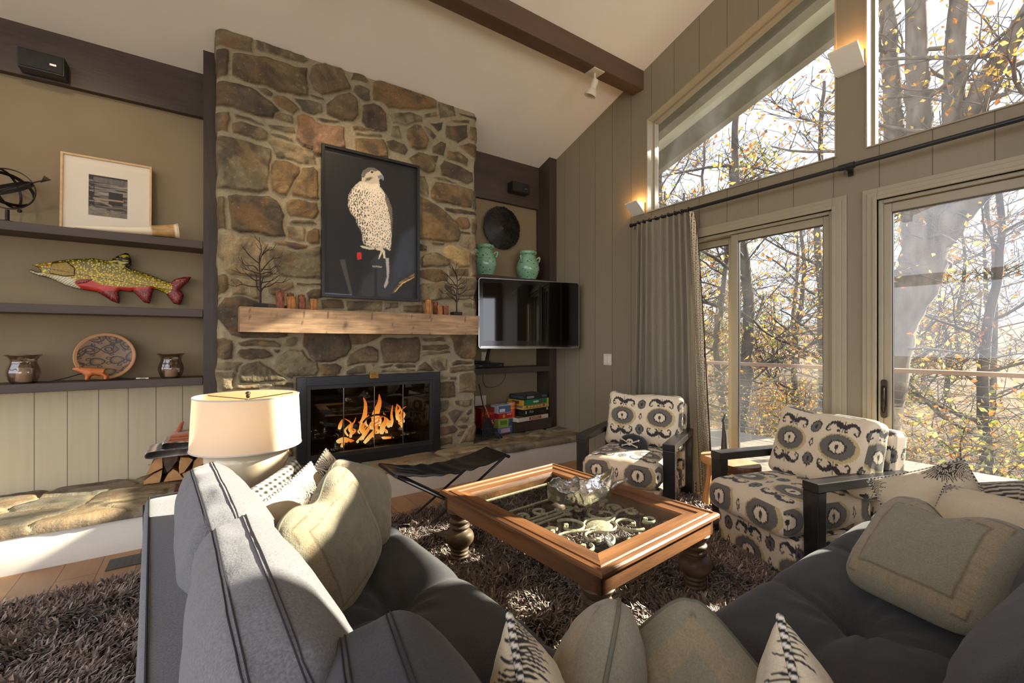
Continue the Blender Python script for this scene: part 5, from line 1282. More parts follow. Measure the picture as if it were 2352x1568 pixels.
t = boxgame(2.965, 3.99, z, .36, .24, .048, RZ, 'board_game', 'dark grey board game box on top of the pile', [(40, 42, 46)], G, (70, 74, 72))
panel(t, -.15, -.04, -.1205, .012, .036, (150, 150, 144)); panel(t, .09, .16, -.12, .012, .036, (96, 98, 104)); panel(t, -.10, .10, -.18, .010, .038, (74, 76, 88), 's')

G = 'small game boxes beside the chimney'
zb = HZg
def small(x, y, z, w, d, h, label, c, rz=math.radians(4)):
    return boxgame(x, y, z, w, d, h, rz, 'game_box', label, [c], G)
t = small(2.46, 3.97, zb, .24, .14, .055, 'flat blue box on the hearth under the red game boxes', (46, 66, 96)); panel(t, .06, .115, -.07, .008, .048, (206, 206, 200)); panel(t, -.02, .05, -.07, .01, .046, (36, 92, 108))
t2 = small(2.585, 3.955, zb, .22, .15, .06, 'flat lilac box on the hearth under the green game box', (118, 122, 168)); panel(t2, -.07, .05, -.075, .01, .05, (196, 176, 196)); panel(t2, .05, .10, -.075, .008, .052, (70, 96, 150))
t = small(2.40, 4.00, zb + .0565, .17, .12, .215, 'red game box lettered in orange and white, standing beside the chimney', (150, 26, 26)); text_mesh('CATAN', .046, ink((226, 120, 44)), TR(.0, -.0615, .155) @ FACE, 'lettering', t, .0003); text_mesh('5 and', .030, M_('white'), TR(-.035, -.0615, .06) @ FACE, 'lettering', t, .0003); text_mesh('6', .072, M_('white'), TR(.05, -.0615, .062) @ FACE, 'lettering', t, .0003); panel(t, -.085, .085, -.06, .0, .012, (222, 214, 200)); panel(t, -.084, .084, -.06, .19, .214, (120, 40, 26))
z2 = zb + .0615
t = small(2.575, 3.95, z2, .19, .14, .095, 'lime green game box in the stack of small boxes', (150, 170, 84)); panel(t, .04, .094, -.07, .01, .085, (70, 88, 110)); panel(t, -.07, .02, -.0705, .03, .075, (96, 124, 52))
z2 += .0965
t = small(2.575, 3.95, z2, .185, .14, .052, 'red game box with a yellow logo in the stack of small boxes', (180, 34, 36)); b = B(); b.lathe([(0, 0), (.018, 0), (.018, .001), (0, .001)], 20, TR(-.02, -.0705, .026) @ Matrix.Rotation(PI / 2, 4, 'X')); b.build('print', ink((214, 150, 40)), t, smooth=0); panel(t, .02, .08, -.0705, .034, .044, (226, 200, 196))
z2 += .0535
t = small(2.575, 3.955, z2, .185, .13, .085, 'white and blue game box on top of the stack of small boxes', (196, 200, 204)); panel(t, -.085, .085, -.065, .006, .078, (86, 104, 134)); panel(t, -.07, .0, -.0658, .014, .046, (220, 222, 222))
t = thing('dice_tube', 'tall orange and yellow tube with a clear lid behind the small game boxes', 'game tube', (2.685, 3.93, zb + .053), 0)
b = B(); b.lathe([(0, 0), (.044, 0), (.044, .235), (0, .235)], 28); b.build('tube', mk('orange_card', lin(214, 96, 34), None, rough=.4), t)
b = B(); b.lathe([(.0442, .03), (.0445, .03), (.0445, .085), (.0442, .085)], 28); b.build('band', ink((206, 176, 120)), t); b = B(); b.lathe([(.0442, .2), (.0447, .2), (.0447, .206), (.0442, .206)], 28); b.build('stripe', ink((244, 180, 90)), t)
b = B(); b.lathe([(.0455, .232), (.0455, .262), (0, .262)], 28); b.build('lid', mk('clear_lid', lin(206, 150, 120), None, rough=.2), t)
t = thing('card_box', 'small cream carton lying under the orange tube', 'box', (2.70, 3.925, zb), math.radians(-6)); B().box(-.06, .06, -.035, .035, 0, .052).build('carton', mk('cream_card', lin(206, 190, 166), None, rough=.6), t, smooth=0, bevel=.002); panel(t, -.03, .03, -.035, .014, .04, (176, 110, 96))
t = thing('paper_box', 'white box standing at the back above the red game box', 'box', (2.36, 4.095, zb + .0565)); B().box(-.06, .09, -.035, .035, 0, .33).build('dark_lower', M_('matteblack'), t, smooth=0, bevel=.001); B().box(-.061, .091, -.036, .036, .23, .335).build('label_band', mk('paper', lin(206, 198, 182), lin(190, 180, 160), rough=.7, nscale=20), t, smooth=0, bevel=.001)

# fire tools leaning on the chimney
t = thing('fire_tools', 'black iron fire tools with a thin wooden handle leaning beside the chimney', 'fire tools', (2.30, 3.73, HZg))
def rel(p): return (p[0] - 2.30, p[1] - 3.73, p[2] - HZg)
B().tube([rel((2.165, 3.81, .86)), rel((2.29, 3.735, .47))], .006, 8).build('handle', mk('tool_handle', lin(150, 110, 72), None, rough=.5), t)
B().tube([rel((2.29, 3.735, .475)), rel((2.36, 3.69, .27))], .006, 8).build('shaft', M_('iron'), t)
b = B(); b.box(.03, .10, -.07, -.02, .012, .03); b.tube([rel((2.335, 3.70, .33)), rel((2.38, 3.67, .27))], .02, 8); b.build('shovel', M_('matteblack'), t, bevel=.003)
b = B()
for k in range(10): b.tube(bez([(-.06 + .006 * k, .03, .20), (-.075 + .014 * k, .02, .10), (-.095 + .02 * k, .0, .012)], 4), .006, 5)
b.build('brush', M_('matteblack'), t); B().tube([rel((2.20, 3.78, .80)), (-.035, .03, .19)], .006, 8).build('brush_handle', M_('iron'), t)

# ================================================================ WINDOW WALL FITTINGS
t = thing('light_switch', 'ivory two-gang light switch on the boarded wall by the curtain', 'switch', (XR, 3.115, 1.04))
B().box(-.007, 0, -.052, .052, -.056, .056).build('plate', M_('plastic'), t, smooth=0, bevel=.002)
for y in (-.024, .024): B().box(-.012, -.007, y - .015, y + .015, -.032, .032).build('rocker', M_('white'), t, smooth=0, bevel=.002)

def sconce(y, z, label, s=1.0):
    t = thing('wall_sconce', label, 'wall light', (XR, y, z), 0, 'folded white uplights on the window wall')
    wh = MT.setdefault('sconcewhite', mk('white_metal', lin(226, 220, 206), None, rough=.45))
    w = .062 * s
    b = B(); b.box(-.012, 0, -w, w, -.05 * s, .05 * s); b.build('back_plate', wh, t, smooth=0, bevel=.002)
    b = B(); b.prism([(-.010, -.045 * s), (-.018, -.048 * s), (-.125 * s, .042 * s), (-.118 * s, .052 * s)], -w * 1.12, w * 1.12, 'y'); b.build('folded_shade', wh, t, smooth=0, bevel=.002)
    e = B(); e.box(-.045, -.016, -w * .8, w * .8, .0, .006); e.build('lamp_strip', mk('warm_strip', lin(255, 200, 120), None, emis=lin(255, 170, 80), es=9.0), t, smooth=0)
    l = bpy.data.lights.new('sconce_light', 'POINT'); l.energy = 1.6; l.color = (1, .55, .2); l.shadow_soft_size = .02
    lo = bpy.data.objects.new('sconce_light', l); COL.objects.link(lo); lo.location = (XR - .04, y, z + .045)
sconce(2.72, 2.44, 'white folded wall uplight above the curtain at the left end of the window')
sconce(1.082, 2.945, 'white folded wall uplight on the post between the two high windows', 1.12)

# curtain rod and curtain
t = thing('curtain_rod', 'long black curtain rod across the window wall under the high windows', 'curtain rod', (XR - .1, .5, 2.282))
B().tube([(0, 2.22, 0), (0, -2.2, 0)], .0135, 12).build('rod', M_('black'), t)
b = B(); b.tube([(0, .61, 0), (0, .53, 0)], .019, 12); b.build('sleeve', M_('black'), t)
for y in (.58, 2.19, -1.2):
    b = B(); b.tube([(.098, y, -.01), (0, y, -.006)], .006, 8); b.box(.085, .099, y - .013, y + .013, -.035, .02); b.tube([(.0, y, -.014), (0, y, -.045)], .004, 8); b.build('bracket', M_('black'), t, smooth=30)
B().lathe([(0, 0), (.018, .004), (.018, .02), (0, .024)], 12, TR(0, 2.22, 0) @ Matrix.Rotation(-PI / 2, 4, 'X')).build('finial', M_('black'), t)

def curtain():
    t = thing('curtain', 'heavy grey-green linen curtain gathered at the left of the sliding door, with a patterned edge', 'curtain', (XR - .1, 2.40, .02))
    nu, nv = 420, 90
    u = np.linspace(0, 1, nu); v = np.linspace(0, 1, nv)
    U, V = np.meshgrid(u, v, indexing='ij')       # u from far (left) to near (right); v from floor up
    yt = 2.66 - .54 * U; yb = 2.69 - .60 * U - .07 * U ** 2
    Y = yb + (yt - yb) * V ** .8
    ph = 2 * PI * (9.5 * U + .25 * np.sin(7 * U) + .12 * (fbm(U * 4, V * 1.6, 3, 5) - .45) * 2)
    amp = (.030 + .016 * (1 - V)) * (.75 + .5 * fbm(U * 6, V * .7, 2, 8)) * np.clip((1 - U) / .06 + .25, 0, 1)
    X = -.005 - .02 * np.sin(U * 5) + amp * np.sin(ph) + .010 * np.sin(2 * ph + 1)
    Y = Y + .012 * np.cos(ph) + .012 * (fbm(U * 5, V * 3, 3, 2) - .45)
    Z = .0 + V * 2.245
    b = B(); b.grid(np.stack([X, Y - 2.40, Z], -1))
    lin_ = mk('curtain_linen', lin(136, 126, 104), lin(152, 141, 118), rough=.9, nscale=260, stretch=(1, 1, .3), bump=.3, sheen=.2)
    b.build('drape', lin_, t, smooth=180)
    # patterned border panel turned towards the room at the leading edge
    nu, nv = 44, 560
    U, V = np.meshgrid(np.linspace(0, 1, nu), np.linspace(0, 1, nv), indexing='ij')
    y0 = (2.69 - .60 - .07) + ((2.12) - (2.02)) * V ** .8
    wid = .03 + .125 * np.clip(1 - V, 0, 1) ** .55
    Y = y0 + .012 - U * wid; X = -.012 - .10 * U * np.clip(.9 - V, 0, 1) ** .8 * .5 + .012 * np.sin(U * 5 + V * 3) + .01 * (fbm(U * 2, V * 5, 3, 12) - .45)
    Z = V * 2.24
    s_ = U * wid; tt = Z
    C = np.ones(U.shape + (3,)) * np.array(lin(206, 190, 158)); ce = .026
    a = (s_ / ce) % 1 - .5; c = (tt / ce) % 1 - .5
    ink_ = (np.hypot(a, c) < .16) | (np.hypot(np.abs(a) - .5, np.abs(c) - .5) < .15) | ((np.abs(np.abs(a) - .5) < .09) & (np.abs(c) < .34)) | ((np.abs(np.abs(c) - .5) < .07) & (np.abs(a) < .22))
    C = mixc(C, np.array(lin(34, 26, 22)), ink_); C = mixc(C, np.array(lin(60, 46, 38)), (U > .92) | (U < .04))
    b = B(); b.grid(np.stack([X, Y - 2.40, Z], -1)); b.build('patterned_edge', mk('printed_trim', (1, 1, 1), (1, 1, 1), rough=.9, attr=True, nscale=300, contrast=.1), t, smooth=180, col=C.reshape(-1, 3))
    # patterned hem
    nu = 200; U, V = np.meshgrid(np.linspace(.72, 1, nu), np.linspace(0, 1, 30), indexing='ij')
    b = B(); Yh = 2.69 - .60 * U - .07 * U ** 2 - 2.40; Xh = -.075 + .02 * np.sin(U * 60) - .03 * (1 - U); Zh = .005 + V * .10
    a = ((U * .85) / ce) % 1 - .5; c = (Zh / ce) % 1 - .5
    ink_ = (np.hypot(a, c) < .18) | (np.hypot(np.abs(a) - .5, np.abs(c) - .5) < .16) | ((np.abs(np.abs(a) - .5) < .09) & (np.abs(c) < .34))
    C = mixc(np.ones(U.shape + (3,)) * np.array(lin(206, 190, 158)), np.array(lin(34, 26, 22)), ink_)
    b.grid(np.stack([Xh, Yh, Zh], -1)); b.build('patterned_hem', bpy.data.materials['printed_trim'], t, smooth=180, col=C.reshape(-1, 3))
    for k in range(9):
        y = 2.655 - k * .064 - 2.40; b = B(); b.tube([(.02 * math.cos(a), y, 2.262 + .02 * math.sin(a)) for a in np.linspace(0, 2 * PI, 16, endpoint=False)], .003, 6, closed=True); b.build('ring', M_('black'), t)
curtain()
c2 = thing('curtain', 'second grey-green linen curtain, drawn back at the right end of the window wall', 'curtain', (XR - .1, -.10, .02))
nu, nv = 220, 40
U, V = np.meshgrid(np.linspace(0, 1, nu), np.linspace(0, 1, nv), indexing='ij')
ph = 2 * PI * (11 * U + .25 * np.sin(7 * U))
b = B(); b.grid(np.stack([.035 * np.sin(ph) - .005, .34 - .95 * U + .012 * np.cos(ph), V * 2.245], -1)); b.build('drape', bpy.data.materials['curtain_linen'], c2, smooth=180)

# spotlights on the beam (one in view, the others out of frame further left along the same beam)
def spot(x, label, aim=None, energy=0, size=70, visible=True):
    t = thing('beam_spotlight', label, 'spotlight', (x, 2.735, 3.53), 0, None)
    wh = MT.setdefault('spotwhite', mk('spot_white', lin(206, 196, 172), None, rough=.45))
    B().box(-.062, .062, -.058, .058, -.010, 0).build('mount_plate', wh, t, smooth=0, bevel=.004)
    B().tube([(0, 0, -.01), (0, 0, -.055), (.012, .012, -.085)], .010, 10).build('stem', wh, t)
    d = Vector(aim) - Vector((x, 2.735, 3.42)) if aim else Vector((-.10, .20, -.55)); d.normalize()
    q = d.to_track_quat('Z', 'Y').to_matrix().to_4x4(); M = TR(.012, .012, -.075) @ q
    b = B(); b.lathe([(0, -.02), (.026, -.02), (.030, .0), (.030, .055), (.044, .075), (.052, .105), (.052, .118), (.046, .118), (.040, .085), (0, .08)], 24, M); b.build('head', wh, t, smooth=30)
    if energy:
        l = bpy.data.lights.new('spot_beam', 'SPOT'); l.energy = energy; l.color = (1, .78, .52); l.spot_size = math.radians(size); l.spot_blend = .7; l.shadow_soft_size = .04
        lo = bpy.data.objects.new('spot_beam', l); COL.objects.link(lo); lo.location = Vector((x, 2.735, 3.53)) + M @ Vector((0, 0, .125)); lo.rotation_euler = d.to_track_quat('-Z', 'Y').to_euler()
spot(2.74, 'small white swivel spotlight under the timber beam near the window wall')
SPOTS = True
spot(.55, 'white swivel spotlight on the timber beam aimed at the picture on the chimney', (1.0, 3.6, 1.9), 26, 80)
spot(-.9, 'white swivel spotlight on the timber beam aimed at the left shelf bay', (-.7, 4.1, 1.9), 14, 80)
# ================================================================ FABRICS AND PATTERNS
def ikat(u, v):
    """large ikat medallions, leaves and moustache scrolls; u,v in metres"""
    W_, H_ = .285, .345
    jag = (vnoise(u * 480, v * 50, 3) - .5) * .012
    v = v + jag; u = u + (vnoise(u * 30, v * 30, 4) - .5) * .004
    U = (u / W_ + .5) % 1 - .5; V = (v / H_ + .5) % 1 - .5
    x = U * W_; y = V * H_
    cream = np.array(lin(224, 206, 176)); grey = np.array(lin(104, 98, 90)); ink = np.array(lin(48, 44, 44)); tan = np.array(lin(196, 174, 122))
    C = np.ones(u.shape + (3,)) * cream
    e = lambda cx, cy, a, b: np.hypot((x - cx) / a, (y - cy) / b)
    C = mixc(C, tan, e(.006, -.004, .104, .083) < 1)
    C = mixc(C, grey, e(0, 0, .090, .070) < 1)
    an = np.arctan2(y, x); lob = 1 + .05 * np.cos(9 * an)
    C = mixc(C, ink, e(0, 0, .047, .041) * lob < 1); C = mixc(C, cream, e(0, 0, .038, .033) * lob < 1)
    C = mixc(C, ink, e(0, .002, .009, .014) < 1); C = mixc(C, ink, (np.abs(x) < .0022) & (y < 0) & (y > -.034))
    xe = np.abs(x) - W_ / 2                       # half-way column
    d = np.hypot(xe / .013, y / .026); dm = np.abs(xe) / .014 + np.abs(y) / .03
    C = mixc(C, ink, dm < 1); C = mixc(C, cream, dm < .52)
    for cy in (.098, -.098):
        q = np.hypot(xe / .026, (y - cy) / .033)
        C = mixc(C, ink, (q < 1.18) & (q > .92) & ((xe < .004) | (y > cy))); C = mixc(C, grey, q < .95); C = mixc(C, ink, np.hypot(xe / .008, (y - cy) / .013) < 1)
        C = mixc(C, ink, (np.abs(xe) < .002) & (np.abs(y) > .125) & (np.abs(y) < .15))
    ax = np.abs(x)
    for cy, s in ((.112, 1), (-.112, -1)):
        yy = (y - cy) * s
        # sweeping leaf: thick arc rising from the stem and hooking down at the tip
        r = np.hypot(ax - .048, yy + .012); a = np.arctan2(yy + .012, ax - .048)
        th = .0035 + .0135 * np.clip((a + .2) / PI, 0, 1) * np.clip((PI + .1 - a) / .6, 0, 1)
        C = mixc(C, ink, (np.abs(r - .036) < th) & (a > -.25))
        r2 = np.hypot(ax - .073, yy + .018); a2 = np.arctan2(yy + .018, ax - .073)
        C = mixc(C, ink, (np.abs(r2 - .011) < .0036) & ~((a2 > 1.9) & (a2 < 2.9)))
        C = mixc(C, ink, np.hypot((ax - .020) / .010, (yy + .020) / .006) < 1)
        C = mixc(C, ink, (ax < .002) & (yy > -.03) & (yy < .04))
    return C
def bursts(u, v, cs=.30, R=.078, off=(.0, .0), seed=1):
    cream = np.array(lin(208, 192, 162)); ink = np.array(lin(34, 30, 29))
    C = np.ones(u.shape + (3,)) * cream
    cu = (u - off[0]) / cs; cv = (v - off[1]) / cs
    iu = np.floor(cu + .5); iv = np.floor(cv + .5); sh = .5 * (np.abs(iv) % 2)
    cu = cu + sh; iu = np.floor(cu + .5)
    x = (cu - iu) * cs; y = (cv - iv) * cs
    r = np.hypot(x, y); a = np.arctan2(y, x)
    for n, r0, r1, ph in ((30, .008, R, 0), (30, .032, R * 1.18, .5)):
        k = a / (2 * PI) * n + ph; kk = np.floor(k); f = np.abs(k - kk - .5) / n * 2 * PI * r
        rl = r1 * (.72 + .36 * vnoise(kk * 5.3, iu * 3.1 + iv * 1.7, seed + n))
        C = mixc(C, ink, (f < .0015) & (r > r0) & (r < rl))
    return C
def olive(u, v, s):
    base = np.array(lin(134, 127, 104)); C = np.ones(u.shape + (3,)) * base
    m = np.maximum(np.abs(u), np.abs(v)); o = s / 2 - .036; w = .034
    band = (m < o) & (m > o - w); t = np.where(np.abs(u) > np.abs(v), v, u)
    rib = .86 + .22 * vnoise(t * 420, m * 30, 6)
    C = np.where(band[..., None], np.array(lin(150, 134, 104)) * rib[..., None], C)
    C = mixc(C, np.array(lin(96, 84, 62)), ((np.abs(m - o) < .0016) | (np.abs(m - o + w) < .0016)) * .8)
    return C
def gingham(u, v):
    a = ((u / .022) % 1 < .5); b = ((v / .022) % 1 < .5); w = np.array(lin(222, 216, 204)); k = np.array(lin(30, 30, 32)); g = (w + k) * .35
    return np.where((a & b)[..., None], k, np.where((a | b)[..., None], g, w))
def stripes(u, v):
    w = np.array(lin(196, 182, 156)); k = np.array(lin(44, 40, 40)); return np.where((((v + .004 * np.sin(u * 60)) / .026) % 1 < .5)[..., None], k, w)

CLOTH = mk('patterned_cloth', (1, 1, 1), (1, 1, 1), rough=.9, attr=True, nscale=420, contrast=.10, bump=.15, sheen=.15)
WEAVE = mk('olive_weave', (1, 1, 1), (1, 1, 1), rough=.95, attr=True, nscale=260, contrast=.16, bump=.3, sheen=.25)
FELT = mk('charcoal_felt', lin(44, 44, 47), lin(57, 57, 60), rough=.95, nscale=260, bump=.12, sheen=.12, contrast=.6)
FELT_SUNLIT = mk('sunlit_felt', lin(90, 90, 93), lin(116, 116, 119), rough=.95, nscale=240, bump=.12, sheen=.2, contrast=.6)  # same felt as the seats, painted lighter for sun on the left wing
THREAD = mk('dark_thread', lin(40, 40, 44), None, rough=.9)
PIPE = mk('olive_piping', lin(104, 102, 84), None, rough=.9)
BRAID = mk('braided_cord', (1, 1, 1), None, rough=.8, attr=True)

def rmap(Q, half, r, bulge, wr, seed, warp, ax=None, lift=0):
    """point on the surface of a box -> point on the rounded, bulged, wrinkled soft box"""
    inner = np.clip(Q, -(half - r), half - r)
    D = Q - inner; l = np.linalg.norm(D, axis=-1, keepdims=True)
    Pp = inner + D / np.maximum(l, 1e-9) * (r + lift)
    n_ = Pp / half
    for k in range(3):
        if bulge[k]:
            o1, o2 = [(1, 2), (2, 0), (0, 1)][k]
            Pp[..., k] += np.sign(n_[..., k]) * np.abs(n_[..., k]) ** 2 * bulge[k] * np.clip(1 - n_[..., o1] ** 2, 0, 1) ** .7 * np.clip(1 - n_[..., o2] ** 2, 0, 1) ** .7
    C = Pp.copy()
    if wr:
        w = fbm(Pp[..., 0] * 7 + Pp[..., 2] * 5 + seed, Pp[..., 1] * 7 + Pp[..., 2] * 3, 3, seed) - .45
        Pp = Pp + D / np.maximum(l, 1e-9) * (w * wr)[..., None]
    if warp is not None: Pp = warp(Pp)
    return Pp, C
def rbox(sx, sy, sz, r, st=.02, bulge=(0, 0, 0), wr=0, seed=0, warp=None, colfn=None, ex=2.0):
    """rounded soft box centred on the origin; returns builder and colours. colfn(P, axis) -> rgb"""
    b = B(); cols = []
    half = np.array([sx, sy, sz]) / 2
    def axis(s):
        n = max(8, int(s / st)); return np.linspace(-1, 1, n + 1)
    for ax in range(3):
        i, j = [(1, 2), (2, 0), (0, 1)][ax]
        for sg in (-1, 1):
            a, c = np.meshgrid(axis(2 * half[i]), axis(2 * half[j]), indexing='ij')
            if sg < 0: a, c = a[::-1], c[::-1]
            Q = np.zeros(a.shape + (3,)); Q[..., i] = a * half[i]; Q[..., j] = c * half[j]; Q[..., ax] = sg * half[ax]
            Pp, C = rmap(Q, half, r, bulge, wr, seed, warp)
            if colfn is not None: cols.append(colfn(C, ax).reshape(-1, 3))
            b.grid(Pp)
    return b, (np.concatenate(cols, 0) if cols else None)
def boxmap(fn, off=(0, 0)):
    def f(P, ax):
        if ax == 1: return fn(P[..., 0] + off[0], P[..., 2] + off[1])
        if ax == 0: return fn(P[..., 1] + off[0] + .14, P[..., 2] + off[1])
        return fn(P[..., 0] + off[0], P[..., 1] + off[1] + .12)
    return f
def cushion_obj(name, b, mat, parent, M, col=None):
    b.xform(M)
    return b.build(name, mat, parent, smooth=180, merge=1e-5 if col is None else 0, col=col) if col is None else soft(name, b, mat, parent, col)
def soft(name, b, mat, parent, col):
    """build keeping colours, with normals averaged across seams"""
    V = b.allv(); key = np.round(V * 20000).astype(np.int64)
    _, first, inv = np.unique(key, axis=0, return_index=True, return_inverse=True); inv = inv.ravel()
    nb = B(); F = [[int(inv[i]) for i in f] for f in b.f]
    F = [f for f in F if len(set(f)) == len(f)]
    nb.add(V[first], F)
    return nb.build(name, mat, parent, smooth=180, col=col[first])

def pillow(name, label, c, n, up, s, th, fn, mat, pipe='olive', rot=0, group=None, cat='cushion', st=.006, chop=0, seed=1, sy=None, rc=None):
    M = frame(c, n, up) @ Matrix.Rotation(math.radians(rot), 4, 'Z')
    t = thing(name, label, cat, M=M, group=group)
    sy = sy or s; k = int(s / st)
    a = np.linspace(-1, 1, k); U, V = np.meshgrid(a, a, indexing='ij')
    rc = (.15 if pipe == 'olive' else .03) if rc is None else rc; pin = .03 if pipe == 'olive' else .075
    kc = 1 - rc * (U * V) ** 4
    X = s / 2 * U * kc * (1 - pin * (1 - V ** 2) * np.abs(U) ** 3); Y = sy / 2 * V * kc * (1 - pin * (1 - U ** 2) * np.abs(V) ** 3)
    prof = (np.clip(1 - np.abs(U) ** 2.4, 0, 1) * np.clip(1 - np.abs(V) ** 2.4, 0, 1)) ** .52
    wr = (fbm(U * 2.2 + seed, V * 2.2, 4, seed) - .45) * (.034 if pipe == 'olive' else .022) + (fbm(U * 1.5 * (1 + np.abs(V)) + seed, V * 5, 3, seed + 4) - .45) * .010
    dent = chop * np.exp(-(U / .32) ** 2) * np.clip((V + .1) / 1.1, 0, 1) ** 1.5
    Y = Y - dent * .9
    b = B(); C = []
    for sg in (1, -1):
        Z = sg * (prof * (th / 2 + wr) + .002)
        b.grid(np.stack([X if sg > 0 else X[::-1], Y if sg > 0 else Y[::-1], Z if sg > 0 else Z[::-1]], -1))
        q = fn(X + (0 if sg > 0 else .07), Y); C.append((q if sg > 0 else q[::-1]).reshape(-1, 3))
    b.build('cover', mat, t, smooth=180, col=np.concatenate(C, 0))
    e = np.concatenate([np.stack([X[:, 0], Y[:, 0]], -1), np.stack([X[-1, 1:], Y[-1, 1:]], -1), np.stack([X[::-1, -1][1:], Y[::-1, -1][1:]], -1), np.stack([X[0, ::-1][1:-1], Y[0, ::-1][1:-1]], -1)], 0)
    e3 = np.concatenate([e, np.zeros((len(e), 1))], 1)
    b = B()
    if pipe == 'olive': b.tube(e3, .0042, 8, closed=True); b.build('piping', PIPE, t, smooth=180)
    elif pipe == 'braid':
        b.tube(e3, .0062, 10, closed=True); sl = np.concatenate([[0], np.cumsum(np.linalg.norm(np.diff(e3, axis=0), axis=1))])
        ph = (sl[:, None] / .013 + np.arange(10)[None] / 10) % 1
        cc = np.where((ph < .5)[..., None], np.array(lin(30, 28, 28)), np.array(lin(216, 206, 186)))
        b.build('braided_edge', BRAID, t, smooth=180, col=cc.reshape(-1, 3))
    return t

# ================================================================ RUG
rug = thing('shag_rug', 'deep brown shag rug under the sofa, coffee table and armchairs', 'rug', (.4, 1.0, 0))
b = B(); b.box(-2.9, 2.72, -2.0, 1.93, .001, .014); b.build('backing', mk('rug_backing', lin(60, 48, 42), lin(84, 68, 60), rough=1, nscale=60), rug, smooth=0)
def inside_sofa(x, y):
    u = (x + .2) * .9968 + (y - 2.16) * .0803
    return ((u > -.02) & (u < .88) & (y < 2.2)) | ((x > .3) & (y < .74))
def pile():
    r = np.random.default_rng(21)
    n1, n2 = 46000, 78000
    x = np.concatenate([r.uniform(-1.55, -.12, n1), r.uniform(.55, 3.10, n2)]); y = np.concatenate([r.uniform(.55, 2.92, n1), r.uniform(.62, 2.92, n2)])
    k = ~inside_sofa(x, y); x, y = x[k], y[k]; n = len(x)
    # tufts: strands of a tuft lean together
    ang = 2 * PI * fbm(x * 5, y * 5, 3, 3) * 2.2 + r.normal(0, .9, n); lean = r.uniform(.25, 1.0, n)
    h = r.uniform(.032, .060, n); w = r.uniform(.0028, .0052, n)
    dx, dy = np.cos(ang), np.sin(ang); L_ = h * lean * 1.1; crl = r.normal(0, .35, n)
    px, py = -dy, dx
    P = []
    for t, ww, zz in ((0, .8, 0), (.5, 1.0, .76), (1.0, .45, .90)):
        cx = x + dx * L_ * t + px * L_ * crl * t * t; cy = y + dy * L_ * t + py * L_ * crl * t * t; cz = .012 + h * (zz if t < 1 else 1) * np.where(lean > .8, np.where(t == 1, .82, 1), 1)
        P += [np.stack([cx - px * w * ww, cy - py * w * ww, cz], -1), np.stack([cx + px * w * ww, cy + py * w * ww, cz], -1)]
    V = np.stack(P, 1).reshape(-1, 3)
    base = np.arange(n)[:, None] * 6
    F = np.concatenate([base + np.array([0, 1, 3, 2]), base + np.array([2, 3, 5, 4])], 0)
    me = bpy.data.meshes.new('pile'); me.vertices.add(len(V)); me.vertices.foreach_set('co', (V - np.array([.4, 1.0, 0])).astype(np.float32).ravel())
    me.loops.add(len(F) * 4); me.polygons.add(len(F)); me.loops.foreach_set('vertex_index', F.astype(np.int32).ravel())
    me.polygons.foreach_set('loop_start', (np.arange(len(F)) * 4).astype(np.int32))
    me.update(calc_edges=True); me.shade_smooth()
    pal = np.array([lin(112, 92, 80), lin(140, 119, 105), lin(84, 68, 58), lin(182, 162, 146)]); c = pal[r.choice(4, n, p=[.4, .3, .2, .1])] * r.uniform(.75, 1.25, (n, 1))
    at = me.color_attributes.new('Col', 'FLOAT_COLOR', 'POINT'); c4 = np.ones((n, 6, 4), np.float32); c4[..., :3] = c[:, None]; at.data.foreach_set('color', c4.ravel())
    o = bpy.data.objects.new('pile', me); COL.objects.link(o); o.parent = rug; o['kind'] = 'stuff'
    me.materials.append(mk('shag_yarn', (1, 1, 1), None, rough=.55, attr=True, sheen=.3))
pile()

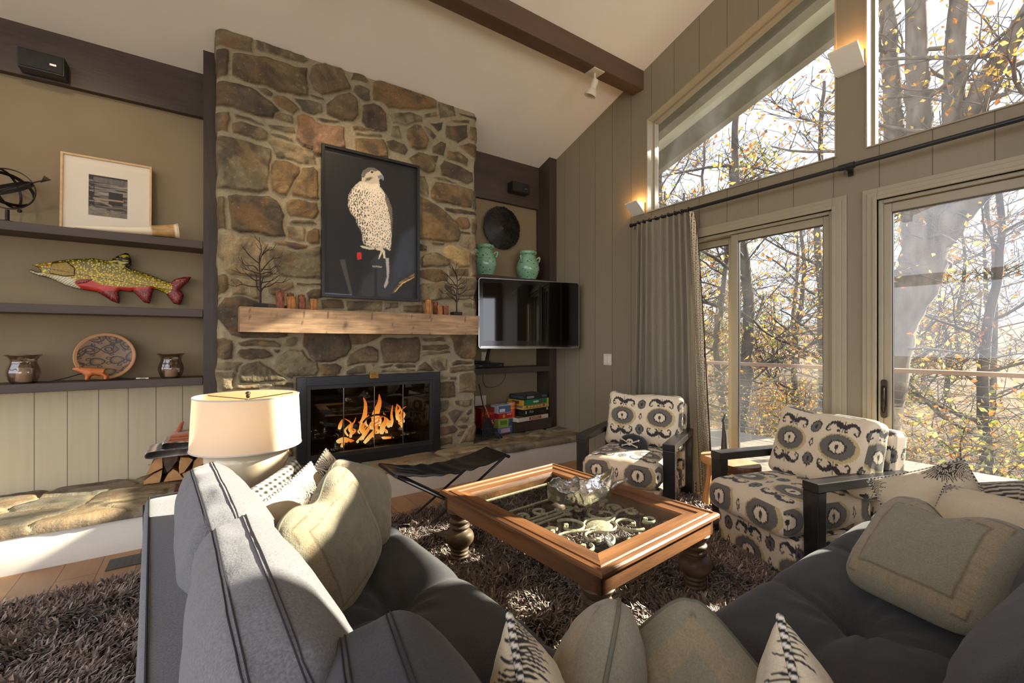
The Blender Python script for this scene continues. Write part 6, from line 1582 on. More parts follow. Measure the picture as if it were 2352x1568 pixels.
# ================================================================ SOFA
RZL = math.atan2(.0803, .9968)     # the left wing is turned a few degrees
sofa = thing('sectional_sofa', 'large charcoal grey sectional sofa in the foreground with grey back cushions', 'sofa', (.3, .3, 0))
SO = Vector((.3, .3, 0))
ML = TR(-.107, 1.019, 0) @ Matrix(((.9968, -.0803, 0, 0), (.0803, .9968, 0, 0), (0, 0, 1, 0), (0, 0, 0, 1)))   # x across from the outer back, y along
S0 = TR(-.3, -.3, 0)
def tufted(x0, x1, y0, y1, ztop, zbot, r, btn, seams, st=.0125, wrk=.004, seed=1):
    """seat pad: top with rolled edges, pulled buttons and stitched seams"""
    nx = int((x1 - x0) / st); ny = int((y1 - y0) / st)
    # skirt rings give the vertical sides
    def axis(a0, a1, n): return np.concatenate([[a0, a0, a0], np.linspace(a0, a1, n), [a1, a1, a1]])
    def depth(n): return np.concatenate([[3, 2, 1], np.zeros(n), [1, 2, 3]])
    X, Y = np.meshgrid(axis(x0, x1, nx), axis(y0, y1, ny), indexing='ij'); dA, dB = np.meshgrid(depth(nx), depth(ny), indexing='ij'); lev = np.maximum(dA, dB)
    ex = np.minimum(np.minimum(X - x0, x1 - X), np.minimum(Y - y0, y1 - Y)); t = np.clip(ex / r, 0, 1); round_ = np.sqrt(np.clip(1 - (1 - t) ** 2, 0, 1))
    Z = ztop - r * .75 * (1 - round_) + .012 * (fbm(X * 2, Y * 2, 2, seed) - .45)
    for bx, by in btn:
        d = np.hypot(X - bx, Y - by); Z = Z - .038 * np.exp(-(d / .028)) - .020 * np.exp(-(d / .12) ** 2)
        an = np.arctan2(Y - by, X - bx); Z = Z + .006 * np.sin(an * 9 + seed + bx * 30) * np.exp(-((d - .09) / .06) ** 2)
    for (ax, ay), (cx, cy) in seams:
        e = np.array([cx - ax, cy - ay]); l2 = e.dot(e); tt = np.clip(((X - ax) * e[0] + (Y - ay) * e[1]) / l2, 0, 1)
        # slightly curved seam
        nrm = np.array([-e[1], e[0]]) / math.sqrt(l2); bow = .012 * np.sin(tt * PI)
        d = np.hypot(X - ax - e[0] * tt - nrm[0] * bow, Y - ay - e[1] * tt - nrm[1] * bow); Z = Z - .011 * np.exp(-(d / .008)) - .010 * np.exp(-(d / .05) ** 2)
    Z = Z + (fbm(X * 9, Y * 22, 3, seed + 3) - .45) * wrk
    zl = [0, .35, .75, 1.0]
    edge = Z.copy(); Z = np.where(lev > 0, np.interp(lev, [0, 1, 2, 3], [0, 1, 2, 3]), 0) * 0 + np.select([lev == 0, lev == 1, lev == 2, lev == 3], [edge, edge - .02, edge * 0 + (ztop + zbot) / 2 - .02, edge * 0 + zbot])
    bul = np.select([lev == 1, lev == 2], [.006, .010], 0)
    X = X + np.where(X <= x0, -bul, np.where(X >= x1, bul, 0)); Y = Y + np.where(Y <= y0, -bul, np.where(Y >= y1, bul, 0))
    b = B(); b.grid(np.stack([X, Y, Z], -1)); return b
# frames
b = B(); b.box(.02, .86, -1.15, 1.17, .075, .25); b.xform(S0 @ ML); b.build('left_base', FELT, sofa, smooth=0, bevel=.02, segs=3)
b = B(); b.box(.78, 2.78, -.16, .735, .075, .25); b.xform(S0); b.build('right_base', FELT, sofa, smooth=0, bevel=.02, segs=3)
# back rails
b, _ = rbox(.165, 2.32, .55, .022, st=.05, wr=.003); b.xform(S0 @ ML @ TR(.083, .01, .35)); b.build('left_back_rail', FELT_SUNLIT, sofa, smooth=180, merge=1e-5)
b, _ = rbox(2.98, .165, .53, .025, st=.05, wr=.003); b.xform(S0 @ TR(1.29, -.10, .34)); b.build('right_back_rail', FELT, sofa, smooth=180, merge=1e-5)
b = B()
for off in (.016, .151):
    b.tube([(off, y, .6265) for y in np.linspace(-1.13, 1.16, 30)], .0028, 6)
b.tube([(.016, 1.163, .625), (.151, 1.163, .625)], .0028, 6); b.tube([(.0, 1.163, .60), (.0, 1.163, .08)], .0028, 6)
b.xform(S0 @ ML); b.build('stitching', THREAD, sofa)
for x, y in ((.08, -1.05), (.80, -1.05), (.08, 1.09), (.80, 1.09)):
    b = B(); b.box(x - .03, x + .03, y - .03, y + .03, .0, .08); b.xform(S0 @ ML); b.build('leg', M_('darkwood'), sofa, smooth=0)
for x, y in ((1.0, -.08), (1.0, .66), (2.68, -.08), (2.68, .66)):
    b = B(); b.box(x - .03, x + .03, y - .03, y + .03, .0, .08); b.xform(S0); b.build('leg', M_('darkwood'), sofa, smooth=0)
# seats
bl = [(.605, -.62), (.605, -.17), (.605, .27), (.605, .72), (.32, -.62), (.32, -.17), (.32, .27), (.32, .72)]
sl = []
for k in range(4):
    a = bl[k]; c = bl[k + 4]; sl += [(a, (.875, a[1] + .03)), (a, c)]
    if k < 3: sl.append((a, bl[k + 1]))
sl += [(bl[0], (bl[0][0], -1.1)), (bl[3], (bl[3][0], 1.14))]
b = tufted(.13, .875, -1.10, 1.14, .425, .22, .07, bl, sl, seed=2); b.xform(S0 @ ML); b.build('left_seat', FELT, sofa, smooth=180)
br2 = [(1.12, .50), (1.56, .50), (2.02, .50), (2.46, .50)]
sr = []
for k, a in enumerate(br2):
    sr += [(a, (a[0] + .05, .775)), (a, (a[0], .02))]
    if k < 3: sr.append((a, br2[k + 1]))
sr += [(br2[0], (.80, .50)), (br2[3], (2.76, .5))]
b = tufted(.785, 2.76, .0, .775, .425, .22, .075, br2, sr, seed=5, wrk=.010); b.xform(S0); b.build('right_seat', FELT, sofa, smooth=180)

def back_cushion(c, yaw, w, h, t, lean, seed, mat, name='back_cushion', sag=0.02, roll=0):
    """w along local x, h up (z), t thick (y); boxed edge with double stitched seams"""
    def warp(P):
        z = P[..., 2] / h + .5
        P = P.copy(); z = np.clip(z, 0, 1.2); P[..., 1] *= (1.10 - .42 * z ** 1.6)
        P[..., 2] += -sag * (1 - (2 * P[..., 0] / w) ** 2) * z * 0 + .015 * np.cos(P[..., 0] / w * PI) * z
        P[..., 0] *= 1 - .05 * z ** 2
        return P
    b, _ = rbox(w, t, h, .055, st=.014, bulge=(.012, .055, .01), wr=.026, seed=seed, warp=warp)
    M = TR(*c) @ rotz(yaw) @ Matrix.Rotation(lean, 4, 'X') @ Matrix.Rotation(roll, 4, 'Y')
    o = b.xform(S0 @ M).build(name, mat, sofa, smooth=180, merge=1e-5)
    sb = B(); half = np.array([w, t, h]) / 2
    for yy in (-t * .24, t * .24):
        for dlt in (-.005, .005):
            s_ = np.linspace(0, 2 * h + w, 160); y_ = np.full(160, yy + dlt)
            x_ = np.where(s_ < h, -w / 2, np.where(s_ < h + w, -w / 2 + s_ - h, w / 2)); z_ = np.where(s_ < h, -h / 2 + s_, np.where(s_ < h + w, h / 2, h / 2 - (s_ - h - w)))
            Pq, _ = rmap(np.stack([x_, y_, z_], -1), half, .055, (.012, .055, .01), .026, seed, warp, lift=.0006)
            sb.tube(Pq, .0012, 5)
    so = sb.xform(S0 @ M).build('seam', THREAD, o)
    return o
def onL(x, y, z): return tuple(ML @ Vector((x, y, z)))
back_cushion(onL(.205, .51, .595), RZL + PI / 2, .64, .42, .175, math.radians(-14), 3, FELT_SUNLIT)
back_cushion(onL(.200, -.12, .600), RZL + PI / 2 - .03, .62, .43, .185, math.radians(-13), 8, FELT_SUNLIT)
back_cushion(onL(.285, -.61, .585), RZL + PI / 2 - .22, .58, .42, .21, math.radians(-17), 14, FELT)
back_cushion((.62, .075, .565), .04, .62, .40, .20, math.radians(14), 21, FELT)
back_cushion((1.26, .07, .585), .0, .66, .42, .20, math.radians(14), 26, FELT)
back_cushion((1.93, .07, .585), -.02, .66, .42, .20, math.radians(14), 31, FELT)
back_cushion((2.48, .08, .575), .0, .46, .40, .20, math.radians(14), 37, FELT)

# ---------------------------------------------------------------- throw pillows
G1, G2 = 'cream pillows with black starburst embroidery', 'olive linen pillows with a ribbed band'
bu = lambda s: (lambda u, v: bursts(u, v, off=(.02 * s, .03 * s), seed=s))
ol = lambda s: (lambda u, v: olive(u, v, s))
pillow('throw_pillow', 'grey-green linen pillow with a ribbed band, frontmost at the far end of the left seat', (.335, 1.50, .575), (.64, -.68, .25), (-.22, -.05, 1), .40, .17, ol(.40), WEAVE, 'olive', 4, G2, chop=.05, seed=3)
pillow('throw_pillow', 'grey-green linen pillow wedged behind the frontmost one, tipped towards the fireplace', (.50, 1.80, .555), (.60, -.72, .30), (-.15, .0, 1), .36, .15, ol(.36), WEAVE, 'olive', -32, G2, seed=6)
pillow('throw_pillow', 'cream starburst pillow standing beside the nearest grey cushions on the left seat', (.275, 1.76, .545), (.62, -.72, .25), (-.2, .0, 1), .35, .15, bu(2), CLOTH, 'braid', 6, G1, st=.0034, seed=9)
pillow('throw_pillow', 'cream starburst pillow at the far end of the left seat, one corner pointing up', (.425, 2.00, .53), (.50, -.82, .25), (-.1, .0, 1), .33, .14, bu(3), CLOTH, 'braid', 30, G1, st=.0034, seed=12)
pillow('throw_pillow', 'black and white gingham pillow tucked behind the starburst pillows near the lamp', (.265, 2.03, .52), (.45, -.78, .45), (-.2, .1, 1), .34, .13, gingham, CLOTH, None, 8, None, seed=15)
pillow('throw_pillow', 'large olive linen pillow with a ribbed band lying against the right back cushions', (1.785, .385, .575), (-.64, .24, .73), (.62, -.12, .60), .375, .16, ol(.375), WEAVE, 'olive', -4, G2, chop=.06, seed=18)
pillow('throw_pillow', 'cream starburst pillow at the right, corner pointing up in front of the deck', (2.40, .50, .545), (-.86, -.10, .42), (.3, .0, 1), .34, .14, bu(5), CLOTH, 'braid', 30, G1, st=.0034, seed=22)
pillow('throw_pillow', 'cream starburst pillow lying low behind the large olive pillow on the right', (2.13, .31, .575), (-.62, .12, .72), (.62, -.05, .62), .34, .14, bu(6), CLOTH, 'braid', -4, G1, st=.0034, seed=25)
pillow('throw_pillow', 'dark and cream striped pillow at the right edge behind the starburst pillows', (2.52, .27, .575), (-.5, .1, .8), (.5, .0, .7), .34, .13, stripes, CLOTH, None, 20, None, seed=28)
pillow('throw_pillow', 'cream starburst pillow in the near corner, left of the two olive pillows', (.425, .525, .545), (.83, -.50, .22), (-.05, .0, 1), .37, .15, bu(7), CLOTH, 'braid', 38, G1, st=.0028, seed=31)
pillow('throw_pillow', 'olive linen pillow in the near corner, left one of the pair at the bottom', (.575, .59, .54), (-.62, .74, .25), (.1, .1, 1), .36, .16, ol(.36), WEAVE, 'olive', 34, G2, seed=34)
pillow('throw_pillow', 'olive linen pillow in the near corner, right one of the pair at the bottom', (.715, .475, .53), (-.70, -.62, .35), (.0, .1, 1), .33, .17, ol(.33), WEAVE, 'olive', 38, G2, seed=37)
pillow('throw_pillow', 'cream starburst pillow in the near corner, right of the two olive pillows', (.742, .277, .538), (.50, -.84, .20), (.03, .05, 1), .37, .15, bu(8), CLOTH, 'braid', 40, G1, st=.0028, seed=40)

# ================================================================ ARMCHAIRS
EBON = mk('ebonised_wood', lin(24, 23, 24), lin(36, 34, 34), rough=.32, nscale=30, stretch=(1, .1, 1), coat=.2)
def armchair(label, loc, rz):
    t = thing('armchair', label, 'armchair', loc, rz, 'ikat armchairs with black wooden arms')
    w = .35; yf, yr = -.33, .33; zt = .53
    for s in (-1, 1):
        x0, x1 = (s * w, s * (w - .082)); x0, x1 = min(x0, x1), max(x0, x1)
        b = B(); b.box(x0, x1, yf, yr, zt - .045, zt); b.build('arm', EBON, t, smooth=0, bevel=.004)
        b = B(); b.prism([(yf + .002, zt - .045), (yf + .06, zt - .045), (yf + .055, .014), (yf + .012, .014)], x0 + .002, x1 - .002, 'x'); b.build('front_post', EBON, t, smooth=0, bevel=.003)
        b = B(); b.box(x0 + .002, x1 - .002, yr - .055, yr - .002, .014, zt - .045); b.build('rear_post', EBON, t, smooth=0, bevel=.003)
    b, c = rbox(.53, .66, .21, .03, st=.0055, wr=.004, seed=2, colfn=boxmap(ikat, (.03, .07))); b.xform(TR(0, -.03, .125)); soft('base', b, CLOTH, t, c)
    def warp(P):
        P = P.copy(); P[..., 2] += .012 * np.cos(P[..., 0] * 5.6) * (P[..., 2] > 0) - .012 * np.clip((-P[..., 1] - .2) * 4, 0, 1); return P
    b, c = rbox(.535, .62, .165, .062, st=.0045, bulge=(.01, .02, .018), wr=.006, seed=5, warp=warp, colfn=boxmap(ikat, (.1425, -.01))); b.xform(TR(0, -.13, .318)); soft('seat_cushion', b, CLOTH, t, c)
    b, c = rbox(.60, .13, .66, .035, st=.0055, wr=.004, seed=7, colfn=boxmap(ikat, (.05, -.10))); b.xform(TR(0, .29, .405) @ Matrix.Rotation(math.radians(-7), 4, 'X')); soft('back_panel', b, CLOTH, t, c)
    def warp2(P):
        P = P.copy(); z = P[..., 2] / .40 + .5; P[..., 1] *= 1.1 - .35 * z ** 2
        P[..., 2] += .006 * np.sin(P[..., 0] * 17) * np.clip(z, 0, 1) - .012 * (1 - (P[..., 0] / .29) ** 2) * np.clip(z, 0, 1) ** 2
        P[..., 0] *= 1 + .03 * (2 * z - 1) ** 2
        return P
    b, c = rbox(.56, .155, .42, .042, st=.0042, bulge=(.0, .035, .0), wr=.014, seed=9, warp=warp2, colfn=boxmap(ikat, (.145, -.02))); b.xform(TR(.02, .145, .592) @ Matrix.Rotation(math.radians(-15), 4, 'X')); soft('back_pillow', b, CLOTH, t, c)
    b = B()
    for (x, y) in ((-.22, -.30), (.22, -.30), (-.22, .24), (.22, .24)): b.box(x - .02, x + .02, y - .02, y + .02, 0, .022)
    b.build('glides', M_('black'), t, smooth=0)
    return t
def chair_at(front_l, front_r, label):
    a = Vector((*front_l, 0)); c = Vector((*front_r, 0)); x = (c - a).normalized(); y = Vector((-x.y, x.x, 0))
    o = (a + c) / 2 + y * .33
    return armchair(label, (o.x, o.y, .012), math.atan2(x.y, x.x))
CH1 = chair_at((2.588, 1.578), (2.384, .915), 'patterned armchair with black wooden arms nearest the camera, by the sliding glass')
CH2 = chair_at((2.233, 2.431), (2.518, 1.778), 'patterned armchair with black wooden arms beside the curtain, a black cap on its seat')
# black cap on the far chair
Mc = CH2.matrix_basis
def cap():
    base = Matrix.Translation(CH2.location) @ rotz(CH2.rotation_euler.z) @ TR(.0, -.10, .409)
    t = thing('cap', 'black cap with a pale skull emblem resting on the armchair by the curtain', 'hat', M=base)
    blk = mk('black_twill', lin(22, 22, 24), lin(34, 34, 36), rough=.85, nscale=90, sheen=.2)
    nu, nv = 40, 16
    U, V = np.meshgrid(np.linspace(0, 2 * PI, nu, endpoint=False), np.linspace(0, 1, nv), indexing='ij')
    R = .098 * np.cos(V * PI / 2) ** .55; hgt = .105 * np.sin(V * PI / 2)
    front = np.clip(-np.sin(U), 0, 1)
    b = B(); b.grid(np.stack([R * np.cos(U) * 1.12, R * np.sin(U) * .80 + .02 + .01 * front * V, hgt * (1 + .12 * front)], -1), wu=True); b.build('crown', blk, t, smooth=180)
    b = B(); x = np.linspace(-1, 1, 30); q = np.linspace(0, 1, 10); X, Q = np.meshgrid(x, q, indexing='ij')
    b.grid(np.stack([X * .100, -.055 - Q * .075 * np.sqrt(np.clip(1 - X ** 2 * .9, 0, 1)), .016 + .014 * (1 - X ** 2) - .014 * Q], -1)); b.build('visor', blk, t, smooth=180)
    wht = mk('emblem_white', lin(196, 186, 168), None, rough=.8)
    def onf(x, z): return (x, -.062 - .012 * (1 - (x / .1) ** 2) + .30 * max(0, z - .05), z)
    b = B()
    for (cx, cz, rx, rz_) in ((0, .075, .024, .018), (0, .056, .014, .010)):
        b.add([onf(cx, cz)] + [onf(cx + rx * math.cos(a), cz + rz_ * math.sin(a)) for a in np.linspace(0, 2 * PI, 16, endpoint=False)], [(0, i + 1, (i + 1) % 16 + 1) for i in range(16)])
    for s in (-1, 1):
        b.tube([onf(-s * .055, .040), onf(0, .060), onf(s * .060, .084)], .0042, 6)
        for e, f in ((-.055, .040), (.060, .084)): b.tube([onf(s * e, f - .006), onf(s * (e + .004), f + .007)], .006, 6)
    b.build('emblem', wht, t, smooth=60)
    b = B()
    for s in (-1, 1): b.tube([(s * .009, -.0785, .070), (s * .009, -.0795, .080)], .0045, 6)
    b.build('emblem_eyes', M_('black'), t, smooth=60)
cap()

# ================================================================ COFFEE TABLE
TWOOD = mk('reclaimed_wood', lin(78, 48, 28), lin(146, 98, 58), rough=.48, nscale=9, stretch=(1, .14, 1), contrast=.55, bump=.35, bscale=40, coat=.08)
TWOOD2 = mk('reclaimed_wood_cross', lin(82, 52, 30), lin(152, 104, 62), rough=.48, nscale=9, stretch=(.14, 1, 1), contrast=.55, bump=.35, bscale=40, coat=.08, bstretch=(.14, 1, 1))
LEGW = mk('turned_leg_wood', lin(74, 56, 40), lin(112, 88, 62), rough=.5, nscale=14, bump=.2, bscale=40)
tb = thing('coffee_table', 'low square antique wooden coffee table with a glass top and turned legs', 'coffee table', (1.515, 1.69, .0), math.radians(4.8))
hx, hy, zt = .43, .56, .412
prof = [(0, -.020), (0, -.008), (.006, .0), (.020, .002), (.026, -.004), (.034, -.004), (.040, .0), (.070, .0), (.076, -.006), (.120, -.010), (.124, -.020), (.124, -.030)]
def rail(x0, y0, x1, y1, inx, iny, m):
    """moulded rail between two mitred outer corners"""
    b = B(); V = np.zeros((len(prof), 2, 3))
    for i, (d, z) in enumerate(prof):
        V[i, 0] = (x0 + d * inx[0], y0 + d * iny[0], zt + z); V[i, 1] = (x1 + d * inx[1], y1 + d * iny[1], zt + z)
    n = 24; t = np.linspace(0, 1, n)[None, :, None]; G = V[:, :1] * (1 - t) + V[:, 1:] * t
    b.grid(G); return b.build('top_rail', m, tb, smooth=30)
rail(-hx, -hy, hx, -hy, (1, -1), (1, 1), TWOOD2); rail(hx, hy, -hx, hy, (-1, 1), (-1, -1), TWOOD2)
rail(hx, -hy, hx, hy, (-1, -1), (1, -1), TWOOD); rail(-hx, hy, -hx, -hy, (1, 1), (-1, 1), TWOOD)
ap = .022
for (x0, x1, y0, y1, m) in ((-hx + ap, hx - ap, -hy + ap, -hy + ap + .03, TWOOD2), (-hx + ap, hx - ap, hy - ap - .03, hy - ap, TWOOD2), (-hx + ap, -hx + ap + .03, -hy + ap, hy - ap, TWOOD), (hx - ap - .03, hx - ap, -hy + ap, hy - ap, TWOOD)):
    B().box(x0, x1, y0, y1, .312, .394).build('apron', m, tb, smooth=0, bevel=.003)
b = B(); b.box(-hx + .115, hx - .115, -hy + .115, hy - .115, .388, .394); b.build('glass_top', MT.setdefault('tableglass', glass_mat('table_glass', (.95, .97, .965), .9)), tb, smooth=0)
b = B(); b.box(-hx + .11, hx - .11, -hy + .11, -hy + .128, .340, .386); b.box(-hx + .11, hx - .11, hy - .128, hy - .11, .340, .386); b.box(-hx + .11, -hx + .128, -hy + .11, hy - .11, .340, .386); b.box(hx - .128, hx - .11, -hy + .11, hy - .11, .340, .386); b.build('inner_lip', TWOOD, tb, smooth=0)
legp = [(0, .012), (.066, .012), (.070, .022), (.066, .036), (.052, .044), (.046, .055), (.050, .066), (.044, .076), (.050, .086), (.044, .096), (.050, .106), (.046, .118), (.060, .130), (.074, .150), (.077, .172), (.068, .194), (.050, .206), (.044, .214), (.054, .222), (.054, .232), (.044, .240), (.054, .250), (.056, .262), (.046, .270), (.052, .282), (.060, .296), (.064, .316), (0, .316)]
for sx in (-1, 1):
    for sy in (-1, 1):
        b = B(); b.lathe([tuple(q) for q in bez(legp, 3)], 32, TR(sx * .355, sy * .475, 0)); b.build('leg', LEGW, tb, smooth=60)
gi = mk('cream_iron', lin(176, 166, 134), lin(212, 202, 170), rough=.6, nscale=70, contrast=.6, bump=.4)
b = B(); zg = .352
def bar(x0, x1, y, r=.008, ring=True):
    b.tube([(x0, y, zg), (x1, y, zg)], r, 6)
    if ring:
        for x in (x0, x1): b.tube([(x + .015 * math.cos(a), y + .015 * math.sin(a), zg) for a in np.linspace(0, 2 * PI, 14, endpoint=False)], .0065, 6, closed=True)
def scroll(x, y, r, a0, turns, sg=1):
    P = [(x + r * (1 - .72 * t) * math.cos(a0 + sg * turns * 2 * PI * t), y + r * (1 - .72 * t) * math.sin(a0 + sg * turns * 2 * PI * t), zg) for t in np.linspace(0, 1, 40)]
    b.tube(P, np.linspace(.0085, .0055, 40), 6); b.lathe([(0, -.007), (.011, -.007), (.011, .007), (0, .007)], 12, TR(*P[-1]))
for y in (.40, .20): bar(-.30, .30, y, .007, False)
for yc in (.03, -.42):
    bar(-.31, .31, yc, .008, False)
    for dy in (-.033, .033): bar(-.26, -.02, yc + dy, .007); bar(.06, .27, yc + dy, .007)
for s in (-1, 1):
    scroll(s * .12, -.12, .085, PI / 2, .95, s); scroll(s * .12, -.27, .085, -PI / 2, .95, -s); scroll(s * .235, -.10, .045, PI if s > 0 else 0, .9, -s); scroll(s * .235, -.30, .045, PI if s > 0 else 0, .9, s); scroll(s * .26, -.20, .04, PI / 2, .8, s)
    b.tube(bez([(s * .02, -.20, zg), (s * .10, -.195, zg), (s * .20, -.15, zg), (s * .30, -.17, zg)], 8), .0065, 6)
    scroll(s * .10, .11, .05, -PI / 2, .9, s); scroll(s * .22, .12, .04, -PI / 2, .9, -s)
b.lathe([(0, .006), (.05, .004), (.062, -.004), (.05, -.008), (0, -.008)], 20, TR(.0, -.195, zg)); b.tube([(.075 * math.cos(a), -.195 + .075 * math.sin(a), zg) for a in np.linspace(0, 2 * PI, 30, endpoint=False)], .006, 6, closed=True)
b.build('iron_grille', gi, tb, smooth=60)

# silver leaf bowl
def leafbowl():
    t = thing('leaf_bowl', 'crumpled silver leaf-shaped metal bowl on the coffee table glass', 'bowl', (1.525, 1.62, .3945), math.atan2(-.5658, .8245) + .10)
    nu, nv = 110, 70
    U, V = np.meshgrid(np.linspace(-1, 1, nu), np.linspace(-1, 1, nv), indexing='ij')
    wid = .100 * np.clip(1 - np.abs(U) ** 2.3, 0, 1) ** .62 * (1 - .12 * U) + .006
    cr = (fbm(U * 5, V * 4, 4, 3) - .45)
    z = .010 + .098 * np.abs(V) ** 2.4 * (1 - .25 * U ** 2) + .062 * U ** 2 * (1 + .35 * U) + .030 * np.clip(U - .72, 0, 1) * 3
    z = z + .006 * np.abs(V) ** 3 * np.sin(U * 9 + 2 * np.sign(V)) + cr * .016 + .004 * np.abs(np.sin(U * 16 + np.abs(V) * 5))
    X = U * .165 + .012 * np.sin(V * 7) * (np.abs(V)) ** 3; Y = V * wid * (1 + .04 * np.sin(U * 9 + np.sign(V)) * np.abs(V) ** 2)
    b = B(); b.grid(np.stack([X, Y, np.maximum(z, .006)], -1)); b.grid(np.stack([X, Y, np.maximum(z, .006) - .005], -1))
    sv = mk('crumpled_silver', lin(176, 172, 166), lin(214, 210, 204), rough=.22, metal=1, nscale=14, bump=.9, bscale=22)
    b.build('bowl', sv, t, smooth=60)
    b = B(); b.tube(bez([(.155, 0, .092), (.185, .002, .116), (.215, -.004, .128), (.238, .004, .134)], 6), [.012] * 6 + [.010] * 6 + [.009] * 7, 10); b.build('stem', sv, t)
    b = B(); e = np.concatenate([np.stack([X[:, 0], Y[:, 0], z[:, 0]], -1), np.stack([X[::-1, -1], Y[::-1, -1], z[::-1, -1]], -1)], 0); b.tube(e, .0035, 6, closed=True); b.build('rim', sv, t)
leafbowl()

# ================================================================ FOLDING STOOL
t = thing('folding_stool', 'black leather sling stool on crossed metal legs in front of the hearth', 'stool', (1.33, 2.72, 0))
lea = mk('black_leather', lin(18, 18, 20), lin(30, 30, 33), rough=.28, nscale=30, bump=.25, bscale=60, coat=.3)
xw, yw = .405, .145
U, V = np.meshgrid(np.linspace(-1, 1, 60), np.linspace(-1, 1, 20), indexing='ij')
zz = .420 - .058 * (1 - U ** 2) + .006 * np.sin(U * 22 + V * 2) * (1 - U ** 2) * fbm(U * 3, V * 2, 2, 4) * 2 + .008 * V ** 2
X = U * xw; Y = V * yw * (1 - .05 * (1 - U ** 2)) 
b = B(); b.grid(np.stack([X, Y, zz], -1)); b.grid(np.stack([X, Y, zz - .006], -1)); b.build('sling_seat', lea, t, smooth=60)
b = B()
for j in (0, -1): b.tube(np.stack([X[:, j], Y[:, j], zz[:, j] - .003], -1), .0052, 6)
b.build('edge_binding', lea, t)
dm = mk('dark_tube', lin(70, 70, 72), None, rough=.3, metal=.8)
for s in (-1, 1): B().tube([(s * xw, -yw - .01, .416), (s * xw, yw + .01, .416)], .011, 10).build('top_bar', dm, t)
for y in (-.115, .115):
    for s in (-1, 1): B().tube([(s * xw, y + .006 * s, .412), (-s * .24, y + .006 * s, .010)], .0085, 8).build('leg', dm, t)
for s in (-1, 1): B().tube([(s * .235, -.118, .014), (s * .235, .118, .014)], .007, 8).build('foot_bar', dm, t)

# ================================================================ LAMP AND END TABLE
et = thing('end_table', 'dark red-brown grooved wooden end table under the lamp behind the sofa', 'side table', (.16, 2.56, 0))
grv = mk('grooved_redwood', lin(64, 32, 24), lin(124, 72, 50), rough=.6, nscale=60, stretch=(1, 1, .05), contrast=.7, bump=.8, bscale=70, bstretch=(1, 1, .05))
B().box(-.295, .32, -.26, .26, .448, .50).build('top', grv, et, smooth=0, bevel=.004)
for x in (-.24, .26):
    for y in (-.21, .21): B().box(x - .03, x + .03, y - .03, y + .03, 0, .448).build('leg', grv, et, smooth=0, bevel=.003)
lp = thing('table_lamp', 'cream ceramic table lamp with a wide pale drum shade, lit, beside the fireplace', 'lamp', (.165, 2.56, .501))
cer = mk('cream_ceramic', lin(226, 206, 166), lin(236, 218, 182), rough=.18, nscale=3, coat=.6)
pr = [(0, .0), (.085, 0), (.095, .006), (.125, .035), (.160, .080), (.183, .135), (.180, .175), (.150, .215), (.095, .238), (.045, .248), (.032, .256), (.030, .270), (0, .272)]
b = B(); b.lathe([tuple(q) for q in bez(pr, 5)], 64); b.build('base', cer, lp, smooth=80)
B().tube([(0, 0, .27), (0, 0, .455)], .006, 10).build('stem', M_('brass'), lp)
shm, nt, out = new_mat('linen_shade')
d = N(nt, 'ShaderNodeBsdfDiffuse'); tl = N(nt, 'ShaderNodeBsdfTranslucent'); mxs = N(nt, 'ShaderNodeMixShader'); mxs.inputs[0].default_value = .40
for q in (d, tl): q.inputs[0].default_value = rgba(lin(240, 230, 208))
L(nt, d.outputs[0], mxs.inputs[1]); L(nt, tl.outputs[0], mxs.inputs[2]); L(nt, mxs.outputs[0], out.inputs[0])
r0, r1, za, zb_ = .240, .228, .205, .452
b = B(); b.lathe([(r0, za), (r1, zb_), (r1 - .003, zb_), (r0 - .003, za), (r0, za)], 72); b.build('shade', shm, lp, smooth=40)
b = B()
for r, z in ((r0, za), (r1, zb_)): b.tube([(r * math.cos(a), r * math.sin(a), z) for a in np.linspace(0, 2 * PI, 72, endpoint=False)], .0035, 6, closed=True)
b.build('shade_trim', mk('shade_trim', lin(206, 200, 190), None, rough=.8), lp)
b = B()
for a in (0.3, 2.4, 4.5): b.tube([(0, 0, .432), (r1 * .97 * math.cos(a), r1 * .97 * math.sin(a), .446)], .0022, 6)
b.build('spider', M_('iron'), lp)
b = B(); b.lathe([(0, 0), (.006, .002), (.010, .012), (.006, .018), (.012, .024), (.010, .032), (0, .036)], 14, TR(0, 0, .436)); b.build('finial', M_('bronze'), lp)
b = B(); b.lathe([(0, 0), (.016, .01), (.028, .04), (.030, .06), (.020, .085), (0, .095)], 16, TR(0, 0, .30)); b.build('bulb', mk('warm_bulb', lin(255, 214, 150), None, emis=lin(255, 196, 120), es=30), lp)

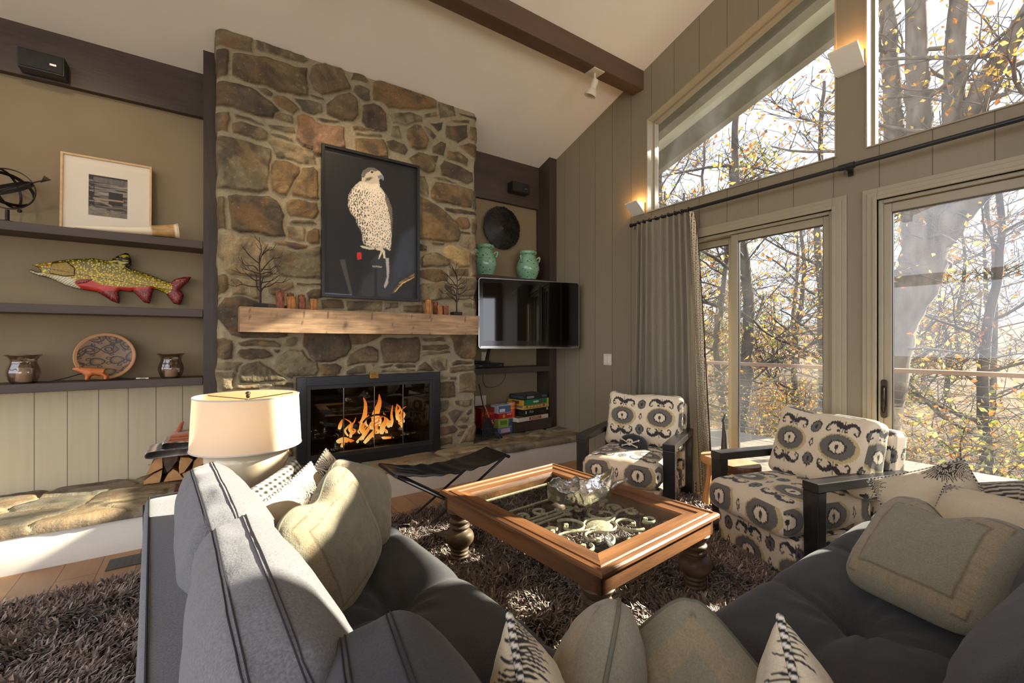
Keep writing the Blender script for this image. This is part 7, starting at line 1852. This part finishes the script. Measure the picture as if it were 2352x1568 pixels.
# ================================================================ STOOLS BY THE WINDOW, BIRD, REGISTER
teak = mk('teak_root', lin(176, 120, 66), lin(216, 164, 104), rough=.6, nscale=12, stretch=(1, 1, .2), contrast=.5, bump=.3)
slab = mk('dark_slab', lin(74, 40, 26), lin(122, 72, 46), rough=.45, nscale=16, stretch=(1, 1, .2), contrast=.6, bump=.3)
slabtop = mk('pale_slab_top', lin(150, 116, 84), lin(186, 152, 114), rough=.5, nscale=14)
def stump(c, r, zt, th, label, m, legs, seed):
    t = thing('slab_stool', label, 'stool', (c[0], c[1], .0), 0, 'rustic slab stools by the window')
    a = np.linspace(0, 2 * PI, 40, endpoint=False); rr = np.array([r * (1 + .07 * mnoise.noise((math.cos(q) * 1.5, math.sin(q) * 1.5, seed))) for q in a])
    V = np.stack([np.stack([rr * k * np.cos(a), rr * k * np.sin(a), np.full(40, z)], -1) for k, z in ((.0, zt - th), (.93, zt - th), (1, zt - th * .7), (1, zt - .008), (.97, zt))], 0)
    b = B(); b.grid(V, wv=True); b.build('slab', m, t, smooth=40)
    b = B(); b.grid(np.stack([np.stack([rr * k * np.cos(a), rr * k * np.sin(a), np.full(40, zt + .0006)], -1) for k in (0, .965)], 0), wv=True); b.build('sawn_top', slabtop, t, smooth=40)
    for (x0, y0, x1, y1, w) in legs:
        P = bez([(x0, y0, zt - th + .005), ((x0 * .7 + x1 * .3) + .008, (y0 + y1) / 2, zt * .55), (x1 * .9, y1 * .95, zt * .25), (x1, y1, .0)], 6)
        b = B(); b.tube(P, np.interp(np.linspace(0, 1, len(P)), [0, .3, .6, .8, 1], [w, w * .8, w * 1.1, w * 1.25, w]), 12); b.build('leg', teak, t, smooth=60)
    return t
stump((3.045, 1.80), .118, .40, .055, 'round slab stool with pale root legs near the curtain, carrying the slender bird figure', teak, [(-.06, .03, -.085, .05, .022), (.06, .04, .09, .07, .022), (.0, -.06, .01, -.09, .022)], 1)
stump((2.885, 1.555), .125, .42, .050, 'dark red slab stool behind the near armchair arm', slab, [(-.05, .05, -.06, .08, .020), (.06, .05, .08, .08, .020), (.01, -.05, .02, -.07, .020)], 5)
t = thing('bird_figure', 'slender dark tapering bird figure standing on the round slab stool', 'figurine', (3.125, 1.80, .401))
dkw = mk('dark_carving', lin(58, 50, 46), lin(76, 66, 60), rough=.4, nscale=20)
b = B(); b.tube([(0, 0, 0), (.0, .0, .12), (-.004, .004, .235)], [.026, .018, .007], 14); b.build('body', dkw, t, smooth=60)
b = B(); b.tube([(-.010, .008, .228), (-.003, .003, .25), (.004, -.003, .282)], [.010, .011, .008], 8, squash=.7); b.build('head', mk('darker_carving', lin(36, 32, 30), None, rough=.4), t, smooth=40)
t = thing('floor_register', 'grey metal floor register with slots in the planks beside the hearth', 'vent', (-.24, 3.235, 0))
reg = mk('register_metal', lin(78, 76, 72), None, rough=.45, metal=.5)
b = B(); b.box(-.21, .21, -.075, .075, 0, .004); b.build('plate', reg, t, smooth=0, bevel=.001)
b = B()
for i in range(12):
    for j in range(5):
        x = -.165 + i * .03; y = -.05 + j * .025; b.box(x - .004, x + .004, y - .010, y + .010, .004, .0046)
b.build('slots', M_('black'), t, smooth=0)
# ================================================================ OUTSIDE
# deck of boards running along the house
deckm = boards_mat('weathered_deck', lin(104, 96, 82), lin(140, 131, 113), .14, 'X', gap=.008, rough=.6, vary=.12, length=3.4, other='Y', gapdark=.2, grain=22)
dk_ = thing('deck', 'weathered grey timber deck outside the sliding glass doors', 'deck', (4.8, 2, -.30))
reparent(B().box(XR + WT, 6.15, -7, 9, -.10, -.05).build('boards', deckm, smooth=0), dk_)
reparent(B().box(5.95, 6.12, -7, 9, -.40, -.10).build('joist', M_('darkwood'), smooth=0), dk_)
rl = thing('deck_railing', 'brown deck railing with a wide top rail and thin steel cables', 'railing', (6.02, 2, -.05))
rw = mk('railing_wood', lin(112, 84, 68), lin(136, 104, 84), rough=.6, nscale=10, stretch=(1, .1, 1))
reparent(B().box(5.94, 6.10, -7, 9, .895, .935).build('top_rail', rw, smooth=0, bevel=.004), rl)
for y in (-5.37, -3.54, -1.71, .12, 1.95, 3.78, 5.61, 7.44): reparent(B().box(5.98, 6.06, y - .04, y + .04, -.05, .895).build('post', rw, smooth=0, bevel=.003), rl)
for k in range(9): reparent(B().tube([(6.02, -7, .05 + k * .093), (6.02, 9, .05 + k * .093)], .0036, 5).build('cable', M_('steel')), rl)
gm = mk('leaf_litter', lin(66, 54, 40), lin(122, 94, 58), rough=1, nscale=2.2, ndet=12, contrast=.5, bump=.6, bscale=6)
U, V = np.meshgrid(np.linspace(0, 1, 90) ** 1.6, np.linspace(0, 1, 110), indexing='ij')
X = 3.0 + U * 70; Y = -30 + V * 100
Z = -1.3 + .9 * (fbm(X * .12, Y * .12, 4, 7) - .45) * np.clip((X - 6) / 6, 0, 1) + 4.5 * np.clip((X - 14) / 50, 0, 1) ** 1.2
b = B(); b.grid(np.stack([X, Y, Z], -1)); o = b.build('ground', gm, smooth=180); o['kind'] = 'structure'
b = B(); b.box(-60, XL - .2, -40, 40, -.6, -.5); o = b.build('ground_outside', mk('lawn_litter', lin(120, 110, 80), lin(160, 140, 100), rough=1, nscale=3, ndet=8), smooth=0); o['kind'] = 'structure'

barkm = mk('tree_bark', lin(58, 50, 43), lin(110, 97, 83), rough=.95, nscale=9, stretch=(1, 1, .35), contrast=.5, bump=.8, bscale=16)
barkd = mk('dark_bark', lin(46, 40, 36), lin(82, 72, 62), rough=.95, nscale=9, stretch=(1, 1, .35), contrast=.5)
leafm = translucent('autumn_leaf', None, .42, attr=True)
PAL = np.array([lin(206, 164, 76), lin(186, 130, 66), lin(156, 102, 58), lin(212, 184, 108), lin(132, 136, 74), lin(116, 92, 70)])
class Tree:
    def __init__(s, seed, local=True): s.local = local; s.r = random.Random(seed); s.b = B(); s.tips = []; s.nr = np.random.default_rng(seed)
    def branch(s, p, d, l, r, depth, sides=None, kids=None, up=.12, minr=.004):
        r_ = s.r; n = 6; P = [Vector(p)]; d = Vector(d).normalized()
        for i in range(n):
            d = (d + Vector((r_.gauss(0, .16), r_.gauss(0, .16), r_.gauss(0, .10) + up * .3))).normalized(); P.append(P[-1] + d * (l / n))
        s.b.tube([tuple(q) for q in P], np.linspace(r, max(r * .45, minr), n + 1), sides or (7 if r > .04 else 5 if r > .015 else 3), cap=False)
        if depth <= 0: s.tips += [tuple(q) for q in P[3:]]; return
        k = kids or 5
        for i in range(k):
            t = .25 + .75 * (i + r_.random()) / k; q = P[min(int(t * n), n)]
            a = r_.random() * 2 * PI; side = Vector((math.cos(a), math.sin(a), r_.uniform(-.15, .7)))
            dd = (d * .55 + side).normalized(); s.branch(q, dd, l * r_.uniform(.42, .7), max(r * (1 - .5 * t) * .52, minr), depth - 1, up=up, minr=minr)
    def path(s, pts, r0, r1, sides=10):
        P = bez(pts, 8); P = P + s.nr.normal(0, .012, P.shape); s.b.tube(P, np.linspace(r0, r1, len(P)), sides, cap=False); return P
    def leaves(s, n, size, spread, pal, zbias=0):
        T = np.array(s.tips); r = s.nr; c = T[r.integers(0, len(T), n)] + r.normal(0, spread, (n, 3))
        a = r.normal(0, 1, (n, 3)); a /= np.linalg.norm(a, axis=1, keepdims=True); q = r.normal(0, 1, (n, 3)); bb = np.cross(a, q); bb /= np.linalg.norm(bb, axis=1, keepdims=True)
        w = size * r.uniform(.6, 1.3, (n, 1))
        nn = np.cross(a, bb) * .25
        V = np.stack([c - a * w, c + bb * w * .55 + nn * w, c + a * w, c - bb * w * .55 + nn * w], 1)
        F = np.arange(n * 4).reshape(n, 4); col = PAL[r.choice(len(PAL), n, p=pal)] * r.uniform(.75, 1.15, (n, 1))
        b = B(); b.add(V.reshape(-1, 3), F); return b, np.repeat(col, 4, 0)
def finish(T, label, base, group, bark, nl, size, spread, pal):
    t = thing('autumn_tree', label, 'tree', base, 0, group); at0 = T.local
    o = T.b.build('trunk', bark, smooth=180); o.parent = t; o.location = (0, 0, 0) if at0 else -Vector(base)
    if nl:
        lb, c = T.leaves(nl, size, spread, pal); o = lb.build('foliage', leafm, smooth=0, col=c); o.parent = t; o.location = (0, 0, 0) if at0 else -Vector(base)
    return t
WARM = [.30, .22, .14, .2, .06, .08]; GREEN = [.2, .1, .06, .24, .36, .04]; BROWN = [.12, .2, .26, .08, .04, .30]

# the big forked tree close to the deck
T = Tree(3, False)
a = T.path([(8.7, 2.75, -1.3), (8.5, 2.45, .3), (8.5, 2.26, 1.476), (8.5, 1.93, 2.31), (8.5, 1.93, 3.13)], .36, .24, 14)
st = [T.path([(8.5, 1.93, 3.0), (8.5, 1.95, 4.0), (8.45, 1.97, 5.2), (8.4, 2.0, 7.5)], .20, .10, 12),
      T.path([(8.5, 1.93, 2.4), (8.5, 1.60, 2.95), (8.5, 1.30, 3.33), (8.5, .9, 3.80), (8.4, .1, 4.9), (8.3, -.6, 6.4)], .22, .09, 12),
      T.path([(8.5, 1.95, 3.0), (8.5, 2.12, 3.7), (8.5, 2.23, 4.3), (8.6, 2.37, 6.4), (8.6, 2.5, 8)], .17, .08, 12),
      T.path([(8.5, 1.90, 2.9), (8.5, 1.68, 3.7), (8.5, 1.60, 4.4), (8.5, 1.55, 5.9), (8.4, 1.4, 7.6)], .17, .08, 12),
      T.path([(8.5, 1.62, 3.5), (8.5, 1.40, 4.4), (8.5, .95, 5.3), (8.4, .3, 6.6)], .15, .07, 12)]
for s_ in st:
    for k in range(5):
        p = s_[int(len(s_) * (.22 + .11 * k))]; an = T.r.random() * 2 * PI
        T.branch(p, (math.cos(an), math.sin(an), .3), T.r.uniform(.9, 1.9), .035, 2, kids=4)
for k in range(8):
    p = a[int(len(a) * (.35 + .07 * k))]; an = T.r.random() * 2 * PI; T.branch(p, (math.cos(an), math.sin(an), .0), T.r.uniform(.9, 1.7), .028, 2, kids=4, up=-.05)
finish(T, 'large forked tree with mottled pale bark close beyond the deck railing', (8.7, 2.75, -1.3), None, barkm, 1100, .045, .12, WARM)

# woodland trees: a few forms, copied with their own turn and size
protos = []
for k, (hgt, r, nl, pal, bark, nb) in enumerate(((8.0, .12, 420, BROWN, barkd, 13), (9.0, .15, 700, WARM, barkd, 13), (5.5, .07, 800, WARM, barkm, 12), (6.0, .09, 1100, GREEN, barkd, 12), (8, .09, 200, BROWN, barkm, 14))):
    T = Tree(40 + k); P = T.path([(0, 0, 0), (.1 * k, .15, hgt * .3), (.1, -.1, hgt * .65), (.0, .1, hgt)], r, r * .25, 9)
    for j in range(nb):
        q = P[int(len(P) * min(.97, .16 + .82 * j / nb))]; an = T.r.random() * 2 * PI
        T.branch(q, (math.cos(an), math.sin(an), .35), hgt * T.r.uniform(.16, .30) * (1.15 - .5 * j / nb), r * .34 * (1 - .5 * j / nb), 2, kids=6, minr=.006)
    protos.append(finish(T, ('tall bare grey woodland tree with a few brown leaves', 'tall woodland tree with golden leaves', 'slender woodland tree with yellow and orange leaves', 'woodland tree with yellow-green leaves', 'thin almost leafless woodland tree')[k], (14 + k, 4, -1.2), ('tall bare trees', 'golden trees', 'slender yellow trees', 'yellow-green trees', 'thin leafless trees')[k] + ' in the wood beyond the deck', bark, nl, .06, .16, pal))
rr = random.Random(77); used = [0] * 5
def zground(x): return -1.3 + 4.5 * min(1, max(0, (x - 14) / 50)) ** 1.2
spots = []
for i in range(400):
    x = rr.uniform(9.5, 34); y = rr.uniform(.13 * x, 1.02 * x)
    if all((x - a) ** 2 + (y - c) ** 2 > 3.0 + .02 * x for a, c, _ in spots) and not (abs(x - 8.5) < 2 and abs(y - 2) < 1.5): spots.append((x, y, rr.random()))
    if len(spots) >= 44: break
spots[0:0] = [(11, 5.95, .25), (11.4, 4.25, .05), (11.0, 6.9, .9), (10.6, 7.9, .5), (12.5, 9.3, .3), (10.2, 3.2, .7)]
for x, y, q in spots:
    k = int(q * 5) % 5; base = protos[k]
    if used[k] == 0: o = base
    else: o = copy_tree(base)
    used[k] += 1
    o.location = (x, y, zground(x) - .1); o.rotation_euler = (0, 0, rr.random() * 6.28); s = rr.uniform(.75, 1.2); o.scale = (s, s, s)
# undergrowth
sh = []
for k, pal in enumerate((GREEN, WARM)):
    T = Tree(90 + k)
    for j in range(11):
        an = T.r.random() * 2 * PI; T.branch((T.r.gauss(0, .2), T.r.gauss(0, .2), 0), (math.cos(an) * .7, math.sin(an) * .7, .9), T.r.uniform(1.0, 2.0), .014, 2, kids=5, up=-.05, minr=.003)
    t = thing('undergrowth_shrub', ('twiggy shrub with yellow-green leaves in the undergrowth', 'twiggy shrub with golden leaves in the undergrowth')[k], 'shrub', (9, 3, -1.3), 0, ('yellow-green shrubs', 'golden shrubs')[k] + ' beyond the deck')
    reparent(T.b.build('stems', barkm, smooth=180), t); t.children[0].location = (0, 0, 0)
    lb, c = T.leaves(800, .04, .14, pal); q = lb.build('foliage', leafm, smooth=0, col=c); q.parent = t
    sh.append(t)
u_ = [0, 0]
for i in range(18):
    x = rr.uniform(8.5, 18); y = rr.uniform(-.05 * x, .95 * x); k = i % 2
    o = sh[k] if u_[k] == 0 else copy_tree(sh[k]); u_[k] += 1
    o.location = (x, y, zground(x) - .05); o.rotation_euler = (0, 0, rr.random() * 6.28); s = rr.uniform(.7, 1.25); o.scale = (s, s, s)
# fallen leaves on the deck
b = B(); b.add([(-.045, 0, .004), (0, .028, .012), (.05, 0, .003), (0, -.03, .010), (.0, 0, .004)], [(0, 3, 4), (3, 2, 4), (2, 1, 4), (1, 0, 4)])
fl_ = b.build('fallen_leaf', mk('dry_leaf', lin(176, 104, 56), lin(206, 150, 84), rough=.8, nscale=30), smooth=0)
tag(fl_, 'curled brown fallen leaf lying on the deck outside', 'leaf', 'fallen leaves on the deck')
for i in range(70):
    o = fl_ if i == 0 else fl_.copy()
    if i: COL.objects.link(o)
    x = rr.uniform(3.6, 5.8); o.location = (x, rr.uniform(-.3, .95 * x), -.049); o.rotation_euler = (rr.uniform(-.2, .2), rr.uniform(-.2, .2), rr.random() * 6.28); s = rr.uniform(.6, 1.1); o.scale = (s, s, s)

# ================================================================ LIGHT
sd = Vector((-1, .37, -.58)).normalized()
l = bpy.data.lights.new('sun', 'SUN'); l.energy = SUN_E; l.color = (1.0, .90, .74); l.angle = math.radians(.7)
so_ = bpy.data.objects.new('sun', l); COL.objects.link(so_); so_.rotation_euler = sd.to_track_quat('-Z', 'Y').to_euler(); so_.location = (8, -3, 6)
w = bpy.data.worlds.new('sky'); SC.world = w; w.use_nodes = True; nt = w.node_tree; nt.nodes.clear()
out = nt.nodes.new('ShaderNodeOutputWorld'); bg = nt.nodes.new('ShaderNodeBackground'); L(nt, bg.outputs[0], out.inputs[0])
tc = N(nt, 'ShaderNodeTexCoord'); sp = N(nt, 'ShaderNodeSeparateXYZ'); L(nt, tc.outputs['Generated'], sp.inputs[0])
rp_ = N(nt, 'ShaderNodeValToRGB'); L(nt, sp.outputs[2], rp_.inputs[0])
e = rp_.color_ramp.elements; e[0].position = 0.0; e[0].color = (.93, .94, 1.0, 1); e[1].position = .8; e[1].color = (.58, .70, .98, 1)
L(nt, rp_.outputs[0], bg.inputs[0])
# sky raised on the unseen left and rear side to brighten the room
dtv = N(nt, 'ShaderNodeVectorMath', op='DOT_PRODUCT'); L(nt, tc.outputs['Generated'], dtv.inputs[0]); dtv.inputs[1].default_value = (.8, .35, 0)
mrw = N(nt, 'ShaderNodeMapRange'); L(nt, dtv.outputs['Value'], mrw.inputs[0]); mrw.inputs[1].default_value = -.35; mrw.inputs[2].default_value = .45; mrw.inputs[3].default_value = SKY_E * 2.6; mrw.inputs[4].default_value = SKY_E
L(nt, mrw.outputs[0], bg.inputs[1])
l = bpy.data.lights.new('lamp_bulb', 'POINT'); l.energy = 4.2; l.color = (1, .84, .62); l.shadow_soft_size = .03
o = bpy.data.objects.new('lamp_bulb', l); COL.objects.link(o); o.location = (.165, 2.56, .501 + .36)

cam = bpy.data.cameras.new('camera'); co = bpy.data.objects.new('camera', cam); COL.objects.link(co)
cam.sensor_width = 36; cam.lens = 1018.5 / 2352 * 36; cam.clip_start = .02; cam.clip_end = 300
co.location = (0, 0, H); co.rotation_euler = (PI / 2, 0, -math.atan(699 / 1018.5))
SC.camera = co
vs = SC.view_settings; vs.view_transform = 'Standard'; vs.look = 'None'; vs.gamma = 1; vs.exposure = EXPO; vs.use_curve_mapping = False
SC.cycles.use_denoising = True
SC.cycles.max_bounces = 10; SC.cycles.diffuse_bounces = 5; SC.cycles.transparent_max_bounces = 24; SC.cycles.sample_clamp_indirect = 6
